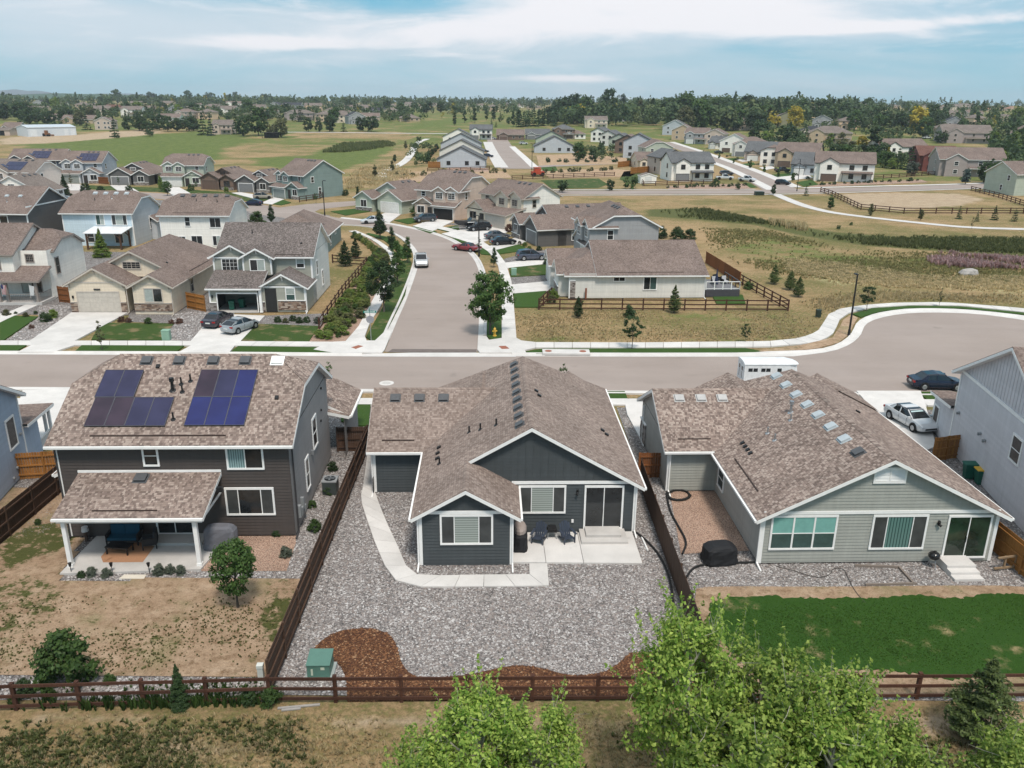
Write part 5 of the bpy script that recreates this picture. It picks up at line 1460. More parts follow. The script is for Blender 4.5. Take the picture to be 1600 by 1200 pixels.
h.window('E',10.2,2.5,3.4,.8,2.4,'dh',simple=True);h.window('E',10.2,7,8.2,1.9,2.5,'xo',simple=True);h.rvent(8.9,5,'small');h.done()
def L(px,py):return G(px,py)
gT='row of houses backing onto the green field'
two_storey('teal-grey two-storey house at the end of the row, beside the street lamp',(-59.2,204.6),-36,W_TEAL,SH('taupe'),9.6,14.5,group=gT,gd=GD_GR,set_back=2.2)
ranch('grey single-storey house left of the teal-grey end house',(-71.5,216.5),-15,W_DGREY,SH('taupe'),9.8,14,group=gT,gd=GD_G)
ranch('brown single-storey house with rounded gables and a brown garage door',(-83,222.6),-10,W_BROWN,SH('taupe'),9.6,14,group=gT,gd=GD_B,trim=flat('trim_brown',(.10,.075,.062),.6))
two_storey('light grey-green two-storey house with clipped gable left of the brown one',(-95.8,228.3),3,W_SAGEF,SH('taupe'),10.8,12.5,group=gT,clip=1.6)
ranch('charcoal single-storey house with white trim and grey garage door',(-111.9,232.3),0,W_DGREY,SH('taupe'),11.2,15,group=gT,gd=GD_G)
two_storey('blue-grey two-storey house with dark solar panels across its roof',(-126.8,234.8),3,W_BGREY,SH('taupe'),10.8,13,group=gT,gd=GD_GR,solar_on=True,side='siding_blue_grey')
x,y=G(88,283)
two_storey('dark navy two-storey house with roof panels near the left edge',(x-15,y+1.5),5,W_NAVY,SH('taupe'),15,13,group=gT,gd=GD_G,solar_on=True)
x,y=G(0,284)
ranch('dark grey gable house mostly hidden at the far left end of the row',(x-9,y+12),6,W_DGREY,SH('taupe'),12,12,group=gT)
x,y=G(68,299)
h=two_storey('pinkish white two-storey house with a low porch gable, above the dark grey rear roof',(x-15.5,y-3),-6,sid('pink_white',(0.667,0.6,0.587)),SH('tan'),15,13,ze=4.8,clip=1.2,solar_on=True)
x,y=G(20,335)
ranch('white-gabled house with a small square attic window at the left edge',(x-16,y+14),-4,W_WHITE,SH('tan'),13,12,hip=False)
gR='houses along the outside of the bend'
ranch('grey-green ranch house at the far end of the bend with three front gables',(-34.0,181.6),-33,W_SAGEF,SH('taupe'),12.6,14,mir=True,group=gR)
two_storey('rose beige two-storey house with a dark open garage',(-20.6,170.4),-28,W_BEIGE,SH('taupe'),10.2,14.5,group=gR,mir=True,clip=2.0,gd=flat('garage_shade_dark',(.02,.018,.018),.8),trim=WHITE,set_back=1.6)  # door coloured near-black, painting in the shade of an open garage
two_storey('cream two-storey house with three garage doors behind the parked boat',(-9.6,163.6),-52,W_CREAM,SH('taupe'),13.5,13,group=gR,mir=True,gd=GD_C,trim=CREAM,side='siding_chalk_white',set_back=4.0,gdw=6)
ranch('dark grey ranch house with a gabled garage beside the black pickup',(.3,146.6),-72,W_DGREY,SH('taupe'),12.2,17,group=gR,mir=True,gd=GD_G,hip=False)
h=two_storey('mid grey two-storey house with a broad clipped gable over the corner ranch',(9.2,129.6),-80,W_GREY,SH('taupe'),11.0,10.3,group=gR,clip=2.0,mir=True,ze=5.5,side='siding_mid_grey',set_back=0.4)
# housing further off
def far(label,x0,x1,yb,st,rot,kind,wall,roof,d=11.,trim=None,gd=None,group=None,win=True,side=None,lift=0.,wmax=26,name='house'):
 """x0..x1 and yb: where its base line lies in the survey picture; st storeys; kind gx (eaves to us) / gy (gable to us) / hip"""
 X,Y=G((x0+x1)/2,yb)
 t=math.hypot(Y*math.cos(0),X);dep=Y/math.cos(PITCH*.35)
 w=min(wmax,abs(x1-x0)/FOC*math.hypot(Y,10))
 a=R(abs(rot));w=max(6.0,(w-d*math.sin(a)*.55)/max(.35,math.cos(a)))if abs(rot)>12 else w
 h=House(name,label,(X-w/2*math.cos(R(rot)),Y-w/2*math.sin(R(rot))),rot,wall,roof,trim,group)
 ze=(2.9,5.5,8.2)[st-1]+lift
 h.body(0,w,0,d,-1.5,ze+.2,'SN');h.body(0,w,0,d,-1.5,ze+.2,'EW',None,side)
 half=min(w,d)/2+.4
 if kind=='gx':h.roof('x',0,w,0,d,ze,.5,.35,.4,key=side)
 elif kind=='jx':h.roof('x',0,w,0,d,ze,.5,.35,.4,1.6,1.6,key=side)
 elif kind=='gy':h.roof('y',0,d,0,w,ze,.48,.35,.4)
 elif kind=='jy':h.roof('y',0,d,0,w,ze,.48,.35,.4,1.6,1.6)
 else:
  if w>=d:h.roof('x',0,w,0,d,ze,.42,.3,.5,99,99)
  else:h.roof('y',0,d,0,w,ze,.42,.3,.5,99,99)
 if kind in('gx','hip','jx')and w>8:
  h.body(w*.08,w*.40,-1.2,0,-1,2.9 if st==1 else ze+.2,'SEW');h.roof('y',-1.2,4,w*.08,w*.40,ze if st>1 else 2.9,.55,.3,.35,walls='L')
  if st>1:h.shed(w*.45,w*.98,-1.5,0.05,2.7,3.2);h.post(w*.47,-1.3,0,2.6);h.post(w*.95,-1.3,0,2.6)
 if win:
  yy=lambda u:-1.2 if(kind in('gx','hip','jx')and w>8 and u<w*.4)else 0
  for s_ in range(st):
   for f in(.24,.62,.84):
    u=w*f
    if s_==0 and f==.24 and gd:continue
    h.window('S',yy(u),u-.6,u+.6,2.7*s_+1.0,2.7*s_+2.2,'dh',simple=True)
   h.window('E',w,d*.35,d*.35+.9,2.7*s_+1.0,2.7*s_+2.2,'dh',simple=True)
   h.window('W',0,d*.35,d*.35+.9,2.7*s_+1.0,2.7*s_+2.2,'dh',simple=True)
  if gd:h.garage('S',yy(w*.24),w*.24-min(2.2,w*.15),w*.24+min(2.2,w*.15),.05,2.2,gd)
 h.done();return h
sg,tp,tn,ch,rb,tc_=SH('slate_grey'),SH('taupe'),SH('tan'),SH('charcoal'),SH('red_brown'),SH('terracotta')
D=DARKTRIM
def back(p,k):return p
gA='pale ranch houses beside the curving trail'
far('pale blue ranch house nearest the orange deck fence, gable end towards the street bend',684,757,262,1,0,'gy',W_BGREY,sg,14,D,None,gA)
far('pale ranch house second from the trail bend, behind the pale blue gable',688,754,247,1,0,'gy',W_PGREY,sg,12,D,None,gA)
far('pale ranch house third along the trail with a slate roof',690,750,234,1,0,'gy',W_BGREY,sg,12,D,None,gA)
far('white ranch house at the far end of the trail row',693,738,222,1,0,'gy',W_WHITE,sg,12,D,None,gA)
far('white farmhouse with black panels at the head of the far street',735,768,218,2,0,'gx',W_WHITE,sg,10,D,GD_G)
far('brown and white house at the head of the far street',777,818,219,1,0,'gx',W_BROWN,tp,11,CREAM,GD_B)
far('slate-roofed grey house right of the far street head',822,858,218,1,0,'gx',W_GREY,sg,11,WHITE,GD_G)
far('pale blue ranch house on the right of the far street, three small windows',836,897,239,1,0,'gy',W_BGREY,sg,13,D)
far('sage ranch house behind the pale blue one on the far street',838,884,226,1,0,'gy',W_SAGEF,sg,11,D)
far('tall brown house with low hip roof and balcony windows',864,897,217,2,0,'hip',W_BROWN,sg,11,CREAM)
far('white long garage block beside the tall brown house',882,914,217,1,0,'hip',W_WHITE,tp,8,CREAM,GD_B)
far('cream house with a tan roof above the townhouse row',915,948,200,2,0,'gx',W_CREAM,tn,10,WHITE)
gB='tall terrace of houses stepping up the slope'
far('white terrace house furthest back with blue-grey roof',920,948,222,2,-25,'gy',W_WHITE,sg,12,D,None,gB)
far('white terrace house second from the back',934,965,228,2,-25,'gy',W_PGREY,sg,12,D,None,gB)
far('grey-green terrace house in the middle of the stepped row',948,985,236,2,-20,'gy',W_SAGEF,sg,12,D,None,gB)
far('terrace house with a dark brown gable in the stepped row',958,1000,240,2,-18,'gy',W_BROWN,tp,12,D,None,gB)
far('pale blue three-storey gable at the front of the stepped row',974,1017,247,2,-12,'gy',W_BGREY,sg,11,D,None,gB,lift=1.6)
far('sage green gable house behind the brown-roofed bungalow',1008,1050,252,2,8,'jy',W_SAGEF,tp,11,WHITE)
far('bungalow with a brown roof and long cedar fence',996,1032,263,1,6,'gx',W_CREAM,tp,10,CREAM)
far('beige two-storey house behind the white corner house',1030,1075,273,2,12,'gy',W_BEIGE,sg,12,D)
h=far('white two-storey corner house with dark gable trim above the pebble beds',1048,1114,283,2,8,'gx',W_WHITE,sg,11,D,GD_G)
gC='houses up the street at right'
far('blue and white tall house at the top of the right-hand street',1034,1072,211,2,-20,'gy',W_BGREY,sg,11,WHITE,None,gC)
far('tan two-storey house near the top of the right-hand street',1048,1084,219,2,-20,'gy',W_TAN,tp,11,WHITE,None,gC)
far('grey two-storey house with twin dormers on the right-hand street',1068,1106,225,2,-22,'gx',W_GREY,tp,11,WHITE,GD_W,gC)
far('pale beige gable house on the right-hand street',1098,1132,226,2,-25,'gy',W_BEIGE,tp,11,WHITE,None,gC)
far('white slate-roofed house with a dark dormer',1104,1138,233,1,-28,'gx',W_WHITE,sg,12,D,GD_W,gC)
far('white house with a stone garage front midway up the street',1122,1168,239,2,-25,'gy',W_WHITE,tp,12,WHITE,GD_B,gC)
far('light grey two-storey house with a wide hipped roof',1142,1200,245,2,-22,'hip',W_PGREY,tp,13,WHITE,GD_G,gC)
far('stone grey gable house with slate roof beside the wide hipped one',1160,1222,252,1,-25,'gx',W_BEIGE,sg,15,D,GD_W,gC,lift=.8)
far('narrow white house with a black lamp by its door',1184,1222,259,2,-22,'jy',W_WHITE,tp,12,D,None,gC)
far('tan two-storey house with brown garage doors',1208,1276,262,2,-28,'gx',W_TAN,tp,13,D,GD_B,gC)
far('blue-grey storey-and-a-half house with a small white dormer',1232,1292,274,1,-25,'gx',W_BGREY,sg,14,D,GD_W,gC,lift=.6)
far('white two-storey house with a brown gable at the street corner',1272,1362,284,2,-18,'gx',W_WHITE,tp,12,D,GD_B,gC)
gD='large older houses among the trees'
far('broad tan house with a big hip roof',1259,1328,224,2,-20,'hip',W_TAN,tn,16,CREAM,None,gD)
far('house with a dark charcoal roof behind the broad tan one',1248,1290,212,1,-15,'hip',W_CREAM,ch,12,CREAM,None,gD)
far('olive house with blue gable under the yellow tree',1206,1248,199,2,-10,'gy',sid('olive',(0.264,0.264,0.185)),tn,12,D,None,gD)
far('grey house with a low roof deep in the trees at the street top',1150,1186,203,2,10,'hip',W_BEIGE,tp,11,WHITE,None,gD)
far('white farmhouse with a long grey roof behind the barn red house',1372,1450,250,2,10,'gx',W_WHITE,tp,12,D,None,gD)
far('grey blue gable behind the white farmhouse',1368,1392,246,2,10,'gy',W_GREY,tp,9,WHITE,None,gD)
far('barn red house with a red-brown roof',1436,1492,268,2,-8,'gx',W_RED,rb,12,flat('trim_red',(.15,.05,.042),.6),None,gD)
far('mauve grey two-storey house with white window trim',1470,1562,276,2,-12,'gx',W_MAUVE,tp,14,WHITE,None,gD)
far('pinkish brown house with a stacked hip roof',1470,1550,224,2,-10,'gx',W_MAUVE,tn,16,CREAM,None,gD)
far('pinkish roofed wing behind the stacked hip roof',1466,1512,208,1,0,'hip',W_BEIGE,tn,12,CREAM,None,gD)
far('small beige house with a grey roof left of the pinkish roofs',1440,1470,200,1,5,'gy',W_BEIGE,tp,11,CREAM,None,gD)
far('long low house with a tan roof above the round dark tree',1382,1420,187,1,0,'gx',W_BEIGE,tn,10,CREAM,None,gD)
far('low tan-roofed house beside the spruce',1345,1374,187,1,0,'gx',W_BEIGE,tn,10,CREAM,None,gD)
x,y=G(1583,306)
two_storey('pale sage two-storey house with a small porch at the right edge above the rail fence',(x,y),12,W_SAGEF,tp,11,11,trim=WHITE,rear=True,set_back=0)
far('blue house half hidden by trees at the right edge',1588,1640,226,2,0,'gy',W_BGREY,tp,11,WHITE,None,gD)
far('pale house with a steep roof left of the yellow tree on the rise',1300,1318,178,2,0,'gy',W_CREAM,tp,10,WHITE,None,gD)
far('grey roofed house on the skyline behind the street-top trees',1338,1366,166,2,0,'gx',W_BEIGE,tp,10,WHITE,None,gD,wmax=22)
gE='terracotta-roofed houses on the skyline'
for x0,x1,yb,lb in((1528,1552,174,'terracotta-roofed house leftmost on the right skyline'),(1550,1576,171,'terracotta-roofed house in the middle of the right skyline'),(1572,1604,173,'terracotta-roofed house at the right end of the skyline')):
 far(lb,x0,x1,yb,1,0,'hip',W_TERR,tc_,14,CREAM,None,gE)
far('beige skyline house with twin pale gables',1495,1527,170,2,0,'gx',W_BEIGE,tn,12,CREAM,None,gD)
far('white skyline houses end with navy roof',1400,1432,160,1,0,'hip',W_CREAM,ch,12,CREAM,None,gD)
far('tan low skyline house beside the bare field',1426,1462,167,1,0,'gx',W_TAN,tn,12,CREAM,None,gD)
gF='far estate houses at left'
for x0,x1,yb,st,k,wl,rf,lb in((71,106,189,1,'hip',W_BEIGE,tp,'low beige estate house behind the white metal shed'),(98,144,193,1,'gx',W_TAN,tp,'long tan estate house with gables, right of the shed roof'),(150,174,203,2,'gy',W_BEIGE,tp,'gabled beige estate house beside the lone spruce'),(190,221,182,2,'gx',W_WHITE,tn,'big white estate house with a pale roof'),(165,190,173,1,'gx',W_BROWN,rb,'brown estate house left of the big white one'),(244,280,190,1,'gx',W_PGREY,tp,'pale gabled estate house over the juniper hedge'),(274,302,186,2,'hip',W_BEIGE,tp,'beige estate house right of the juniper hedge gable'),(40,72,176,1,'gx',W_TERR,tn,'peach estate house with a pitched dark roof'),(4,29,207,1,'gx',W_BROWN,tp,'low brown farm building at the left edge'),(318,345,176,2,'hip',W_TERR,tn,'peach stucco estate house above the dark spruces'),(343,367,181,2,'gx',W_WHITE,tn,'white estate house above the big round tree'),(353,378,168,2,'gx',W_WHITE,tp,'small white estate house on the left skyline'),(380,402,170,1,'hip',W_NAVY,ch,'dark blue-roofed estate house on the left skyline'),(333,362,210,2,'gx',W_BEIGE,tn,'two-storey farmhouse with porch between dark spruces'),(446,488,188,2,'hip',W_MAUVE,tn,'mauve estate house with a broad pinkish roof'),(442,470,172,2,'gx',W_GREY,ch,'grey gabled estate house behind the mauve one'),(477,502,174,2,'gx',W_TERR,tn,'peach estate house with stepped gables'),(553,592,188,1,'gx',W_BEIGE,tp,'grey-roofed estate house behind the dark round trees'),(551,578,170,1,'hip',W_TERR,tn,'peach hipped estate house on the skyline'),(580,602,178,1,'gx',W_NAVY,ch,'navy estate house right of the peach hip roof'),(600,618,182,2,'hip',W_CREAM,tn,'cream estate house beside the golf green'),(284,300,176,1,'gx',W_BEIGE,tn,'tiny tan estate house between junipers'),(505,524,178,1,'hip',W_CREAM,tn,'cream estate house peeping through the trees'),(525,545,184,1,'gx',W_WHITE,tp,'white low estate house by the dark hedge trees'),(410,432,183,1,'gx',W_CREAM,tp,'cream low estate house right of the big round tree'),(250,268,168,2,'gx',W_TERR,tn,'tall peach estate house on the left skyline'),(874,908,187,1,'gx',W_TAN,tn,'timber house with crossed gables under the yellow trees'),(993,1016,176,2,'hip',W_TAN,tn,'tall tan house framed by the tree belt'),(1033,1050,176,1,'gx',W_CREAM,tn,'pale roof showing in the tree belt'),(824,846,171,1,'hip',W_TAN,tn,'low tan house in the bare field left of the tree belt'),(800,818,168,1,'gx',W_WHITE,tp,'small white house at the middle of the skyline'),(640,660,170,1,'gx',W_CREAM,tp,'cream house on the skyline above the golf green')):
 far(lb,x0,x1,yb,st,random.uniform(-6,6),k,wl,rf,11,CREAM if rf is tn else WHITE,None,gF,win=(x1-x0)>22)
x0,y0=G(45,214);x1,y1=G(120,211)
w=math.dist((x0,y0),(x1,y1))
h=House('metal_shed','long white metal shed with sliding doors on the bare yard',(x0,y0),math.degrees(math.atan2(y1-y0,x1-x0)),flat('shed_white',(.62,.65,.68),.45),flat('shed_roof',(.50,.54,.58),.4),WHITE,None,'shed')
h.body(0,w,0,16,0,5.2);h.roof('x',0,w,0,16,5.1,.16,.2,.2)
for a,b in((.04,.18),(.74,.83),(.88,.97)):
 mb=MB();h.fbox(mb,'S',0,w*a,w*b,.1,3.9,.02,.12);mb.build('sliding_door',flat('shed_door',(.70,.72,.74),.5),h.root)
h.done()
x,y=G(5,212)
h=House('barn','small open-fronted barn at the left edge',(x-6,y),0,W_BEIGE,SH('tan'),CREAM,None,'barn')
h.body(0,10,0,8,0,3.2);h.roof('x',0,10,0,8,3.1,.3,.3,.3);mb=MB();h.fbox(mb,'S',0,1,7,.1,2.7,.02,.06);mb.build('opening',BLACK,h.root);h.done()  # black panel on the closed front paints in the shaded interior
x,y=G(409,216)
t=thing('shelter','dark open picnic shelter at the edge of the dry hill','shelter',(x,y,gz(x,y)),0)
mb=MB();mb.box(0,9,-.4,5,2.9,3.2);mb.build('roof',flat('shelter_roof',(.03,.026,.024),.8),t)
mb=MB();mb.box(.2,8.8,4.6,4.8,0,2.9)
for i in range(5):mb.box(.2+i*2.1,.4+i*2.1,0,.2,0,2.9)
mb.build('post',flat('shelter_roof',(.03,.026,.024)),t)
x,y=G(1013,287)
h=House('garden_shed','white garden shed with a low gable inside the rail fence',(x-2.4,y),4,W_WHITE,SH('tan'),WHITE,None,'shed')
h.body(0,4.8,0,3.5,0,2.3);h.roof('y',0,3.5,0,4.8,2.25,.3,.15,.15);mb=MB();h.fbox(mb,'S',0,1.4,3.4,.1,2.0,.02,.06);mb.build('door',GD_W,h.root);h.done()
KINDS=[]
for i,(w_,d_,st_,k_,wl_,rf_,lb_)in enumerate(((15,11,1,'gx',W_BEIGE,tp,'low beige estate house under a grey-brown roof'),(13,11,2,'gx',W_CREAM,tn,'cream two-storey estate house under a tan roof'),(16,12,1,'hip',W_TAN,tn,'low tan estate house with a hipped roof'),(12,11,2,'hip',W_TERR,tn,'peach two-storey estate house'),(14,11,1,'gx',W_WHITE,tp,'low white estate house'),(13,12,2,'gy',W_GREY,ch,'grey two-storey estate house with a dark roof'))):
 h=House('house',lb_,(0,900),0,wl_,rf_,CREAM if rf_ is tn else WHITE);ze=(2.9,5.5)[st_-1]
 h.body(0,w_,0,d_,-1.5,ze+.2)
 if k_=='gy':h.roof('y',0,d_,0,w_,ze,.5,.35,.4)
 else:h.roof('x',0,w_,0,d_,ze,.5 if k_=='gx' else .42,.35,.4,*((0,0)if k_=='gx' else(99,99)))
 h.body(w_*.1,w_*.45,-1.4,0,-1,2.9,'SEW');h.roof('y',-1.4,4,w_*.1,w_*.45,2.9,.55,.3,.35,walls='L')
 for s_ in range(st_):
  for f_ in(.25,.6,.85):h.window('S',-1.4 if s_==0 and f_==.25 else 0,w_*f_-.7,w_*f_+.7,2.7*s_+1,2.7*s_+2.2,'dh',simple=True)
 KINDS.append(h.done())
SPOTS=[(18,178),(52,168),(88,166),(118,172),(140,168),(148,181),(205,169),(228,175),(262,181),(300,168),(310,186),(326,167),(372,188),(392,178),(396,164),(420,172),(432,165),(465,164),(492,190),(508,167),(518,192),(536,172),(545,194),(566,176),(590,166),(606,174),(625,190),(632,168),(668,166),(690,172),(712,166),(745,168),(760,174),(786,165),(1182,178),(1215,172),(1262,176),(1322,172),(1352,178),(1390,172),(1410,180),(1462,178),(1482,172),(1512,182),(1268,200),(1330,196),(1300,186),(1226,184),(1540,168),(1480,190),(1395,197),(1330,184),(1290,180),(1252,184),(1520,197),(1560,190),(1592,184),(1446,188),(1474,204),(1202,196),(1140,190),(1100,186),(1064,182),(1010,184),(930,184),(960,190),(1416,190),(1362,190),(1310,202),(1284,192)]
used_=set()
for i,(px,yb)in enumerate(SPOTS):
 k=(i*5+i//6)%6;x,y=G(px,yb)
 sd='among the left trees' if px<640 else('by the golf green' if px<900 else 'on the wooded right rise')
 o_=KINDS[k]if k not in used_ else dup(KINDS[k]);used_.add(k)
 o_.location=(x,y,gz(x,y));o_.rotation_euler=(0,0,R(random.uniform(-25,25)))
 base_=o_['label'].split(' standing ')[0];o_['label']=base_+' standing '+sd;o_['group']=base_+' '+sd
 # fences
def board_fence(name,label,p0,p1,hgt=1.8,m=None,side=1,bay=2.4,rails=True,group=None,boards=False):
 """close-boarded fence; rails and posts on the side given (+1 left of the line p0->p1)"""
 m=m or FENCE_DARK
 p0,p1=Vector(p0+(0,)),Vector(p1+(0,));L_=(p1-p0).length;d=(p1-p0)/L_;nrm=Vector((-d.y,d.x,0))*side
 root=thing(name,label,'fence',(p0 .x,p0 .y,gz(p0 .x,p0 .y)),math.degrees(math.atan2(d.y,d.x)),group)
 n=max(1,round(L_/bay));b=L_/n
 def panel():
  mb=MB();k=int(b/.142);w=b/k;r=random.Random(3)
  for i in range(k):mb.box(i*w+.004,(i+1)*w-.004,-.012+r.uniform(-.003,.003),.010+r.uniform(-.003,.003),.05,hgt+r.uniform(-.012,.012))
  return mb.mesh('fence_panel')
 pm=panel();pm.materials.append(m)
 post=MB();post.box(-.05,.05,side*.045-.04,side*.045+.05,0,hgt+.03);po=post.mesh('post');po.materials.append(m)
 rl=MB();rl.box(.05,b-.05,side*.05-.03,side*.05+.03,-.045,.045);ra=rl.mesh('rail');ra.materials.append(m)
 bd=None
 if boards:
  q=MB();q.box(.004,.138,-.012,.01,.05,hgt);bd=q.mesh('board');bd.materials.append(m)
 for i in range(n+1):
  if rails or i in(0,n):link('post',po,None,root,loc=(i*b,0,0))
  if i<n:
   if boards:
    k=int(b/.142)
    for j in range(k):link('board',bd,None,root,loc=(i*b+j*b/k,0,random.uniform(-.012,.012)))
   else:link('fence_panel',pm,None,root,loc=(i*b,0,0))
   if rails:
    for z in(.35,.95,1.55):link('rail',ra,None,root,loc=(i*b,0,z*hgt/1.8))
 return root
def rail_fence(label,pts,hgt=1.25,nr=3,sp=2.45,m=None,group=None,thickness=1.2,name='rail_fence'):
 m=m or RAIL_RED
 root=thing(name,label,'fence',pts[0]+(gz(*pts[0]),),0,group)
 ox,oy,oz=root.location
 post=MB();a=.06*thickness;post.box(-a,a,-a,a,-.1,hgt+.04);po=post.mesh('post');po.materials.append(m)
 first=True
 for p,q in zip(pts[:-1],pts[1:]):
  p,q=Vector(p),Vector(q);L_=(q-p).length;n=max(1,round(L_/sp));ang=math.degrees(math.atan2(q.y-p.y,q.x-p.x))
  rl=MB();b=L_/n;c=.055*thickness;rl.box(0,b,-.075*thickness,-.035*thickness,-c,c)if True else None
  ra=rl.mesh('rail');ra.materials.append(m)
  for i in range(n+1):
   s_=p+(q-p)*(i/n);z=gz(s_.x,s_.y)-oz
   if i or first:link('post',po,None,root,loc=(s_.x-ox,s_.y-oy,z),rotz=ang)
   first=False
   if i<n:
    for k in range(nr):
     o_=link('rail',ra,None,root,loc=(s_.x-ox,s_.y-oy,z+hgt*(.18+.76*k/(nr-1))+random.uniform(-.012,.012)),rotz=ang+random.uniform(-.4,.4))
 return root
board_fence('board_fence','dark stained board fence between the bare yard and the big gravel yard',(-9.55,26.75),(-9.8,51.4),1.8,FENCE_DARK,-1)
board_fence('board_fence','short dark board fence closing the side passage of the taupe house',(-11.75,51.0),(-9.85,51.1),1.8,FENCE_DARK,-1,1.9)
board_fence('board_fence','plain brown board fence between the slate blue house and the sage house',(8.18,26.9),(8.02,46.3),1.75,FENCE_DARK,-1,2.4,True)
board_fence('board_fence','dark board fence in front of the dusty blue house wall',(-27.2,29.5),(-27.15,46.6),1.8,FENCE_DARK,-1)
x,y=G(1000,757)
board_fence('garden_gate','honey brown board gate beside the sage house garage wall',(8.05,y+.9),(10.25,y+.98),1.75,FENCE_BROWN,-1,2.2,True,None,True)
board_fence('garden_gate','bright orange cedar gate between the dusty blue house and the dark fence',(-30.9,46.2),(-27.3,46.9),1.8,FENCE_ORANGE,-1,1.8,True,None,True)
board_fence('garden_gate','orange cedar gate behind the green wheeled bins',G(1455,722),G(1497,716),1.75,FENCE_ORANGE,-1,1.4,True,None,True)
board_fence('board_fence','orange cedar fence along the gravel right of the sage house',(26.35,28.5),(25.6,41.5),1.8,FENCE_ORANGE,1)
rail_fence('dark red three-rail fence along the foot of the back yards',[(-24,25.7),(-9.45,26.52),(3.5,26.75),(24,27.2)],1.22)
pA,pB,pC,pD=G(842,484),G(1231,486),G(1160,446),G(1104,409)
rail_fence('dark rail fence round the long pearl grey ranch and its deck',[G(862,466),pA,pB,pC,pD],1.3)
board_fence('board_fence','russet board fence panel behind the deck of the long ranch',(pC[0]-.35,pC[1]+.2),(pD[0]-.4,pD[1]-1),1.75,FENCE_BROWN,-1)
rail_fence('dark rail fence beside the planting bed at the street corner',[G(499,515),G(535,462),G(573,415)],1.25)
rail_fence('rail fence at the foot of the small pink gravel garden',[G(573,416),G(520,411)],1.25)
rail_fence('rail fence curving round the sandy lot',[G(1282,300),G(1300,306),G(1345,328),G(1412,334),G(1487,334),G(1578,334),G(1660,334)],1.3,3,3.2,thickness=1.5)
rail_fence('rail fence running down to the right edge beside the pale sage house',[G(1517,298),G(1560,309),G(1600,322),G(1660,340)],1.3,3,3.2,thickness=1.5)
rail_fence('rail fence along the pebble bed in front of the white gabled corner house',[G(1297,281),G(1380,279),G(1440,275),G(1480,272)],1.3,3,4,thickness=1.6)
rail_fence('rail fence round the white corner house garden',[G(1000,281),G(1006,291),G(1060,289),G(1118,287)],1.3,3,4,thickness=1.5)
rail_fence('rail fence behind the red machine and the small park',[G(800,281),G(880,278),G(960,275)],1.3,3,4,thickness=1.5)
rail_fence('rail fence beside the teal-grey end house',[G(527,300),G(500,311),G(468,316)],1.3,3,3,thickness=1.3)
rail_fence('rail fence in front of the pale ranch houses by the trail',[G(668,268),G(720,267),G(765,265)],1.2,3,4,thickness=1.5)
for a,b,lb in(((669,262),(688,262),'orange cedar fence at the back of the nearest pale ranch house'),((672,245),(684,232),'orange cedar fence further along the trail row'),((985,272),(1028,268),'orange cedar fence of the brown-roofed bungalow'),((965,262),(1000,258),'russet fence below the stepped terrace'),((898,241),(914,238),'orange fence beside the pale blue three-window ranch')):
 board_fence('board_fence',lb,G(*a),G(*b),2.1,FENCE_ORANGE,-1,4)
board_fence('board_fence','brown board gate between the white porch house and the cream ranch',G(94,472),G(110,474),1.9,FENCE_BROWN,-1,2)
board_fence('board_fence','ochre cedar gate between the cream ranch and the grey-green house',G(294,482),G(322,488),1.9,FENCE_ORANGE,-1,1.5)
board_fence('board_fence','brown fence between the rows by the charcoal house',G(155,287),G(170,288),1.9,FENCE_BROWN,-1,3)
# garden things near the houses
def wp(h,x,y,z=0.):return local(h,x,y,z)
def rot_of(h,d=0):return h.rot+d
t=thing('air_conditioner','round-topped grey air conditioner in the side passage of the taupe house','air conditioner',wp(HB,.95,5.3,.02),1.77)
mb=MB();mb.loft([[(x*.42,y*.42,z)for x,y in((-1,-1),(1,-1),(1,1),(-1,1))]for z in(.05,.85)]);mb.build('casing',flat('ac_green_grey',(.05,.06,.058),.5),t)
mb=MB();mb.box(-.45,.45,-.45,.45,.85,.93);mb.build('lid',GREYMETAL,t)
mb=MB();mb.cyl((0,0,.93),(0,0,.95),.34,.34,16);mb.build('fan_guard',BLACK,t)
mb=MB()
for i in range(4):a=i*math.pi/2;mb.beam((0,0,.965),(.28*math.cos(a),.28*math.sin(a),.965),.1,.01)
mb.build('fan_blade',STEEL,t)
def cover(label,loc,rot,sx,sy,sz,m,top=.78,name='covered_grill'):
 t=thing(name,label,'grill cover',loc,rot)
 mb=MB();rings=[]
 for k,(z,f,g)in enumerate(((0,1.0,1.04),(.12,1.05,1.06),(.35,.97,1.0),(.62,.98,.99),(.80,.95,.95),(.93,top,.84),(1.0,top*.72,.55))):
  rings.append([(sx*f*.5*(1+.03*math.sin(i*2.4+k))*math.copysign(abs(math.cos(a))**.45,math.cos(a)),sy*g*.5*(1+.04*math.sin(i*3.1+k*2))*math.copysign(abs(math.sin(a))**.45,math.sin(a)),sz*z*(1-(.03*(i%2)if k<1 else 0)))for i,a in enumerate(2*math.pi*j/20 for j in range(20))])
 mb.loft(rings);mb.build('cover',m,t,smooth=False)
 mb=MB();mb.cyl((-sx*.3,0,0),(-sx*.3,0,.12),.05,n=6);mb.cyl((sx*.3,0,0),(sx*.3,0,.12),.05,n=6);mb.build('leg',BLACK,t)
 return t
cover('grey fabric cover over a large grill beside the taupe house patio post',wp(HB,-3.55,-1.35,.14),1.8,1.75,.8,1.35,GREYCOVER)
cover('low black cover on the pink gravel beside the sage house wall',wp(HD,-1.95,.35,.06),10,1.75,1.15,1.0,BLACKCOVER,.7)
x,y=G(812,860)
t=cover('black grill cover with a tan hood against the slate blue house corner',(x,y+.2,.13),90,1.35,.8,1.05,BLACKCOVER,.8)
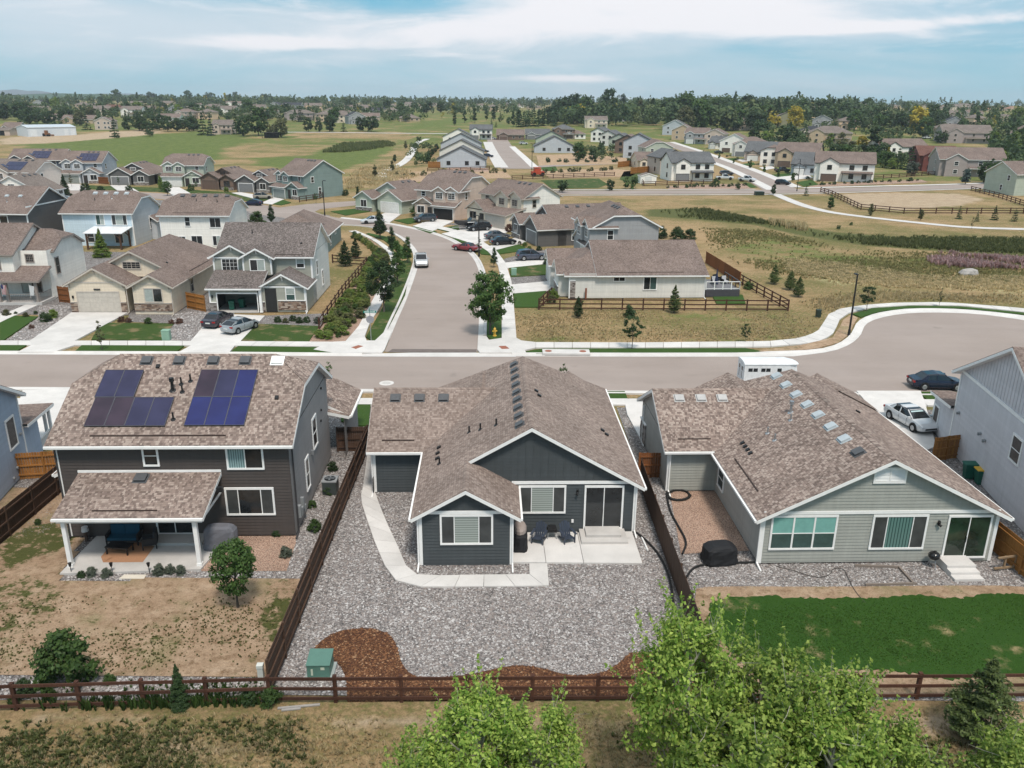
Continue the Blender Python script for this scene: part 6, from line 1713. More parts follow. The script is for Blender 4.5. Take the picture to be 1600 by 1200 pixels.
mb=MB();mb.loft([[(.62*math.cos(a)*s_,.36*math.sin(a)*s_,z)for a in(2*math.pi*j/14 for j in range(14))]for z,s_ in((1.0,1),(1.18,.98),(1.3,.8),(1.34,.4))]);mb.build('hood',flat('hood_tan',(.30,.25,.225),.6),t)
def adirondack(label,loc,rot):
 t=thing('adirondack_chair',label,'chair',loc,rot,'navy garden chairs on the patio')
 for i in range(5):
  mb=MB();mb.box(-.27,.27,-.38+i*.105,-.29+i*.105,.30-.028*i+.0,.325-.028*i);mb.build('seat_slat',NAVY,t)
 for i in range(5):
  x=-.22+i*.11;hh=1.0-.05*abs(i-2)**1.5
  mb=MB();mb.hexa([(x-.048,.16,.16),(x+.048,.16,.16),(x+.048,.18,.16),(x-.048,.18,.16),(x*1.15-.05,.46,hh),(x*1.15+.05,.46,hh),(x*1.15+.05,.48,hh),(x*1.15-.05,.48,hh)]);mb.build('back_slat',NAVY,t)
 for s_ in(-1,1):
  mb=MB();mb.box(s_*.33-.07,s_*.33+.07,-.42,.32,.54,.565);mb.build('armrest',NAVY,t)
  mb=MB();mb.box(s_*.30-.02,s_*.30+.02,-.38,-.28,0,.54);mb.build('leg',NAVY,t)
  mb=MB();mb.hexa([(s_*.28-.02,-.36,.2),(s_*.28+.02,-.36,.2),(s_*.28+.02,.5,0),(s_*.28-.02,.5,0),(s_*.28-.02,-.36,.32),(s_*.28+.02,-.36,.32),(s_*.28+.02,.5,.1),(s_*.28-.02,.5,.1)]);mb.build('leg',NAVY,t)
 return t
x,y=G(842,849);adirondack('navy slatted garden chair left of the small fire table',(x,y,.13),-18)
x,y=G(886,848);adirondack('navy slatted garden chair right of the small fire table, under the window',(x,y,.13),20)
x,y=G(862,842)
t=thing('fire_table','small black square fire table between the two navy chairs','table',(x,y,.13),2)
mb=MB();mb.box(-.27,.27,-.27,.27,.40,.46);mb.build('table_top',BLACK,t);mb=MB();mb.box(-.22,.22,-.22,.22,.46,.60);mb.build('burner_box',BLACK,t)
for a in(-1,1):
 for b in(-1,1):
  mb=MB();mb.beam((a*.25,b*.25,0),(a*.2,b*.2,.4),.03,.03);mb.build('leg',STEEL,t)
def sofa(name,label,loc,rot,w,arms=True,cush=TEALCUSH):
 t=thing(name,label,'sofa' if w>1 else 'chair',loc,rot)
 fr=flat('wicker_dark',(.028,.026,.026),.8)
 for x in(-w/2+.04,w/2-.04):
  for y in(-.33,.33):mb=MB();mb.box(x-.03,x+.03,y-.03,y+.03,0,.62 if y<0 else .9);mb.build('leg',fr,t)
  mb=MB();mb.box(x-.04,x+.04,-.36,.36,.58,.63);mb.build('armrest',fr,t)
  mb=MB();mb.box(x-.02,x+.02,-.33,.33,.25,.58);mb.build('side_panel',fr,t)
 mb=MB();mb.box(-w/2,w/2,-.36,.36,.24,.30);mb.build('seat_frame',fr,t)
 mb=MB();mb.box(-w/2,w/2,.34,.40,.3,.92);mb.build('backrest',fr,t)
 n=2 if w>1 else 1;cw=(w-.18)/n
 for i in range(n):
  x=-w/2+.09+i*cw
  mb=MB();mb.box(x+.01,x+cw-.01,-.36,.26,.30,.44);mb.build('seat_cushion',cush,t)
  mb=MB();mb.hexa([(x+.01,.16,.44),(x+cw-.01,.16,.44),(x+cw-.01,.32,.44),(x+.01,.32,.44),(x+.01,.24,.95),(x+cw-.01,.24,.95),(x+cw-.01,.36,.95),(x+.01,.36,.95)]);mb.build('back_cushion',cush,t)
 return t
sofa('garden_sofa','dark wicker sofa with deep teal cushions under the patio roof',wp(HB,-8.85,-.75,.155),1.8,1.7)
sofa('garden_chair','single dark wicker armchair facing the low table on the patio rug',wp(HB,-7.35,-1.2,.155),-72,.72,cush=flat('wicker_seat',(.04,.045,.055),.8))
t=thing('coffee_table','low black patio table in front of the teal sofa','table',wp(HB,-8.7,-1.75,.155),-6)
mb=MB();mb.box(-.62,.62,-.32,.32,.38,.43);mb.build('table_top',BLACK,t)
for a in(-1,1):
 for b in(-1,1):mb=MB();mb.box(a*.56-.03,a*.56+.03,b*.27-.03,b*.27+.03,0,.38);mb.build('leg',BLACK,t)
t=thing('rug','tan patio rug with one corner folded back','rug',wp(HB,-9.5,-2.75,.146),1.8)
mb=MB();mb.poly([(0,.55,.004),(.35,.0,.004),(2.35,0,.004),(2.35,2.0,.004),(0,2.0,.004)]);mb.poly([(0,.55,.012),(.35,0,.012),(.62,.42,.05),(.45,.62,.05)])
mb.build('rug_cloth',RUGMAT,t)
for px,lb in((112,'short black solar light at the left patio post'),(176,'short black solar light beside the small grey shrubs'),(234,'short black solar light right of the stepping slab')):
 x,y=G(px,897)
 t=thing('path_light',lb,'garden light',(x,y,.02),0,'solar lights along the patio edge')
 mb=MB();mb.cyl((0,0,0),(0,0,.55),.018,n=6);mb.build('stake',BLACK,t);mb=MB();mb.cyl((0,0,.42),(0,0,.62),.05,.09,10);mb.build('lamp_head',BLACK,t)
x,y=G(208,903);sheet('stepping_slab',[(x-.62,y-.16),(x+.62,y-.16),(x+.58,y+.2),(x-.52,y+.2)],.07,concrete('slab_cream',(.62,.56,.47)),.05)
x,y=G(136,846)
t=thing('bird_bath','small white-topped garden lantern by the patio corner','lantern',(x,y,.02),0)
mb=MB();mb.cyl((0,0,0),(0,0,.62),.1,.07,8);mb.build('pedestal',flat('pot_brown',(.07,.045,.035),.7),t);mb=MB();mb.cyl((0,0,.62),(0,0,.86),.2,.16,10);mb.build('bowl',flat('pot_white',(.5,.5,.5),.5),t)
x,y=G(500,1062)
t=thing('utility_box','green metal utility box on a pad beside the bark mulch','utility box',(x-.05,y+.42,.03),1.5)
mb=MB();mb.box(-.58,.58,-.55,.55,0,.1);mb.build('pad',concrete('pad_grey',(.3,.33,.32)),t)
mb=MB();mb.hexa([(-.46,-.44,.1),(.46,-.44,.1),(.46,.44,.1),(-.46,.44,.1),(-.46,-.44,.66),(.46,-.44,.66),(.46,.44,.78),(-.46,.44,.78)]);mb.build('cabinet',GREENBOX,t)
mb=MB();mb.hexa([(-.49,-.47,.66),(.49,-.47,.66),(.49,.47,.79),(-.49,.47,.79),(-.49,-.47,.70),(.49,-.47,.70),(.49,.47,.83),(-.49,.47,.83)]);mb.build('lid',GREENBOX,t)
mb=MB();mb.box(-.30,-.22,-.455,-.441,.2,.5);mb.box(.1,.26,-.45,-.441,.46,.58);mb.build('label_plate',flat('plate_pale',(.45,.5,.4),.5),t)
x,y=G(409,1066)
t=thing('cable_pedestal','slim off-white cable pedestal at the corner of the bare yard','utility box',(x,y,.02),4)
mb=MB();mb.box(-.11,.11,-.1,.1,0,.78);mb.build('post',flat('pedestal_white',(.58,.60,.56),.5),t);mb=MB();mb.box(-.13,.13,-.12,.12,.72,.86);mb.build('cap',flat('pedestal_white',(.58,.60,.56),.5),t)
for i,(a,b)in enumerate((((434,1108),(500,1102)),((440,1111),(470,1108)))):
 p,q=G(*a),G(*b);mb=MB();mb.beam((p[0],p[1],.04),(q[0],q[1],.04),.1,.05)
 tag(mb.build('loose_board',flat('weathered_board',(.30,.28,.26),.8)),('longer','shorter')[i]+' weathered board lying in the dry grass by the rail fence','board')
def pipe(name,label,cat,pts,r,m,rings=True):
 mb=MB();c=smooth(pts,2);c3=[(p[0],p[1],p[2]if len(p)>2 else r+.03)for p in c]
 c=resample(c,max(8,int(sum(math.dist(a,b)for a,b in zip(c[:-1],c[1:]))/.14)))
 k=8;rg=[]
 for i,p in enumerate(c):
  t_=c[min(i+1,len(c)-1)]-c[max(i-1,0)];t_=t_/max(1e-6,np.hypot(*t_));nx_,ny_=-t_[1],t_[0]
  rr=r*(1.12 if i%2 and rings else 1)
  rg.append([(p[0]+nx_*rr*math.cos(a),p[1]+ny_*rr*math.cos(a),.05+r+rr*math.sin(a))for a in(2*math.pi*j/k for j in range(k))])
 mb.loft(rg)
 return tag(mb.build(name,m),label,cat)
pipe('drain_pipe','black corrugated drain pipe from the slate blue house corner along the brown fence','pipe',GP([(993,834),(1008,845),(1028,866),(1042,893),(1050,925),(1052,960)]),.055,PIPEBLACK)
pipe('drain_pipe','black corrugated pipe skirting the pink gravel beside the brown fence','pipe',GP([(1041,772),(1046,800),(1060,825),(1074,850),(1066,868)]),.055,PIPEBLACK)
pipe('drain_pipe','black drain pipe running left from the sage house corner','pipe',GP([(1180,881),(1140,882),(1100,884),(1082,890),(1072,905)]),.055,PIPEBLACK)
cpt=[(1060+19*math.cos(a)*f,776+8.5*math.sin(a)*f)for a,f in((i*.45,1-i*.006)for i in range(24))]
pipe('coiled_pipe','coil of black corrugated pipe lying by the sage house garage wall','pipe',GP(cpt),.06,PIPEBLACK)
pipe('garden_hose','thin dark hose snaking over the gravel onto the lawn below the sage house','hose',GP([(1212,886),(1250,896),(1275,905),(1298,900),(1300,889),(1318,889),(1325,905),(1335,925),(1352,944)]),.016,flat('hose_olive',(.06,.055,.05),.6),False)
a,b=G(1002,840),G(1012,862)
mb=MB();mb.cyl((a[0],a[1],.09),(b[0],b[1],.09),.05,n=8);tag(mb.build('white_pipe',WHITE),'white plastic pipe end lying on gravel near the slate blue house corner','pipe')
t=thing('timber_edging','weathered timber edging forming a low bed by the sage house window','edging',G(1300,888)+(.02,),0)
o_=Vector(t.location)
for a,b in(((1335,886),(1404,888)),((1404,888),(1427,914)),((1352,916),(1432,914))):
 p,q=G(*a),G(*b);mb=MB();mb.beam((p[0]-o_.x,p[1]-o_.y,.06),(q[0]-o_.x,q[1]-o_.y,.06),.09,.12);mb.build('timber',flat('weathered_timber',(.20,.165,.14),.85),t)
x,y=G(1456,887)
t=thing('kettle_grill','black kettle grill on thin legs beside the sage house door steps','grill',(x,y,.02),10)
mb=MB();mb.loft([[(.29*f*math.cos(a),.29*f*math.sin(a),z)for a in(2*math.pi*j/14 for j in range(14))]for z,f in((.48,.35),(.54,.75),(.64,.97),(.70,1.0))]);mb.build('bowl',BLACK,t,smooth=True)
mb=MB();mb.loft([[(.29*f*math.cos(a),.29*f*math.sin(a),z)for a in(2*math.pi*j/14 for j in range(14))]for z,f in((.705,1.02),(.78,.93),(.87,.65),(.91,.2))]);lid=mb.build('lid',flat('enamel_black',(.01,.01,.011),.12,.6),t,smooth=True)
mb=MB();mb.box(-.07,.07,-.02,.02,.93,.97);mb.build('handle',BLACK,lid)
for a in(.5,2.6,4.7):mb=MB();mb.cyl((.12*math.cos(a),.12*math.sin(a),.52),(.3*math.cos(a),.3*math.sin(a),0),.015,n=6);mb.build('leg',STEEL,t)
mb=MB();mb.cyl((0,0,.3),(0,0,.32),.16,n=10);mb.build('ash_pan',STEEL,t)
x,y=G(1552,893)
t=thing('timber_rack','rough timber rack leaning by the orange fence at the sage house corner','timber',(x,y,.02),5)
for p,q in(((0,0,.15),(1.25,.12,.15)),((.1,.0,.75),(1.3,.1,.8)),((.55,.05,.1),(.6,.1,.8)),((1.15,.1,.05),(1.2,.1,.85))):
 mb=MB();mb.beam(p,q,.09,.09);mb.build('timber',flat('rough_timber',(.26,.18,.11),.85),t)
def bin_(label,loc,rot,lid,group='green wheeled bins'):
 t=thing('wheeled_bin',label,'bin',loc,rot,group)
 mb=MB();mb.loft([[(x*a,y*b,z)for x,y in((-1,-1),(1,-1),(1,1),(-1,1))]for z,a,b in((.06,.24,.26),(.95,.30,.36),(1.0,.32,.38))]);mb.build('body',BINGREEN,t)
 mb=MB();mb.hexa([(-.33,-.42,1.0),(.33,-.42,1.0),(.33,.4,1.0),(-.33,.4,1.0),(-.31,-.38,1.06),(.31,-.38,1.06),(.31,.38,1.1),(-.31,.38,1.1)]);mb.build('lid',lid,t)
 for s_ in(-1,1):mb=MB();mb.cyl((s_*.27,.3,.13),(s_*.33,.3,.13),.13,n=10);mb.build('wheel',RUBBER,t)
 mb=MB();mb.cyl((-.28,.43,1.0),(.28,.43,1.0),.02,n=6);mb.build('handle',BINGREEN,t)
x,y=29.55,46.9
bin_('dark green wheeled bin with a green lid against the pale grey wall',(x-.35,y+.75,.02),-98,BINGREEN)
bin_('green wheeled bin with a yellow lid against the pale grey wall',(x-.05,y-.1,.02),-95,YELLOW)
p=local(HH,2.0,1.1);bin_('nearer green bin inside the open garage',(p[0],p[1],.15),10,BINGREEN,'bins in the open garage')
p=local(HH,2.9,2.0);bin_('further green bin inside the open garage',(p[0],p[1],.15),-5,BINGREEN,'bins in the open garage')
# street furniture
def lamp_post(label,loc,hgt,rot=0,group='black street lamp posts'):
 t=thing('street_lamp',label,'lamp post',loc+(gz(*loc),),rot,group)
 mb=MB();mb.cyl((0,0,0),(0,0,.7),.16,.13,10);mb.build('base',BLACK,t)
 mb=MB();mb.cyl((0,0,.7),(0,0,hgt),.105,.075,10);mb.build('pole',BLACK,t)
 mb=MB();mb.cyl((0,0,hgt),(.12,0,hgt+.05),.05,n=6);mb.obox((.35,0,hgt+.08),(1,0,0),(0,1,0),(0,0,1),.30,.14,.05);mb.build('lamp_head',BLACK,t)
 return t
lamp_post('tall black lamp post on the verge by the cul-de-sac',G(1326,525),6.3,90)
lamp_post('black lamp post beside the parked red car',G(748.5,401),6.2,180)
lamp_post('black lamp post at the far bend near the teal-grey house',G(507.5,337),7.0,0)
lamp_post('slim lamp post at the corner of the distant right-hand street',G(1245,299),8.5,180)
lamp_post('slim lamp post at the mouth of the far street',G(831,266),9,180)
x,y=G(773,527)
t=thing('fire_hydrant','yellow fire hydrant on the grass verge under the street tree','hydrant',(x,y,.13),20)
mb=MB();mb.cyl((0,0,0),(0,0,.08),.2,n=12);mb.cyl((0,0,.08),(0,0,.72),.13,.125,12);mb.cyl((0,0,.5),(0,0,.55),.17,n=12);mb.build('barrel',HYDRANT,t)
mb=MB();mb.cyl((0,0,.72),(0,0,.86),.16,.08,12);mb.cyl((0,0,.86),(0,0,.95),.04,n=6);mb.build('bonnet',HYDRANT,t)
for d_ in((1,0),(-1,0),(0,-1)):mb=MB();mb.cyl((0,0,.52),(d_[0]*.25,d_[1]*.25,.52),.075,n=8);mb.build('outlet',HYDRANT,t)
x,y=G(580,534)
t=thing('street_sign','stop sign seen from behind with green street name plates above','street sign',(x,y,.13),6)
mb=MB();mb.cyl((0,0,0),(0,0,3.3),.035,n=6);mb.build('post',STEEL,t)
mb=MB();mb.cyl((0,-.035,2.15),(0,-.05,2.15),.40,n=8);mb.build('stop_plate',flat('sign_back',(.33,.33,.35),.5,.4,.4),t)
mb=MB();mb.box(-.62,.62,-.015,.015,2.8,3.02);a=mb.build('name_plate',flat('sign_green',(.015,.21,.165),.4),t)
for s_ in(-1,1):
 m2=MB()
 for i in range(9):m2 .box(-.5+i*.115,-.5+i*.115+.07,s_*.016-.002,s_*.016+.002,2.85,2.97)
 m2 .build('lettering',flat('sign_white',(.7,.74,.72),.5),a)
mb=MB();mb.box(-.015,.015,-.55,.55,3.06,3.28);mb.build('name_plate',flat('sign_green',(.015,.21,.165),.4),t)
p0=G(848,556);p1=G(922,556)
t=thing('storm_drain','long white concrete storm drain inlet with two round lids at the kerb','storm drain',(p0[0],p0[1]-.1,.02),0)
L_=p1[0]-p0[0]
mb=MB();mb.box(0,L_,.05,1.5,.06,.24);mb.box(0,L_,.5,1.5,0,.06);mb.box(0,.2,.05,.5,.0,.06);mb.build('inlet_slab',CONC,t)
mb=MB();mb.box(.2,L_-.2,.25,.49,.0,.06);mb.build('inlet_mouth',BLACK,t)
for x in(.55,L_-.65):mb=MB();mb.cyl((x,.85,.24),(x,.85,.255),.33,n=16);mb.build('lid',REDPLATE,t)
x,y=G(604,599)
mb=MB();mb.cyl((0,0,0),(0,0,.012),.62,n=24);t=thing('manhole','pale round manhole cover in the street behind the slate blue house','manhole',(x,y,.022),0);mb.build('collar',CONC,t)
mb=MB();mb.cyl((0,0,.012),(0,0,.022),.36,n=20);mb.build('lid',CONC_OLD,t)
def ubox(label,px,py,sx,sz,m,rot=0):
 x,y=G(px,py);t=thing('utility_box',label,'utility box',(x,y,.08+gz(x,y)),rot)
 mb=MB();mb.box(-sx/2,sx/2,-sx*.4,sx*.4,0,sz);mb.build('cabinet',m,t);mb=MB();mb.hexa([(-sx*.54,-sx*.44,sz),(sx*.54,-sx*.44,sz),(sx*.54,sx*.44,sz),(-sx*.54,sx*.44,sz),(-sx*.48,-sx*.38,sz+.08),(sx*.48,-sx*.38,sz+.08),(sx*.48,sx*.38,sz+.08),(-sx*.48,sx*.38,sz+.08)]);mb.build('lid',m,t)
ubox('pale green utility box at the edge of the cream ranch lawn',261,532,.75,.95,GREENLIGHT,4)
ubox('dark green utility box in the dry grass by the curved pavement',1278,496,.5,.75,flat('box_dark_green',(.02,.035,.025),.5))
ubox('pale green utility box in the planting beside the grey SUV drive',803,431,.7,.9,GREENLIGHT)
ubox('dark long utility box beside the collector road',1186,305,2.2,.8,flat('box_dark_green',(.02,.035,.025),.5))
p=local(HF,8.9,-1.5)
def flag(label,loc,cols):
 t=thing('flag',label,'flag',loc,0)
 mb=MB();mb.cyl((0,0,-.9),(.25,-.3,.75),.015,n=5);mb.build('staff',WHITE,t)
 n=len(cols)
 for i,c in enumerate(cols):
  mb=MB();u0,u1=i/n,(i+1)/n
  mb.hexa([(.22+.55*u0,-.26,.62-.15*u0),(.22+.55*u1,-.26,.62-.15*u1),(.22+.55*u1,-.25,.62-.15*u1),(.22+.55*u0,-.25,.62-.15*u0),(.05+.35*u0,-.1,-.65),(.05+.35*u1,-.1,-.65),(.05+.35*u1,-.09,-.65),(.05+.35*u0,-.09,-.65)][0:4][::1]+[(.1+.40*u0,-.12,-.6),(.1+.40*u1,-.12,-.62),(.1+.40*u1,-.11,-.62),(.1+.40*u0,-.11,-.6)]);mb.build('stripe',c,t)
 return t
RF,WF,BF=flat('flag_red',(.32,.025,.03),.8),flat('flag_white',(.62,.62,.62),.8),flat('flag_blue',(.03,.045,.14),.8)
t=flag('striped red and white flag with a blue canton on a porch post',(p[0],p[1],2.0),[RF,WF,RF,WF,RF,WF,RF])
mb=MB();mb.hexa([(.20,-.275,.63),(.42,-.275,.58),(.42,-.265,.58),(.20,-.265,.63),(.17,-.225,.12),(.37,-.225,.08),(.37,-.215,.08),(.17,-.215,.12)]);mb.build('canton',BF,t)
p=local(HF,12.0,-1.5);flag('plain white flag on the right post of the porch',(p[0],p[1],1.9),[WF,WF,WF])
# vehicles
def vehicle(label,cat,loc,head,col,kind='sedan',group=None,scale=.96,name='parked_car',shade=None,roofcol=None,simple=False):
 """head: direction the front points, degrees from +X"""
 t=thing(name,label,cat,loc,head,group);t.scale=(scale,)*3
 P={'sedan':dict(L=4.7,W=1.82,low=[(-2.35,.38,.62,.70),(-2.28,.26,.92,.80),(-1.75,.22,1.0,.9),(-.9,.2,.96,.91),(.5,.2,.94,.91),(1.15,.2,.92,.9),(1.9,.22,.80,.86),(2.22,.28,.68,.76),(2.35,.38,.56,.62)],cab=[(-1.62,.99,.74),(-1.12,1.39,.64),(-.3,1.46,.64),(.32,1.42,.63),(1.12,.94,.74)],wheels=(-1.38,1.42),wr=.33),'hatch':dict(L=4.45,W=1.75,low=[(-2.22,.4,.70,.72),(-2.12,.28,1.0,.82),(-1.6,.22,1.02,.87),(-.6,.2,.98,.88),(.6,.2,.94,.88),(1.2,.2,.92,.86),(1.8,.24,.78,.82),(2.12,.3,.64,.7),(2.22,.4,.55,.56)],cab=[(-2.0,1.02,.68),(-1.2,1.36,.62),(-.2,1.49,.6),(.25,1.46,.6),(1.3,.93,.72)],wheels=(-1.32,1.38),wr=.32),'suv':dict(L=4.75,W=1.9,low=[(-2.38,.42,.80,.80),(-2.30,.3,1.05,.9),(-1.9,.26,1.08,.95),(-.8,.25,1.06,.95),(.5,.25,1.04,.95),(1.2,.25,1.02,.93),(1.95,.28,.94,.88),(2.28,.34,.82,.78),(2.38,.45,.66,.66)],cab=[(-2.22,1.08,.78),(-1.9,1.58,.70),(-.6,1.68,.70),(.3,1.63,.69),(1.18,1.04,.80)],wheels=(-1.42,1.45),wr=.37),'pickup':dict(L=5.7,W=1.98,low=[(-2.85,.48,1.06,.94),(-2.80,.40,1.10,.98),(-1.0,.36,1.10,.99),(.4,.34,1.10,.99),(1.3,.34,1.12,.98),(2.3,.38,1.08,.95),(2.72,.42,.98,.9),(2.85,.52,.80,.86)],cab=[(-.95,1.11,.84),(-.78,1.80,.76),(.3,1.86,.76),(.65,1.82,.75),(1.35,1.12,.84)],wheels=(-1.75,1.8),wr=.41),'classic':dict(L=5.0,W=1.9,low=[(-2.5,.45,.75,.84),(-2.44,.36,.9,.92),(-1.5,.3,.92,.95),(-.6,.28,.92,.95),(.6,.28,.92,.95),(1.4,.3,.92,.95),(2.3,.36,.88,.92),(2.5,.42,.76,.86)],cab=[(-1.3,.92,.76),(-.85,1.32,.64),(0.,1.36,.64),(.35,1.33,.64),(.85,.92,.78)],wheels=(-1.5,1.5),wr=.34)}[kind]
 paint=flat('paint_%s'%'_'.join('%03d'%int(c*1000)for c in col),col,.22,.5,.15,.04)
 def sec(x,z0,z1,w):
  h_=z1-z0
  half=[(w*.86,z0),(w*.97,z0+h_*.18),(w,z0+h_*.45),(w*.985,z0+h_*.72),(w*.93,z1-.025),(w*.80,z1)]
  return[(x,-y,z)for y,z in half[::-1]][::-1][::-1]+[(x,y,z)for y,z in half]
 mb=MB()
 rings=[]
 for x,z0,z1,w in P['low']:
  h_=z1-z0
  half=[(w*.80,z1),(w*.93,z1-.025),(w*.985,z0+h_*.72),(w,z0+h_*.45),(w*.97,z0+h_*.18),(w*.86,z0)]
  rings.append([(x,y,z)for y,z in half]+[(x,-y,z)for y,z in half[::-1]])
 mb.loft(rings)
 body=mb.build('body',paint,t,smooth=False)
 def belt(x):
  xs_=[q[0]for q in P['low']];return float(np.interp(x,xs_,[q[2]for q in P['low']])),float(np.interp(x,xs_,[q[3]for q in P['low']]))
 mb=MB();rings=[]
 for x,zr_,w in P['cab']:
  zb,wb=belt(x);zr_=max(zr_,zb+.005)
  f=min(1,(zr_-zb)/.35)
  wt=w if f>.3 else wb*.84
  rings.append([(x,wb*.88,zb-.03),(x,wt+.02,zr_-.05*f),(x,wt*.86,zr_),(x,-wt*.86,zr_),(x,-wt-.02,zr_-.05*f),(x,-wb*.88,zb-.03)])
 mb.loft(rings);mb.build('window_glass',flat('car_glass',(.012,.014,.017),.05,.7),t)
 tops=P['cab'][1:-1]
 mb=MB();rr=[]
 for i,(x,zr_,w)in enumerate(tops):
  x2=x+(-.10 if i==0 else .10 if i==len(tops)-1 else 0)
  dz=-.05 if i in(0,len(tops)-1)else 0
  rr.append([(x2,w+.035,zr_-.065+dz),(x2,w*.87,zr_+.018+dz),(x2,-w*.87,zr_+.018+dz),(x2,-w-.035,zr_-.065+dz),(x2,-w*.8,zr_-.03+dz),(x2,w*.8,zr_-.03+dz)])
 mb.loft(rr);mb.build('roof',flat('vinyl_dark',(.03,.03,.032),.6)if roofcol else paint,t)
 mb=MB()
 c=P['cab']
 for s_ in(-1,1):
  (x0_,z0_,w0_),(x1_,z1_,w1_)=c[0],c[1];zb0,wb0=belt(x0_)
  a_,b_,d_,e_=(x0_-.05,s_*wb0*.875,zb0-.02),(x0_+.42,s_*wb0*.895,zb0-.02),(x1_+.16,s_*(w1_+.045),z1_-.07),(x1_-.08,s_*(w1_+.035),z1_-.08)
  mb.hexa([a_,b_,d_,e_]+[(q[0],q[1]-s_*.09,q[2])for q in(a_,b_,d_,e_)])
  for(xa,za,wa),(xb,zb_,wb_)in(((c[0][0],belt(c[0][0])[0],belt(c[0][0])[1]*.85),c[1]),((c[-1][0],belt(c[-1][0])[0],belt(c[-1][0])[1]*.85),c[-2]),((-.35,belt(-.35)[0],belt(-.35)[1]*.9),(-.38,c[2][1]-.07,c[2][2]+.015))):
   mb.beam((xa,s_*wa,za),(xb,s_*(wb_+.015),zb_-.04),.07,.05)
 mb.build('pillar',paint,t,'stuff')
 if shade:
  (x0,_,_),(x1,z1,w1)=c[-1],c[-2];zb,wb=belt(x0)
  mb=MB();mb.poly([(x0-.08,wb*.72,zb+.04),(x0-.08,-wb*.72,zb+.04),(x1+.16,-w1*.82,z1-.09),(x1+.16,w1*.82,z1-.09)]);mb.build('sunshade',flat('sunshade',(.42,.56,.58),.4),t)
 if kind=='pickup':
  mb=MB();mb.box(-2.72,-1.05,-.78,.78,1.085,1.125);mb.build('bed_floor',flat('bed_liner',(.03,.03,.03),.8),t)
 wr=P['wr'];hw=P['W']/2
 for x in P['wheels']:
  mb=MB();mb.cyl((x,-hw-.004,wr+.03),(x,hw+.004,wr+.03),wr+.06,n=18);mb.build('wheel_arch',BLACK,t)
  for s_ in(-1,1):
   mb=MB();mb.cyl((x,s_*(hw-.2),wr),(x,s_*(hw+.02),wr),wr,n=18);w_=mb.build('wheel',RUBBER,t)
   if not simple:mb=MB();mb.cyl((x,s_*(hw+.015),wr),(x,s_*(hw+.03),wr),wr*.66,wr*.6,12);mb.build('rim',STEEL,w_)
 xf,xr_=P['low'][-2],P['low'][1]
 for s_ in(-1,1):
  mb=MB();mb.obox((xf[0]-.02,s_*xf[3]*.80,xf[2]-.10),(1,0,0),(0,1,0),(0,0,1),.10,.15,.06);mb.build('headlight',HEADLAMP,t)
  mb=MB();mb.obox((xr_[0]-.0,s_*xr_[3]*.82,xr_[2]-.14),(1,0,0),(0,1,0),(0,0,1),.07,.16,.08);mb.build('tail_light',REDPAINT,t)
  if not simple:
   x=c[-1][0]-.15;zb,wb=belt(x);mb=MB();mb.obox((x,s_*(wb+.08),zb+.08),(1,0,0),(0,1,0),(0,0,1),.07,.11,.07);mb.build('wing_mirror',paint,t)
 if not simple:
  mb=MB();mb.box(P['L']/2-.06,P['L']/2+.015,-.5,.5,.42,.56);mb.build('grille',BLACK,t)
  mb=MB();mb.box(-P['L']/2-.012,-P['L']/2+.03,-.26,.26,.60,.74);mb.build('number_plate',flat('plate',(.5,.52,.5),.5),t)
  if kind in('classic','pickup'):
   mb=MB();mb.box(P['L']/2-.05,P['L']/2+.05,-.85,.85,.40,.52);mb.box(-P['L']/2-.05,-P['L']/2+.05,-.85,.85,.42,.54);mb.build('bumper',CHROME,t)
  for x in(-.3,.62):
   mb=MB()
   for s_ in(-1,1):
    zb,wb=belt(x);mb.box(x-.008,x+.008,min(s_*wb*.97,s_*(wb+.002)),max(s_*wb*.97,s_*(wb+.002)),.36,zb-.12)
   mb.build('door_gap',BLACK,t,'stuff')
 return t
def at(px,py,z=.03):x,y=G(px,py);return(x,y,z+gz(x,y))
vehicle('dark navy sedan parked at the kerb before the cul-de-sac','car',(35.75,65.35,.02),-3,(.014,.020,.040),'sedan',scale=.95)
vehicle('white sedan with a silver sunshade on the driveway at right','car',(29.55,56.6,.15),-78,(.62,.63,.64),'sedan',shade=True,scale=.95)
vehicle('dark purple-grey sedan parked at the mouth of the open garage','car',(-31.0,83.7,.15),82,(.045,.040,.050),'sedan')
vehicle('silver hatchback on the drive beside the dark sedan','car',(-27.9,81.3,.15),66,(.33,.35,.37),'hatch')
vehicle('white pickup truck parked on the left side of the side street','pickup',(-13.35,118.3,.03),-82,(.52,.53,.54),'pickup',name='pickup_truck')
vehicle('old red coupe with a black roof at the right kerb of the bend','car',at(729,392),146,(.26,.045,.055),'classic',roofcol=True)
vehicle('slate blue SUV on the driveway nearest the corner ranch','SUV',at(830,407,.14),14,(.075,.085,.115),'suv')
vehicle('black sedan on the drive below the dark grey ranch','car',at(786,383,.14),22,(.018,.019,.024),'sedan')
vehicle('grey car half behind the black sedan on the same drive','car',at(777,374,.14),20,(.10,.105,.12),'sedan')
vehicle('charcoal SUV outside the open garage of the rose beige house','SUV',at(664,347,.14),200,(.055,.058,.066),'suv')
vehicle('black SUV hitched to the boat trailer in front of the cream house','SUV',at(748,361,.14),205,(.02,.021,.024),'suv')
vehicle('beige SUV on the drive of the teal-grey end house','SUV',at(411,311),20,(.36,.31,.26),'suv',simple=True)
vehicle('dark blue hatchback at the kerb by the beige SUV','car',at(396,321),170,(.02,.026,.055),'hatch',simple=True)
vehicle('white car mostly hidden behind the young tree on the far bend','car',at(582,349),200,(.6,.61,.62),'sedan',simple=True)
vehicle('silver car parked behind the dark grey rear gable','car',at(95,312),10,(.38,.4,.42),'sedan',simple=True)
gV='cars on the distant streets'
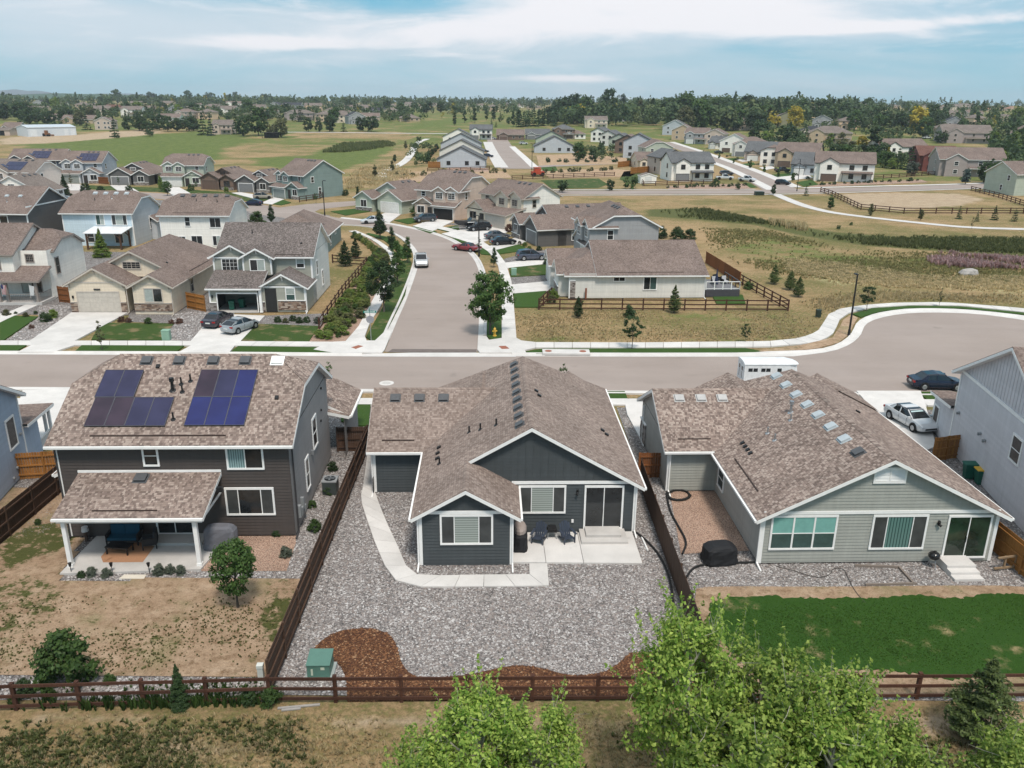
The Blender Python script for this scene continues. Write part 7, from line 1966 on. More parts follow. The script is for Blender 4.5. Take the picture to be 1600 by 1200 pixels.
for px,py,hd,col,k,lb in((1132,281,-10,(.6,.61,.62),'pickup','white pickup on the drive of the white corner house'),(1167,284,-45,(.6,.61,.62),'pickup','white pickup parked in the right-hand street'),(1223,289,-35,(.02,.02,.023),'suv','black SUV parked in the right-hand street'),(1222,269,12,(.03,.032,.035),'pickup','dark pickup on the drive of the tan garage house'),(1123,240,15,(.03,.045,.04),'sedan','dark green car on a drive up the right-hand street'),(1100,252,-40,(.05,.05,.055),'sedan','grey car at the kerb behind the sage gable'),(1135,274,0,(.05,.05,.055),'suv','dark van behind the white pickup'),(763,246,5,(.02,.025,.05),'suv','navy SUV outside the nearest pale ranch house'),(757,238,5,(.03,.03,.035),'sedan','dark car outside the second pale ranch house'),(818,226,10,(.6,.6,.6),'suv','white van on the far street drive'),(770,218,-20,(.55,.55,.56),'sedan','white car by the farmhouse with black panels'),(1448,217,10,(.55,.56,.57),'pickup','white truck beside the round dark trees at right'),(1240,258,0,(.3,.05,.04),'sedan','red car near the tan garage house'),(1150,238,20,(.1,.1,.11),'sedan','grey car outside the stone garage front')):
 vehicle(lb,'car' if k!='pickup' else 'pickup',at(px,py,.09),hd,col,k,gV,simple=True)
t=thing('boat','black speedboat with a white stripe on a trailer in front of the cream house','boat',at(735,359,.14),205)
mb=MB()
def hull(x,w,zk,zs):return[(x,w,zs),(x,w*.95,zs-.28),(x,w*.55,zk+.1),(x,0,zk),(x,-w*.55,zk+.1),(x,-w*.95,zs-.28),(x,-w,zs)]
mb.loft([hull(-3,1.1,.6,1.5),hull(-1,1.15,.6,1.55),hull(1,1.1,.62,1.62),hull(2.3,.7,.8,1.7),hull(3.2,.08,1.3,1.78)]);mb.build('hull',flat('hull_black',(.015,.016,.02),.2,.5),t)
mb=MB()
for s_ in(-1,1):mb.hexa([(-3,s_*1.12,1.28),(1,s_*1.12,1.36),(1,s_*1.14,1.36),(-3,s_*1.14,1.28),(-3,s_*1.12,1.42),(1,s_*1.12,1.5),(1,s_*1.14,1.5),(-3,s_*1.14,1.42)])
mb.build('stripe',WHITE,t);mb=MB();mb.poly([(.3,.8,1.6),(.3,-.8,1.6),(-.1,-.75,2.1),(-.1,.75,2.1)]);mb.build('windscreen',GLASS,t)
mb=MB();mb.beam((-3,.5,.5),(3.6,.1,.5),.1,.1);mb.beam((-3,-.5,.5),(3.6,-.1,.5),.1,.1);mb.build('trailer_frame',STEEL,t)
for s_ in(-1,1):mb=MB();mb.cyl((-1.3,s_*.9,.33),(-1.3,s_*1.12,.33),.33,n=14);mb.build('wheel',RUBBER,t)
p0=G(1160,612)
t=thing('horse_trailer','white horse trailer with small dark windows parked in the street behind the sage house','trailer',(19.3,64.75,.02),1);t.scale=(.93,.93,.84)
mb=MB();mb.hexa([(0,0,.55),(4.1,0,.55),(4.1,2.1,.55),(0,2.1,.55),(0,0,2.5),(4.0,0,2.5),(4.0,2.1,2.5),(0,2.1,2.5)]);mb.hexa([(4.1,0,.55),(5.1,.5,.55),(5.1,1.6,.55),(4.1,2.1,.55),(4.0,0,2.5),(4.8,.5,2.4),(4.8,1.6,2.4),(4.0,2.1,2.5)]);mb.build('body',flat('trailer_white',(.66,.67,.68),.4),t)
mb=MB();arc=lambda x,w,zt,hh:[(x,1.05+w*math.cos(a)*-1,zt+hh*math.sin(a)**.7)for a in(math.pi*j/10 for j in range(11))];mb.loft([arc(-.05,1.1,2.48,.24),arc(4.05,1.1,2.48,.24),arc(4.75,.78,2.40,.18),arc(5.0,.52,2.36,.10)]);mb.build('roof',flat('trailer_roof',(.70,.71,.72),.4),t)
for x in(.35,.8,1.5,1.95,2.95):mb=MB();mb.box(x,x+.38,-.015,-.003,1.75,2.1);mb.build('window',GLASS,t)
for y in(.25,1.1):mb=MB();mb.box(-.02,-.004,y,y+.75,.7,2.35);d_=mb.build('rear_door',flat('trailer_white',(.66,.67,.68)),t);m2=MB();m2 .box(-.035,-.021,y+.2,y+.55,1.7,2.1);m2 .build('pane',GLASS,d_);m2=MB();m2 .box(-.04,-.021,y+.36,y+.42,.9,1.6);m2 .build('latch',BLACK,d_)
for x in(1.6,2.4):mb=MB();mb.cyl((x,-.05,.36),(x,.2,.36),.36,n=14);mb.build('wheel',RUBBER,t)
mb=MB();mb.beam((5.1,1.05,.5),(6.3,1.05,.5),.12,.12);mb.build('drawbar',STEEL,t)
t=thing('tractor','small orange-red machine at the mouth of the far street','tractor',at(840,275),15)
OR=flat('machine_red',(.42,.065,.03),.45)
mb=MB();mb.box(-2.0,2.0,-1.0,1.0,.6,1.5);mb.box(-1.2,.8,-.9,.9,1.5,2.4);mb.build('body',OR,t);mb=MB();mb.box(-1.3,.9,-1.0,1.0,2.6,2.75);mb.build('canopy',OR,t)
for x in(-1.4,1.4):
 for s_ in(-1,1):mb=MB();mb.cyl((x,s_*.8,.6),(x,s_*1.2,.6),.6,n=12);mb.build('wheel',RUBBER,t)
t=thing('excavator','brown backhoe parked in front of the white metal shed','excavator',at(73,213),0)
mb=MB();mb.box(-1.8,1.8,-.9,.9,.7,1.7);mb.box(-.6,.8,-.8,.8,1.7,3.2);mb.build('body',flat('machine_brown',(.20,.09,.04),.5),t)
mb=MB();mb.beam((-1.6,0,1.6),(-3.2,0,4.2),.35,.35);mb.beam((-3.2,0,4.2),(-4.4,0,2.4),.3,.3);mb.build('boom',flat('machine_brown',(.20,.09,.04)),t)
mb=MB();mb.beam((1.8,0,1.2),(3.4,0,.6),.3,.3);mb.box(3.2,3.9,-1.1,1.1,.2,1.0);mb.build('bucket',flat('machine_brown',(.20,.09,.04)),t)
for x,r_ in((-1.2,.8),(1.3,.6)):
 for s_ in(-1,1):mb=MB();mb.cyl((x,s_*.7,r_),(x,s_*1.1,r_),r_,n=12);mb.build('wheel',RUBBER,t)
p=local(HI,18.6,1.9)
t=thing('parasol','closed navy parasol standing on the deck of the long ranch','parasol',(p[0],p[1],.97),0)
mb=MB();mb.cyl((0,0,0),(0,0,.5),.03,n=6);mb.build('pole',STEEL,t);mb=MB();mb.loft([[(r_*math.cos(a),r_*math.sin(a),z)for a in(2*math.pi*j/8 for j in range(8))]for z,r_ in((.45,.26),(.9,.2),(1.9,.08),(2.3,.02))]);mb.build('canopy',flat('parasol_navy',(.02,.03,.07),.8),t)
for i,(x,y,lb)in enumerate(((18.9,3.6,'pale deck chair left of the table'),(20.3,3.9,'pale deck chair behind the table'),(19.6,5.0,'dark deck chair at the back of the deck'))):
 p=local(HI,x,y);sofa('deck_chair',lb+' by the long ranch',(p[0],p[1],.97),20*i,.8,cush=flat('cushion_pale',(.45,.45,.46),.8)if i<2 else BLACK)
 # trees and plants
def unit(n,r):
 v=r.normal(size=(n,3));return v/np.linalg.norm(v,axis=1)[:,None]
def leaf_mesh(name,cen,nor,size,r,asp=.62,bend=0.):
 """one small four-cornered leaf at each centre, roughly facing its normal"""
 n=len(cen)
 nn=nor+r.normal(size=(n,3))*.55;nn/=np.linalg.norm(nn,axis=1)[:,None]
 a=np.cross(nn,unit(n,r));a/=np.linalg.norm(a,axis=1)[:,None]+1e-9
 b=np.cross(nn,a)
 s=(size*r.uniform(.6,1.35,n))[:,None]
 v=np.empty((n,4,3))
 v[:,0]=cen-a*s;v[:,1]=cen+b*s*asp-a*s*.1;v[:,2]=cen+a*s;v[:,3]=cen-b*s*asp-a*s*.1
 return np_mesh(name,v.reshape(-1,3),np.arange(n*4).reshape(n,4))
def clump_leaves(cl,rad,per,r,shell=.6):
 k=len(cl)
 d=unit(k*per,r);q=r.uniform(0,1,k*per)**(1-shell*.75)
 c=np.repeat(cl,per,axis=0);rr=np.repeat(rad,per)
 return c+d*(q*rr)[:,None]*np.array([1,1,.75]),d
def limb(mb,p,q,r0,r1,n=5):
 p,q=Vector(p),Vector(q);m=(p+q)/2+Vector((random.uniform(-1,1),random.uniform(-1,1),random.uniform(-.3,.6)))*(q-p).length*.09
 mb.cyl(p,m,r0,(r0+r1)/2,n,False);mb.cyl(m,q,(r0+r1)/2,r1,n,False)
PROTO={}
def proto(kind,seed,lod=1.0):
 key=(kind,seed)
 if key in PROTO:return PROTO[key]
 r=np.random.default_rng(seed*13+sum(map(ord,kind)));random.seed(seed+5)
 tr=MB()
 def shape(n,z0,z1,rad,prof):
  out=[]
  while len(out)<n:
   z=r.uniform(0,1);f=prof(z);a=r.uniform(0,2*math.pi);q=math.sqrt(r.uniform(.12,1))*rad*f
   if r.uniform()<f+.15:out.append((q*math.cos(a)*r.uniform(.9,1.15),q*math.sin(a)*r.uniform(.9,1.15),z0+(z1-z0)*z))
  return np.array(out)
 oval=lambda z:math.sqrt(max(0,1-(2*z-1)**2))*(1.08-.25*z)
 tear=lambda z:(1-z)**.7*min(1,.35+z*4)
 cone=lambda z:(1-z)*.95+.03
 spec={'broad':(.20,.97,.36,oval,84,.085,80,.019,.022,16),'upright':(.16,.97,.24,tear,62,.070,66,.018,.018,14),'young':(.28,.95,.24,oval,36,.055,34,.022,.010,14),'sapling':(.25,.95,.16,tear,18,.045,12,.026,.009,14),'poplar':(.26,.93,.27,lambda z:oval(z)*.9+.12,130,.058,105,.0090,.016,40),'fbroad':(.06,.97,.44,lambda z:oval(z)*.9+.1,44,.125,26,.050,.025,0),'fupright':(.06,.97,.26,tear,32,.10,24,.046,.022,0),'fcolumn':(.06,.97,.15,lambda z:oval(z)*.6+.4,28,.075,26,.040,.02,0),'bush':(.02,.94,.54,lambda z:oval(z*.62+.36),56,.14,64,.036,.02,6),'fbush':(.02,.90,.60,lambda z:oval(z*.5+.45),16,.2,14,.10,.02,0),}
 if kind in spec:
  z0,z1,rad,pf,k,rc,per,ls,rt,br=spec[kind]
  cl=shape(k,z0+rc*.5,z1-rc*.5,max(rad-rc*.6,.02),pf)
  c,d=clump_leaves(cl,rc*r.uniform(.65,1.3,k),per,r)
  out=c-np.array([0,0,(z0+z1)/2]);out/=np.linalg.norm(out,axis=1)[:,None]+1e-6
  if kind=='poplar':
   q=cl[r.permutation(k)[:90]];m_=30;tt=np.linspace(.1,1,m_)
   dirs=np.column_stack([r.normal(size=(90,2))*.28+q[:,:2]*1.0,np.ones(90)]);ln=r.uniform(.09,.17,90)
   sc=q[:,None,:]+dirs[:,None,:]*(tt[None,:,None]*ln[:,None,None])+r.normal(size=(90,m_,3))*(.012*(1.25-tt))[None,:,None]
   sc=sc.reshape(-1,3);c=np.vstack([c,sc]);d=np.vstack([d,unit(len(sc),r)]);out=np.vstack([out,sc-np.array([0,0,.6])])
   for a,b,l_ in zip(q,dirs,ln):tr.cyl(tuple(a),tuple(a+b*l_*.95),.0009,.0004,3,False)
  me=leaf_mesh('crown',c,d*.5+out*.5+np.array([0,0,.45]),ls,r)
  top=z0+(z1-z0)*(.80 if br else .5)
  pts=[(0,0,-.01),(.006,.004,z0*.6),(-.008,.006,(z0+top)/2),(.004,-.006,top)]
  for i,(p,q)in enumerate(zip(pts[:-1],pts[1:])):tr.cyl(p,q,rt*(1-.28*i),rt*(1-.28*(i+1))+.001,7,False)
  idx=r.permutation(k)[:br]
  for i in idx:
   q=cl[i];zz=min(top,max(z0*.7,q[2]-(.10+.55*math.hypot(q[0],q[1]))))
   limb(tr,(0,0,zz),tuple(q),rt*.42,rt*.12,4)
   if kind=='poplar':
    for _ in range(3):
     e=np.array(q)+r.normal(size=3)*rc*.9+np.array([0,0,rc*.8]);limb(tr,tuple(q),tuple(e),rt*.09,rt*.03,3)
 else:
  dens={'spruce':(17,15,.28,.02),'pine':(15,13,.34,.06),'fspruce':(8,9,.27,.03),'juniper':(14,14,.34,.0)}[kind]
  nl,nb,rad,z0=dens
  cs,ns=[],[]
  far_=kind[0]=='f'
  per=16 if far_ else 60
  for i in range(nl):
   f=i/(nl-1);z=z0+.04+(.93-z0)*f
   R_=rad*((1-f)**(.85 if kind!='juniper' else .45))*r.uniform(.82,1.1)*(min(1,.55+f*4)if kind in('pine','juniper')else 1)+.012
   for j in range(max(3,int(nb*(1-f*.6)))):
    a=r.uniform(0,2*math.pi);L_=R_*r.uniform(.7,1.15)
    t=np.sqrt(r.uniform(.03,1,per))
    zz=z+t*L_*(-.18 if kind!='pine' else .22)+r.normal(size=per)*.012
    w=r.normal(size=per)*L_*.17
    cs.append(np.column_stack([np.cos(a)*t*L_-np.sin(a)*w,np.sin(a)*t*L_+np.cos(a)*w,zz]))
    ns.append(np.tile([np.cos(a)*.5,np.sin(a)*.5,.9],(per,1)))
   if kind=='pine':
    limb(tr,(0,0,z-.03),(math.cos(a)*R_*.8,math.sin(a)*R_*.8,z+.02),.008,.003,4)
  me=leaf_mesh('crown',np.vstack(cs),np.vstack(ns),.05 if far_ else .0215,r,.42)
  tr.cyl((0,0,-.01),(0,0,.9),.020,.003,7,False)
 tm=tr.mesh('trunk')
 PROTO[key]=(me,tm)
 return PROTO[key]
MATMESH={}
def with_mat(me,m):
 k=(me.name,m.name)
 if k not in MATMESH:
  c=me.copy()if me.materials else me
  if c.materials:c.materials.clear()
  c.materials.append(m);MATMESH[k]=c
 return MATMESH[k]
NT_=[0]
def tree(label,kind,loc,h,leafm,cat='tree',name='tree',group=None,wide=1.0,seed=None,bark=None):
 NT_[0]+=1
 sd=seed if seed is not None else NT_[0]%(2 if kind=='poplar' else 4)
 me,tm=proto(kind,sd)
 z=loc[2]if len(loc)>2 else gz(*loc)
 t=thing(name,label,cat,(loc[0],loc[1],z),random.uniform(0,360),group)
 t.scale=(h*wide,h*wide,h)
 link('crown' if cat=='tree' else 'foliage',with_mat(me,leafm),None,t)
 if cat=='tree':link('trunk',with_mat(tm,bark or BARK),None,t)
 return t
def zat(px,py,Y):
 rx,ry,rz=ray(px,py);return CAMH+rz*Y/ry
def tpx(label,kind,px,yb,yt,leafm,**k):
 x,y=G(px,yb);h=max(.4,zat(px,yt,y)-gz(x,y))
 return tree(label,kind,(x,y),h,leafm,**k)
gP='bright green poplars at the foot of the picture yard'
for x,y,px,py,w,lb in((5.45,20.6,1098,938,.98,'bright green poplar rising highest in front of the brown fence end'),(7.6,20.2,1215,985,1.12,'broad bright green poplar in front of the dark lawn'),(9.7,20.0,1330,1035,1.15,'bright green poplar left of the dark pine'),(6.6,18.6,1130,1075,1.25,'low bright green poplar nearest the camera'),(9.0,18.2,1300,1105,1.2,'low bright green poplar beside the nearest one'),(11.0,18.6,1420,1120,1.15,'pale green poplar bush before the pine'),(-.95,19.3,720,1072,1.10,'bright green poplar standing alone in front of the rail fence'),(.75,19.0,830,1090,1.0,'smaller bright green poplar beside the lone one'),(-2.3,18.6,655,1150,1.1,'low poplar suckers left of the lone poplar'),(15.3,19.3,1590,1120,1.1,'poplar spray at the right corner below the pine')):
 h=zat(px,py,y)
 tree(lb,'poplar',(x,y,0),h,LEAF_POPLAR,group=gP,wide=w*(7.2/max(h,3.5))**.5*.92,bark=BARK_PALE)
tpx('dark soft-needled pine in front of the rail fence at right','pine',1526,1156,1030,LEAF_PINE,wide=1.25,name='pine_tree')
tpx('small green tree with an open crown in the middle of the bare yard','broad',372,950,836,LEAF_MID,wide=.86,seed=2)
tpx('round dark green bush in the bare yard near the rail fence','bush',105,1070,982,LEAF_MID,cat='shrub',name='bush',wide=.92)
tpx('slim pointed conifer growing through the rail fence','spruce',283,1103,1038,LEAF_DARK,name='conifer',wide=.8)
for px,yb,yt,m,lb in((40,1085,1060,LEAF_DARK,'low dark shrub left of the round bush by the rails'),(172,1068,1052,LEAF_MID,'small green shrub on the pale rocks right of the round bush'),(425,1100,1072,LEAF_MID,'leafy weeds at the fence corner post'),(75,1090,1072,LEAF_MID,'leafy shrub behind the left rails'),(390,1098,1076,LEAF_DARK,'tangle of weeds under the rails by the pedestal'),(127,902,893,LEAF_DARK,'small dark tuft at the left patio post'),(144,900,885,LEAF_GREY,'grey lavender left of the solar light'),(168,901,886,LEAF_GREY,'grey lavender beside the solar light'),(249,897,880,LEAF_GREY,'grey lavender right of the stepping slab'),(266,896,881,LEAF_GREY,'middle grey lavender of the right-hand three'),(283,897,882,LEAF_GREY,'grey lavender nearest the white post'),(343,842,828,LEAF_MID,'bright green shoot beside the covered grill'),(447,870,852,LEAF_GREY,'straggly grey weed on the tan gravel'),(433,838,825,LEAF_DARK,'weed at the foot of the taupe wall'),(513,772,755,LEAF_DARK,'dark weeds behind the air conditioner'),(492,830,810,LEAF_MID,'green weed in the side passage gravel'),(520,735,720,LEAF_DARK,'green clump at the far end of the side passage'),(488,793,780,LEAF_MID,'weed below the meter boxes'),(60,820,810,LEAF_MID,'small weed in the gravel by the dark fence')):
 tpx(lb,'bush',px,yb,yt,m,cat='shrub',name='shrub',wide=1.1)
tpx('full round street tree on the verge by the yellow hydrant','broad',766,524,416,LEAF_MID,name='street_tree',wide=.98,seed=1)
tpx('dark street tree beside the stop sign pavement','broad',600,489,402,LEAF_DARK,name='street_tree',wide=.85,seed=2)
tpx('street tree on the verge behind the white pickup','upright',622,446,372,LEAF_MID,name='street_tree',wide=.95)
tpx('street tree at the left of the white pickup roof','upright',637,412,366,LEAF_MID,name='street_tree',wide=.95)
tpx('slender street tree behind the bend kerb','upright',613,400,352,LEAF_DARK,name='street_tree',wide=.9)
tpx('upright street tree at the start of the bend verge','upright',594,374,325,LEAF_DARK,name='street_tree',wide=1.15)
tpx('small dark tree in the rock bed beside the right pavement','upright',772,418,385,LEAF_DARK,name='street_tree',wide=.9)
tpx('thin young tree beside the lamp post by the red car','sapling',749,394,366,LEAF_MID,name='street_tree')
tpx('small street tree on the green verge with a staked trunk','young',987,547,484,LEAF_DARK,name='street_tree',wide=1.15)
tpx('dark rounded tree just behind the staked street tree','bush',983,496,474,LEAF_DARK,name='small_tree',wide=.9,cat='shrub')
tpx('small tree in the mown grass left of the tall lamp post','young',1164,536,503,LEAF_DARK,wide=1.05)
tpx('small pine in front of the pearl grey ranch wall','pine',1053,489,445,LEAF_PINE,name='pine_tree',wide=.9)
tpx('dark pine at the left end of the rail fence','pine',903,497,463,LEAF_DARK,name='pine_tree',wide=.85)
tpx('young tree on the verge behind the tall lamp post','young',1353,488,441,LEAF_DARK,wide=1.2)
tpx('thin sapling on the verge of the cul-de-sac','sapling',1467,480,444,LEAF_OLIVE)
for px,yb,yt,lb in((1209,444,413,'small pine nearest the corner of the rail fence'),(1234,453,422,'middle pine of three on the dry bank'),(1247,464,432,'lowest pine of three on the dry bank')):tpx(lb,'pine',px,yb,yt,LEAF_PINE,name='pine_tree',wide=1.1)
tpx('spindly staked sapling in front of the cream ranch','sapling',160,549,492,LEAF_OLIVE,wide=1.1)
tpx('slim young tree on the kerb behind the taupe house','sapling',517,612,556,LEAF_MID,wide=1.1)
tpx('young tree whose top shows over the slate blue house ridge','young',879,622,565,LEAF_MID,wide=.7)
tpx('small tree beyond the pale grey house roof','young',1528,620,563,LEAF_MID,wide=.9)
tpx('dark conifer bush at the pink garden corner','pine',540,416,376,LEAF_DARK,name='pine_tree',wide=1.1)
tpx('dark pine behind the pink garden conifer','pine',556,404,372,LEAF_DARK,name='pine_tree',wide=1.1)
tpx('tree with dense crown behind the dark grey gable','broad',72,366,313,LEAF_DARK,wide=1.0,seed=0)
tpx('pale pointed tree under the pergola edge','spruce',160,402,357,LEAF_LIME,wide=1.1)
for px,yb,yt,k,m,lb in((405,372,328,'broad',LEAF_MID,'tree between the white house and the inner bend'),(425,352,317,'upright',LEAF_DARK,'dark upright tree by the inner bend roof'),(103,308,272,'spruce',LEAF_DARK,'dark spruce beside the pinkish white house'),(134,300,284,'bush',LEAF_DARK,'dark bush on the lawn of the blue-grey solar house'),(112,292,266,'sapling',LEAF_OLIVE,'thin tree before the blue-grey solar house'),(158,304,289,'bush',LEAF_DARK,'rounded dark shrub by the far kerb'),(186,291,270,'sapling',LEAF_DARK,'thin tree before the charcoal house'),(203,306,288,'broad',LEAF_DARK,'small round tree beside the charcoal house drive'),(252,299,274,'upright',LEAF_LIME,'light green tree left of the grey-green garage'),(262,306,281,'broad',LEAF_MID,'green tree in front of the grey-green garage'),(299,298,286,'bush',LEAF_MID,'shrub at the grey-green house porch'),(307,297,282,'young',LEAF_MID,'small tree at the corner of the grey-green house'),(354,300,291,'bush',LEAF_LIME,'yellowish shrub before the brown house'),(494,318,300,'young',LEAF_MID,'small tree at the teal-grey house corner'),(560,318,290,'upright',LEAF_DARK,'dark tree at the end of the far bend fence'),(540,306,295,'bush',LEAF_DARK,'dark shrub by the bend fence'),(245,335,312,'bush',LEAF_MID,'shrubs between the blue and white rear houses')):
 tpx(lb,k,px,yb,yt,m,cat='shrub' if k=='bush' else 'tree',name='shrub' if k=='bush' else 'tree')
for px,yb,yt,m,lb in((649,338,320,LEAF_MID,'large shrub by the rose beige garage'),(868,426,404,LEAF_MID,'big dark shrub at the grey SUV drive'),(854,414,403,LEAF_DARK,'dark shrub beside the SUV'),(863,466,449,LEAF_LIME,'yellow-green shrub at the ranch corner'),(862,474,460,LEAF_OLIVE,'olive shrub on the ranch lawn edge'),(842,392,383,LEAF_DARK,'dark mound below the grey garage wall'),(820,385,377,LEAF_LIME,'yellow-green shrub by the bay window'),(827,390,383,LEAF_LIME,'lower yellow-green shrub by the bay window'),(812,382,376,LEAF_OLIVE,'olive shrub at the dark garage edge'),(795,362,348,LEAF_RED,'russet shrub left of the dark grey garage'),(1030,372,350,LEAF_DARK,'dark tree at the corner of the mid grey house'),(1058,374,352,LEAF_DARK,'dark conifer bush behind the long ranch roof'),(1078,374,356,LEAF_DARK,'bushes behind the long ranch roof'),(1170,452,438,LEAF_MID,'small shrub inside the ranch fence corner'),(905,476,464,LEAF_DARK,'shrub under the ranch wall')):
 tpx(lb,'bush',px,yb,yt,m,cat='shrub',name='shrub',wide=1.15)
for px,yb,yt,m,lb in((434,504,493,LEAF_DARK,'leftmost clipped shrub under the porch window'),(446,505,496,LEAF_OLIVE,'second clipped shrub under the porch window'),(458,502,491,LEAF_DARK,'third narrow shrub under the porch window'),(468,505,494,LEAF_DARK,'fourth shrub under the porch window'),(479,504,493,LEAF_DARK,'fifth narrow shrub near the downspout'),(496,506,494,LEAF_GREY,'grey shrub at the fence end'),(10,494,482,LEAF_OLIVE,'yellowish shrub at the white porch steps'),(41,496,487,LEAF_OLIVE,'rounded shrub in the white porch garden'),(72,503,486,LEAF_DARK,'dark shrub by the cream ranch drive'),(84,497,482,LEAF_LIME,'pale green shrub by the cream ranch drive'),(50,514,506,LEAF_RED,'small russet plant on the gravel strip'),(190,503,493,LEAF_RED,'russet shrub by the cream ranch entrance'),(201,504,495,LEAF_RED,'lower russet shrub by the entrance'),(232,507,495,LEAF_MID,'green grass clump before the stone bay'),(268,507,498,LEAF_RED,'russet shrub right of the stone bay'),(281,506,496,LEAF_RED,'taller russet shrub right of the stone bay'),(25,492,486,LEAF_DARK,'small dark mound before the porch'),(56,491,485,LEAF_DARK,'tiny dark mound by the porch railing')):
 tpx(lb,'bush',px,yb,yt,m,cat='shrub',name='shrub',wide=1.15)
bed=GP([(497,530),(512,503),(560,443),(590,390),(606,402),(583,463),(556,508),(536,530)])
bb=np.array(bed);k=0;placed=[]
while k<120:
 p=np.array([rng.uniform(bb[:,0].min(),bb[:,0].max()),rng.uniform(bb[:,1].min(),bb[:,1].max())])
 if not pip(p[None],bed)[0]or any(np.hypot(*(p-q))<.62 for q in placed):continue
 placed.append(p);f=k%5
 m=(GRASS_LIME,LEAF_LIME,LEAF_MID,GRASS_LIME,LEAF_OLIVE)[f]
 tree(('feathery lime ornamental grass in the corner planting bed','low green spreading shrub in the corner planting bed','dark rounded shrub in the corner planting bed','feathery lime ornamental grass in the corner planting bed','olive mound shrub in the corner planting bed')[f],'bush',(p[0],p[1],.05),rng.uniform(.55,1.25),m,'shrub','shrub','planting of the corner bed, %s'%('lime grasses','green shrubs','dark shrubs','lime grasses','olive mounds')[f],wide=rng.uniform(1.1,1.6))
 k+=1
for(a,b),n,lb in((((575,372),(640,372)),9,'lime ornamental grass along the inside of the bend'),):
 for i in range(14):
  q=i/13;px=561+42*q;py=372+30*q**1.3
  x,y=G(px,py);tree(lb,'bush',(x-.6,y-.4),rng.uniform(.9,1.4),GRASS_LIME if i%3 else LEAF_MID,'shrub','shrub','lime grasses along the inner bend',wide=1.1)
def row(label,a,b,n,h0,h1,m,group,jit=1.2,kind='fbush',cat='shrub',name='shrub'):
 for i in range(n):
  q=(i+.5)/n;x,y=G(a[0]+(b[0]-a[0])*q,a[1]+(b[1]-a[1])*q)
  tree(label,kind,(x+rng.uniform(-jit,jit),y+rng.uniform(-jit,jit)),rng.uniform(h0,h1),m,cat,name,group)
row('small dark shrub in the pebble bed below the white corner house',(1046,294),(1165,291),18,.8,1.5,LEAF_DARK,'shrubs of the left pebble bed')
row('small dark shrub in the pebble bed along the white gabled house fence',(1266,290),(1440,282),22,.8,1.5,LEAF_DARK,'shrubs of the right pebble bed')
row('shrub in the dry bed below the pale blue ranch',(690,272),(795,270),8,1.0,2.4,LEAF_OLIVE,'shrubs below the pale ranch')
row('shrub on the bank behind the rose beige roof',(605,275),(700,275),6,1.0,2.2,LEAF_OLIVE,'shrubs on the trail bank')
row('shrub in the stony park bed',(850,271),(960,266),16,1.0,2.2,LEAF_OLIVE,'shrubs of the stony park bed')
row('shrub below the stepped terrace',(842,254),(1000,253),14,1.0,2.6,LEAF_DARK,'shrubs below the terrace',3)
row('small tree in the back gardens of the trail row',(664,258),(682,232),6,2.5,4.5,LEAF_DARK,'garden trees of the trail row',1,'fbroad','tree','tree')
row('small street tree along the right-hand street',(1245,287),(1090,238),7,2.2,3.6,LEAF_MID,'small trees of the right-hand street',1,'fupright','tree','tree')
row('shrub in the front gardens of the right-hand street',(1290,287),(1125,243),9,.9,1.8,LEAF_DARK,'garden shrubs of the right-hand street')
for px,yb,yt,k,m,lb in((1208,305,284,'fupright',LEAF_DARK,'small tree at the near corner of the collector road'),(1259,306,289,'fspruce',LEAF_DARK,'small spruce at the trail start'),(1297,327,302,'fupright',LEAF_MID,'green tree inside the curve of the rail fence'),(1360,337,315,'fupright',LEAF_OLIVE,'olive sapling beside the trail'),(1438,344,323,'fupright',LEAF_OLIVE,'thin olive tree beyond the trail'),(1498,342,322,'fspruce',LEAF_DARK,'dark young pine by the sandy lot fence'),(1526,346,330,'fspruce',LEAF_DARK,'second young pine by the sandy lot fence'),(1553,344,321,'fspruce',LEAF_DARK,'third young pine by the sandy lot fence'),(1585,346,325,'fspruce',LEAF_DARK,'right-edge pine by the sandy lot fence'),(1518,358,338,'sapling',LEAF_OLIVE,'thin tree on the trail edge'),(879,301,278,'fbroad',LEAF_DARK,'dark tree on the small park lawn'),(953,298,279,'fbroad',LEAF_DARK,'dark tree at the park corner'),(985,295,270,'fbush',LEAF_MID,'leafy bank below the cedar fence'),(1118,288,276,'fbush',LEAF_DARK,'round bush at the white corner house drive'),(1153,296,285,'fbroad',LEAF_DARK,'small round tree at the pebble bed end'),(905,250,220,'fbroad',LEAF_MID,'green tree beside the pale blue ranch'),(926,252,232,'fbroad',LEAF_DARK,'dark tree below the terrace'),(1330,352,346,'fbush',LEAF_MID,'bush in the dry meadow'),(1233,354,346,'fbush',LEAF_DARK,'small dark bush in the meadow'),(1310,358,350,'fbush',LEAF_DARK,'dark bush at the reed edge'),(617,254,238,'fupright',LEAF_DARK,'small tree by the trail bend'),(613,268,250,'fupright',LEAF_OLIVE,'thin tree left of the trail'),(586,276,255,'fupright',LEAF_OLIVE,'sapling on the dry slope by the trail'),(634,232,218,'fupright',LEAF_OLIVE,'thin tree at the top of the trail'),(655,221,211,'fbush',LEAF_DARK,'dark bush where the trail starts')):
 tpx(lb,k,px,yb,yt,m,cat='shrub' if 'bush' in k else 'tree',name='shrub' if 'bush' in k else 'tree')
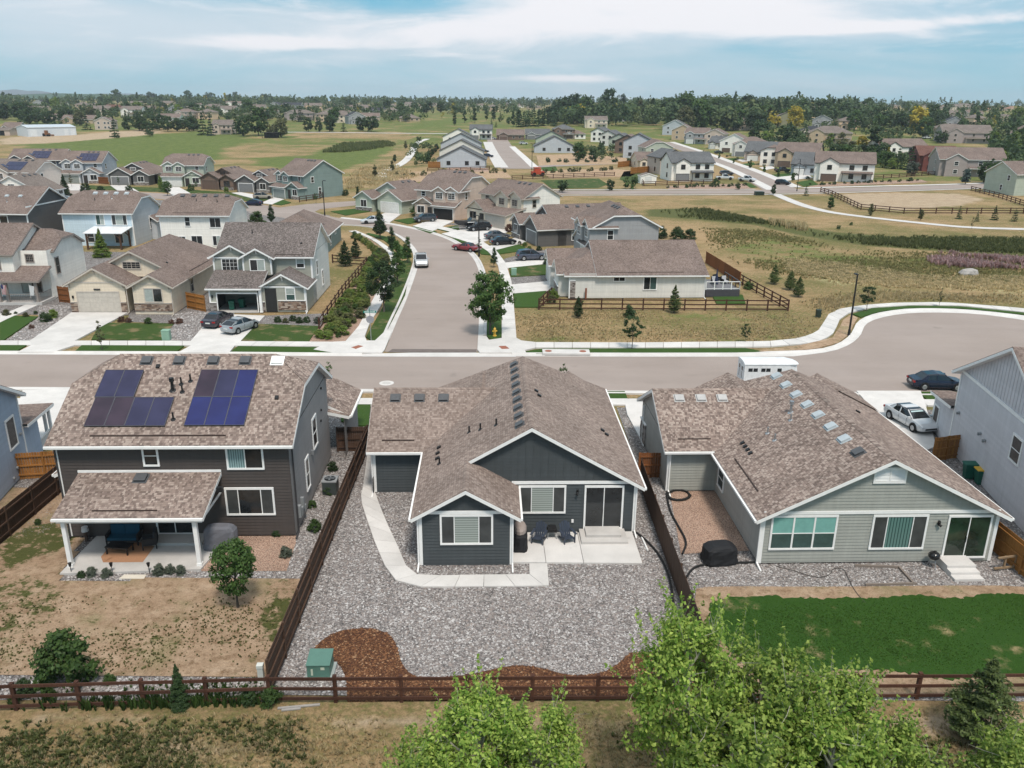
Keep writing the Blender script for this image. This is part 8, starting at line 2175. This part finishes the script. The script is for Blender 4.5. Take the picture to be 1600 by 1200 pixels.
for px,yb,yt,k,m,w,lb in((180,214,183,'fspruce',LEAF_DARK,1.0,'lone dark spruce right of the metal shed'),(234,213,198,'fbroad',LEAF_DARK,1.3,'lone flat-crowned tree on the green field'),(183,216,208,'fbush',LEAF_DARK,1.2,'low bush at the lone spruce foot'),(404,212,164,'fbroad',LEAF_MID,1.0,'biggest round green tree at the field edge'),(381,213,180,'fbroad',LEAF_DARK,1.1,'dark tree left of the biggest round tree'),(318,211,176,'fspruce',LEAF_DARK,1.1,'tall dark spruce at the farmhouse'),(330,212,182,'fspruce',LEAF_BLUE,1.0,'bluish spruce by the farmhouse'),(370,210,178,'fspruce',LEAF_DARK,1.0,'dark spruce right of the farmhouse'),(440,215,184,'fbroad',LEAF_OLIVE,1.1,'olive tree beside the picnic shelter'),(425,212,190,'fbroad',LEAF_OLIVE,1.1,'smaller olive tree by the shelter'),(515,206,179,'fbroad',LEAF_DARK,1.0,'dark globe tree on the far road'),(482,206,184,'fbroad',LEAF_DARK,1.0,'dark round tree left of the globe tree'),(498,206,187,'fbroad',LEAF_DARK,1.0,'small dark round tree beside the globe'),(580,206,176,'fbroad',LEAF_DARK,1.05,'broad dark tree right of the estate drive'),(563,205,181,'fbroad',LEAF_DARK,1.0,'dark tree merging with the broad one'),(537,206,190,'fspruce',LEAF_DARK,1.3,'dark spruce at the estate drive'),(710,196,175,'fcolumn',LEAF_DARK,1.2,'leftmost tall poplar of the golf row'),(726,192,171,'fcolumn',LEAF_DARK,1.3,'second tall poplar of the golf row'),(742,192,168,'fcolumn',LEAF_DARK,1.2,'third tall poplar of the golf row'),(760,188,168,'fcolumn',LEAF_DARK,1.2,'fourth tall poplar of the golf row'),(771,188,165,'fcolumn',LEAF_DARK,1.3,'fifth and tallest poplar of the golf row'),(782,187,175,'fspruce',LEAF_DARK,1.3,'short dark pine after the poplars'),(768,196,186,'fspruce',LEAF_DARK,1.2,'small spruce under the poplars'),(775,199,190,'fspruce',LEAF_DARK,1.2,'small spruce behind the brown and white house'),(796,194,182,'fbroad',LEAF_MID,1.3,'green round tree left of the conifer hedge'),(892,190,137,'fbroad',LEAF_DARK,.9,'tallest broad cottonwood over the far street'),(912,188,146,'fbroad',LEAF_MID,.9,'tall cottonwood right of the tallest one'),(951,186,136,'fbroad',LEAF_DARK,.85,'tall isolated cottonwood on the skyline'),(972,184,146,'fupright',LEAF_BLUE,1.0,'blue-green conifer on the skyline'),(1052,188,144,'fbroad',LEAF_DARK,1.0,'broad dark tree above the tall tan house'),(1072,190,140,'fbroad',LEAF_MID,1.0,'high round tree in the tree belt'),(1092,206,152,'fbroad',LEAF_MID,1.0,'light green round tree in the tree belt'),(1068,207,164,'fbroad',LEAF_OLIVE,1.1,'olive brown tree in the tree belt'),(893,193,160,'fbroad',LEAF_YELLOW,1.0,'yellow tree under the tallest cottonwood'),(906,193,161,'fbroad',LEAF_YELLOW,1.0,'second yellow tree under the cottonwood'),(843,194,184,'fupright',LEAF_LIME,1.2,'small lime tree in the conifer hedge'),(1240,202,164,'fbroad',LEAF_YELLOW,.95,'bright yellow tree above the olive house'),(1208,200,176,'fbroad',LEAF_YELLOW,1.2,'small yellow tree left of the bright one'),(1431,208,164,'fbroad',LEAF_YELLOW,1.0,'bright yellow tree on the right hillside'),(1344,248,203,'fupright',LEAF_YELLOW,1.2,'yellowing tree beside the dark garden column'),(1586,198,165,'fbroad',LEAF_LIME,1.0,'lime green tree at the right edge'),(1393,264,243,'fbroad',LEAF_LIME,1.1,'bright lime tree before the white farmhouse'),(1373,207,176,'fbroad',LEAF_MID,1.1,'dense round green tree above the farmhouse'),(1405,207,174,'fbroad',LEAF_DARK,1.0,'dark tree right of the dense round one'),(1443,216,181,'fbroad',LEAF_MID,1.15,'very round tree above the barn red house'),(1470,224,200,'fbroad',LEAF_DARK,1.2,'dark tree left of the mauve roofs'),(1362,250,196,'fcolumn',LEAF_DARK,1.6,'dark narrow tree beside the yellowing one'),(1402,264,232,'fspruce',LEAF_DARK,1.3,'dark conifer left of the barn red house'),(1422,266,234,'fspruce',LEAF_DARK,1.3,'second conifer left of the barn red house'),(1382,262,230,'fbroad',LEAF_MID,1.0,'green tree under the farmhouse gable'),(1424,274,251,'fbroad',LEAF_GREY,1.35,'grey-green round shrub tree before the red house'),(1508,288,258,'fupright',LEAF_BLUE,1.3,'grey-blue tree before the mauve house'),(1538,286,252,'fbroad',LEAF_DARK,1.1,'dark tree at the mauve house corner'),(1558,288,250,'fbroad',LEAF_MID,1.3,'spreading green tree at the mauve house corner'),(1178,186,150,'fbroad',LEAF_DARK,1.1,'dark tree at the end of the tree belt'),(1222,226,194,'fbroad',LEAF_MID,1.1,'round tree beside the olive house'),(1235,228,196,'fbroad',LEAF_DARK,1.1,'dark round tree beside the broad tan house'),(1200,224,200,'fbroad',LEAF_LIME,1.1,'light green tree right of the low grey roof'),(1185,222,186,'fbroad',LEAF_DARK,1.2,'dark tree behind the low grey roof'),(1296,230,202,'fupright',LEAF_LIME,1.2,'pale tree before the broad tan house'),(1312,238,206,'fupright',LEAF_OLIVE,1.3,'grey-olive tree before the broad tan house'),(1322,246,214,'fbroad',LEAF_OLIVE,1.2,'olive tree right of the broad tan house')):
 tpx(lb,k,px,yb,yt,m,wide=w)
ADJ={('fbroad','leaf_dark'):'dark round',('fbroad','leaf_street_tree'):'mid green round',('fspruce','leaf_dark'):'dark pointed',('fbroad','leaf_lime'):'lime green',('fbroad','leaf_olive'):'olive brown',('fupright','leaf_olive'):'narrow olive',('fcolumn','leaf_dark'):'dark columnar',('fupright','leaf_lime'):'narrow lime green'}
WOOD=[]
def belt(label,n,x0,x1,ya,yb,h0,h1,kinds,group,extra=0):
 """n trees on their own, each copied from a kind; extra: more of the same further in, which go into the wood"""
 for i in range(n):
  q=(i+rng.uniform(.1,.9))/n;px=x0+(x1-x0)*q
  x,y=G(px,rng.uniform(min(ya,yb),max(ya,yb)))
  k,m=kinds[rng.integers(len(kinds))];a=ADJ[(k,m.name)]
  tree(a+' '+label,k,(x,y),rng.uniform(h0,h1),m,group=a+' '+group,wide=rng.uniform(.95,1.25))
 if extra:WOOD.append((extra,x0,x1,ya,yb,h0*(.8 if x0>800 else .5),h1*(1 if x0>800 else .68),90))
DK,MD,SP=('fbroad',LEAF_DARK),('fbroad',LEAF_MID),('fspruce',LEAF_DARK)
mix_=[DK,MD,DK,SP]
belt('tree of the juniper hedge behind the field',9,196,306,203,206,8,11,[DK],'trees of the juniper hedge')
belt('tree behind the white metal shed',11,30,165,190,203,8,12,[DK,('fbroad',LEAF_OLIVE),SP],'trees behind the metal shed',14)
belt('tree among the far estate houses at left',16,0,330,168,188,9,14,mix_+[('fbroad',LEAF_LIME)],'trees among the left estate houses',260)
belt('tree among the estate houses between the spruces and the golf green',14,330,640,168,192,9,14,mix_,'trees among the central estate houses',260)
belt('tree rising above the left skyline',9,165,420,159,163,16,26,[DK,MD],'trees above the left skyline')
belt('tree along the edge of the golf green',6,640,720,170,184,9,14,[DK],'trees at the golf green',10)
belt('tree of the conifer hedge at the far street head',11,798,868,196,199,9,13,[SP,('fcolumn',LEAF_DARK)],'trees of the street head hedge',8)
belt('tree of the belt behind the terrace houses',18,862,1035,186,198,11,18,[DK,SP,MD,('fupright',LEAF_OLIVE)],'trees of the belt behind the terrace',85)
belt('tree of the tall belt at the top of the right-hand street',18,1035,1185,184,205,13,20,[DK,MD,DK],'trees of the belt at the street top',75)
belt('tree on the wooded rise behind the broad tan house',17,1180,1360,176,200,11,17,mix_,'trees of the wooded rise',80)
belt('tree among the houses of the right hillside',15,1330,1480,176,206,9,14,mix_,'trees of the right hillside',65)
belt('tree of the dense wood at the right edge',16,1540,1640,205,264,8,13,[MD,DK,MD,('fupright',LEAF_LIME)],'trees of the wood at the right edge',46)
belt('tree on the right skyline',9,1330,1610,164,172,9,14,[DK,SP],'trees of the right skyline',30)
belt('small garden tree behind the white farmhouse',6,1290,1380,240,262,5,9,[DK,MD],'small garden trees by the white farmhouse',8)
WOOD+=[(1000,-60,1660,159,167,11,19,36),(420,240,900,160,168,10,18,40),(320,0,640,165,185,5,9,46),(70,640,870,168,182,8,13,60),(110,1040,1340,165,180,13,20,70),(100,860,1040,168,184,11,17,70),(36,600,860,172,196,6,10,60),(90,1330,1640,166,182,9,14,60),(60,1480,1640,182,215,8,13,80),(70,1195,1480,198,226,5,9,90),(26,1372,1440,252,264,4,7,90),(24,1190,1300,226,240,4,7,90),(30,1540,1640,255,285,6,9,110),(22,640,680,232,262,3,5,80),(26,900,960,236,256,3,6,90)]
def wood():
 r=np.random.default_rng(3);cs,ns,ss,tt=[],[],[],[]
 for n,x0,x1,y0,y1,h0,h1,per in WOOD:
  for _ in range(n):
   x,y=G(r.uniform(x0,x1),r.uniform(min(y0,y1),max(y0,y1)));h=r.uniform(h0,h1);w=h*r.uniform(.30,.48)
   sp=r.uniform()<.16;tint=r.uniform(0,.95)**1.3 if not sp else r.uniform(0,.2)
   if r.uniform()<.018:tint=1.0
   nb=6;lobe=unit(nb,r)*np.array([w*.6,w*.6,h*.24])*r.uniform(.5,1.1,(nb,1))
   d=unit(per,r);c=lobe[r.integers(nb,size=per)]+d*np.array([w*.58,w*.58,h*.24])*r.uniform(.6,1,(per,1))
   if sp:
    f=r.uniform(0,1,per);a=r.uniform(0,6.28,per);c=np.column_stack([np.cos(a)*(1-f)*w*.8,np.sin(a)*(1-f)*w*.8,(f-.5)*h])
   cs.append(c+np.array([x,y,gz(x,y)+h*.52]));ns.append(d+np.array([0,0,.5]));ss.append(np.full(per,h*(.105 if per<60 else .075)));tt.append(np.full(per*4,tint))
 me=leaf_mesh('distant_wood',np.vstack(cs),np.vstack(ns),np.concatenate(ss),r,.8)
 at=me.attributes.new('tint','FLOAT','POINT');at.data.foreach_set('value',np.concatenate(tt).astype(np.float32))
 return link('distant_wood',me,LEAF_WOOD,kind='stuff')
wood()
def hill(name,cx,y,w,hgt,m,seed):
 r=np.random.default_rng(seed);n=60;mb=MB()
 xs_=np.linspace(-w,w,n);p=np.cumsum(r.normal(size=n));p-=np.linspace(p[0],p[-1],n);p=np.convolve(p,np.ones(5)/5,'same')
 prof=hgt*np.maximum(.02,(1-(xs_/w)**2))*(1+.10*p/(abs(p).max()+1e-6))
 mb.loft([[(cx+x,y-h*6-200,0),(cx+x,y,h),(cx+x,y+h*5+100,0)]for x,h in zip(xs_,prof)],cap=True)
 return mb.build(name,m,None,'structure')
HILLM=flat('hill_field',(.045,.085,.045),.95,.1,var=.25,scale=.004)
MTN=flat('mountain_rock',(.10,.12,.14),.95,.1,var=.2,scale=.0005)
hill('hill',-1650,3300,620,44,HILLM,2)
hill('mountain',-3560,6300,420,82,MTN,4);hill('mountain',-3050,6700,560,62,MTN,6);hill('mountain',-4300,6800,620,58,MTN,9)
# loose ground cover
def in_poly(poly,n,r):
 a=np.array(poly);lo,hi=a.min(0),a.max(0);out=[]
 tot=0
 while tot<n:
  p=r.uniform(lo,hi,(n*2,2));p=p[pip(p,poly)];out.append(p);tot+=len(p)
  if len(p)==0:break
 return np.vstack(out)[:n]
def area(poly):
 a=np.array(poly);return abs(np.sum(a[:,0]*np.roll(a[:,1],-1)-a[:,1]*np.roll(a[:,0],-1)))/2
OCT=np.array([(1,0,0),(0,1,0),(-1,0,0),(0,-1,0),(0,0,1)],float)
OCF=np.array([(0,1,4),(1,2,4),(2,3,4),(3,0,4)])
def pebbles(name,polys,holes,dens,s0,s1,m,z,seed=1,flatness=.55):
 r=np.random.default_rng(seed)
 P=np.vstack([in_poly(p,int(area(p)*dens),r)for p in polys])
 for h_ in holes:P=P[~pip(P,h_)]
 n=len(P);s=r.uniform(s0,s1,n)
 sc=np.column_stack([s*r.uniform(.7,1.35,n),s*r.uniform(.7,1.2,n),s*r.uniform(flatness*.7,flatness*1.4,n)])
 a=r.uniform(0,2*math.pi,n);ca,sa=np.cos(a),np.sin(a)
 v=OCT[None]*sc[:,None]*(1+r.uniform(-.3,.3,(n,5,1)))
 v[:,:,:2]+=r.normal(size=(n,5,2))*s[:,None,None]*.18
 w=v.copy();w[:,:,0]=v[:,:,0]*ca[:,None]-v[:,:,1]*sa[:,None];w[:,:,1]=v[:,:,0]*sa[:,None]+v[:,:,1]*ca[:,None]
 w[:,:,0]+=P[:,0,None];w[:,:,1]+=P[:,1,None];w[:,:,2]+=z
 f=(OCF[None]+(np.arange(n)*5)[:,None,None]).reshape(-1,3)
 return link(name,np_mesh(name,w.reshape(-1,3),f),m,kind='stuff')
def fp(h,*r):return[local(h,a,b)[:2]for a,b in r]
houseC=[fp(HC,(0,0),(4.67,0),(4.67,3.3),(11.5,3.3),(11.5,19),(-3.4,19),(-3.4,8.4),(0,8.4))]
pathC=[GP(pl)+GP(pr)[::-1],GP([(800,882),(1003.4,881),(990,832),(800,832)]),GP([(827,882),(856,882),(858,918),(827,918)])]
pebbles('river_rock',[[(-9.45,26.95),(8.05,26.95),(7.98,48),(-9.7,50)]],houseC+pathC+[mulch_poly],150,.040,.072,ROCKS,.03,1)
pebbles('bark_chips',[mulch_poly],[GP([(470,1075),(530,1075),(548,1045),(540,1036),(520,1036),(490,1030)])],260,.03,.065,CHIPS,.05,2,.35)
houseD=[fp(HD,(0,0),(12.2,0),(12.2,17),(-3,17),(-3,8.4),(0,8.4)),fp(HD,(9.3,-.9),(10.9,-.9),(10.9,0),(9.3,0)),GP([(1046,768),(1120,767),(1170,861),(1064,866),(1052,800)])]
pebbles('river_rock',[GP([(1083,921),(1300,918),(1600,915),(1640,900),(1640,870),(1560,860),(1170,866),(1064,868),(1046,770),(1010,757),(1016,740),(1040,768)]),[(8.4,40),(10,40),(9.9,58),(8.3,58)],[(25.6,34),(28.4,34),(30,52),(26,52)]],houseD,135,.040,.072,ROCKS,.02,3)
houseB=[fp(HB,(0,0),(0,10.6),(-12,10.6),(-12,0)),fp(HB,(-10.85,-3.75),(-4,-3.45),(-3.5,0),(-10.7,0)),GP([(341,838),(463,837.5),(462,850),(448,893),(312,893)])]
pebbles('river_rock',[GP([(92,907),(300,904),(467,904),(500,838),(560,720),(530,720),(450,838),(440,893),(312,893),(110,895)]),[(-27.0,39),(-25.6,39.5),(-23.2,46),(-24,50),(-27,46)],[(-24,26.6),(-9.8,26.7),(-9.85,27.9),(-24,27.7)]],houseB,135,.040,.075,ROCKS,.02,4)
pebbles('river_rock',[GP([(62,478),(120,478),(112,489),(46,535),(6,535),(60,497)]),GP([(275,490),(333,486),(335,493),(298,535),(252,535)])],[],40,.06,.12,ROCKS,.06,5)
x,y=G(1513,430)
mb=MB();r_=random.Random(4)
mb.loft([[(1.3*f*math.cos(a)*r_.uniform(.85,1.15),.9*f*math.sin(a)*r_.uniform(.85,1.15),z+r_.uniform(-.08,.08))for a in(2*math.pi*j/9 for j in range(9))]for z,f in((-.1,1),(.35,1.02),(.75,.8),(.95,.35))])
tag(mb.build('boulder',flat('boulder_grey',(.34,.32,.30),.85,.2,var=.25),loc=(x,y,0)),'pale grey boulder lying in the meadow below the pink flowers','boulder')
def blades(name,poly,n,h0,h1,m,seed,w=.02,k=4,spread=.6,z=0.,holes=(),drift=.35):
 """tufts of k narrow blades"""
 r=np.random.default_rng(seed)
 P=in_poly(poly,n,r)
 for h_ in holes:P=P[~pip(P,h_)]
 dd=sdist(P,poly);soft_=min(6.0,.22*math.sqrt(area(poly)))
 keep=dd/soft_+r.uniform(-.15,.6,len(P))>.45
 if drift:
  X_,Y_=P[:,0]*drift,P[:,1]*drift
  g=np.sin(X_*.9+np.sin(Y_*.7+X_*.31)*2)+np.sin(Y_*1.3+X_*.4+np.sin(X_*.53)*1.5)+r.normal(size=len(P))*.8
  keep&=g>-.2
 P=P[keep];n=len(P)
 h=np.repeat(r.uniform(h0,h1,n),k);a=r.uniform(0,2*math.pi,n*k);C_=np.repeat(P,k,axis=0)
 lean=r.uniform(.15,1,n*k)*spread*h;ww=w*r.uniform(.6,1.4,n*k)*(h/h0)**.5
 tx,ty=np.cos(a),np.sin(a);sx,sy=-ty,tx
 b=np.column_stack([C_[:,0]+tx*h*.05,C_[:,1]+ty*h*.05]);e=np.column_stack([C_[:,0]+tx*lean,C_[:,1]+ty*lean]);mid=b*.45+e*.55-np.column_stack([tx,ty])*(lean*.12)[:,None]
 zz=terrain(C_[:,0],C_[:,1])+z
 v=np.empty((n*k,5,3))
 S_=np.column_stack([sx,sy])*ww[:,None]
 v[:,0,:2]=b-S_;v[:,1,:2]=b+S_;v[:,2,:2]=mid+S_*.8;v[:,3,:2]=e;v[:,4,:2]=mid-S_*.8
 v[:,0,2]=v[:,1,2]=zz;v[:,2,2]=v[:,4,2]=zz+h*.62;v[:,3,2]=zz+h
 return link(name,np_mesh(name,v.reshape(-1,3),np.arange(n*k*5).reshape(-1,5)),m,kind='stuff')
MATS_WEED=leaf('weed_green_near',(.055,.075,.022),(.15,.16,.055))
fore=[(-22,22),(20,22),(22,26.6),(-24,25.5)]
blades('dry_grass',fore,12000,.06,.18,GRASS_DRY,1,.010,5,1.1)
blades('weeds',[(-22,22),(-6,22),(-8,25.6),(-22,25.3)],4200,.05,.17,MATS_WEED,2,.020,8,1.5,drift=1.1)
blades('weeds',[(2,22),(20,22),(20,25.6),(4,25.6)],2200,.05,.17,MATS_WEED,12,.020,8,1.5,drift=1.1)
blades('weeds',[(-24,26.2),(-9.8,26.5),(-9.8,27.9),(-24,27.6)],1500,.06,.22,LEAF_MID,3,.018,6,.8)
blades('weeds',[(-24,25.5),(-9.8,26.2),(-9.8,26.7),(-24,26.2)],1300,.2,.6,LEAF_MID,23,.02,7,.5)
blades('lawn_grass',lawn_poly,16000,.015,.04,leaf('grass_lawn_deep',(.035,.10,.012),(.10,.19,.035),trans=.5),4,.010,4,1.6,.075,drift=.6)
blades('weeds',[(-24,28.0),(-10.2,28.0),(-10.6,33.6),(-24,33.6)],3600,.02,.07,leaf('weed_yard',(.075,.085,.028),(.17,.16,.065)),5,.016,7,1.3,.05,drift=.9)
blades('meadow_grass',GP([(803,482),(1230,488),(1285,500),(1280,520),(1250,532),(1000,536),(830,535),(806,520)]),9000,.08,.22,GRASS_DRY,6,.02,5,.9)
blades('meadow_grass',GP([(1120,405),(1230,432),(1340,442),(1600,452),(1680,455),(1680,400),(1500,395),(1330,390),(1200,360),(1090,356)]),15000,.14,.38,GRASS_OLIVE,7,.03,6,1.2,drift=.16)
blades('meadow_grass',GP([(1215,402),(1330,410),(1440,430),(1680,432),(1680,462),(1450,452),(1300,447),(1230,428)]),12000,.18,.4,GRASS_DRY,8,.035,6,1.3,drift=.2)
blades('reeds',GP([(1012,330),(1100,326),(1200,346),(1300,363),(1400,371),(1680,373),(1680,402),(1500,394),(1350,383),(1250,367),(1180,351),(1060,340)]),9000,.3,.75,GRASS_DARK,9,.04,6,1.0,drift=.14)
blades('reeds',GP([(1200,346),(1262,353),(1262,362),(1200,356)]),900,.6,1.2,GRASS_DRY,19,.05,6,.3)
blades('meadow_flowers',GP([(1448,408),(1470,397),(1530,402),(1600,406),(1680,408),(1680,424),(1590,422),(1500,420),(1460,418)]),2400,.5,1.0,GRASS_PINK,10,.07,7,.7)
blades('meadow_grass',GP([(1240,470),(1340,452),(1600,462),(1600,478),(1470,470),(1340,474),(1290,495)]),3500,.15,.4,GRASS_DRY,11,.03,5,.6)
blades('meadow_grass',GP([(520,300),(560,262),(620,258),(660,275),(600,290)]),3500,.4,1.0,GRASS_DRY,13,.06,5,.6)
blades('reeds',GP([(500,240),(530,226),(610,222),(620,228),(560,237)]),3500,.8,1.8,GRASS_DARK,14,.12,5,.5)
print('triangles',sum(sum(len(p.vertices)-2 for p in o.data.polygons)if len(o.data.polygons)<5000 else len(o.data.polygons)*2 for o in S.objects if o.type=='MESH'),'objects',len(S.objects))
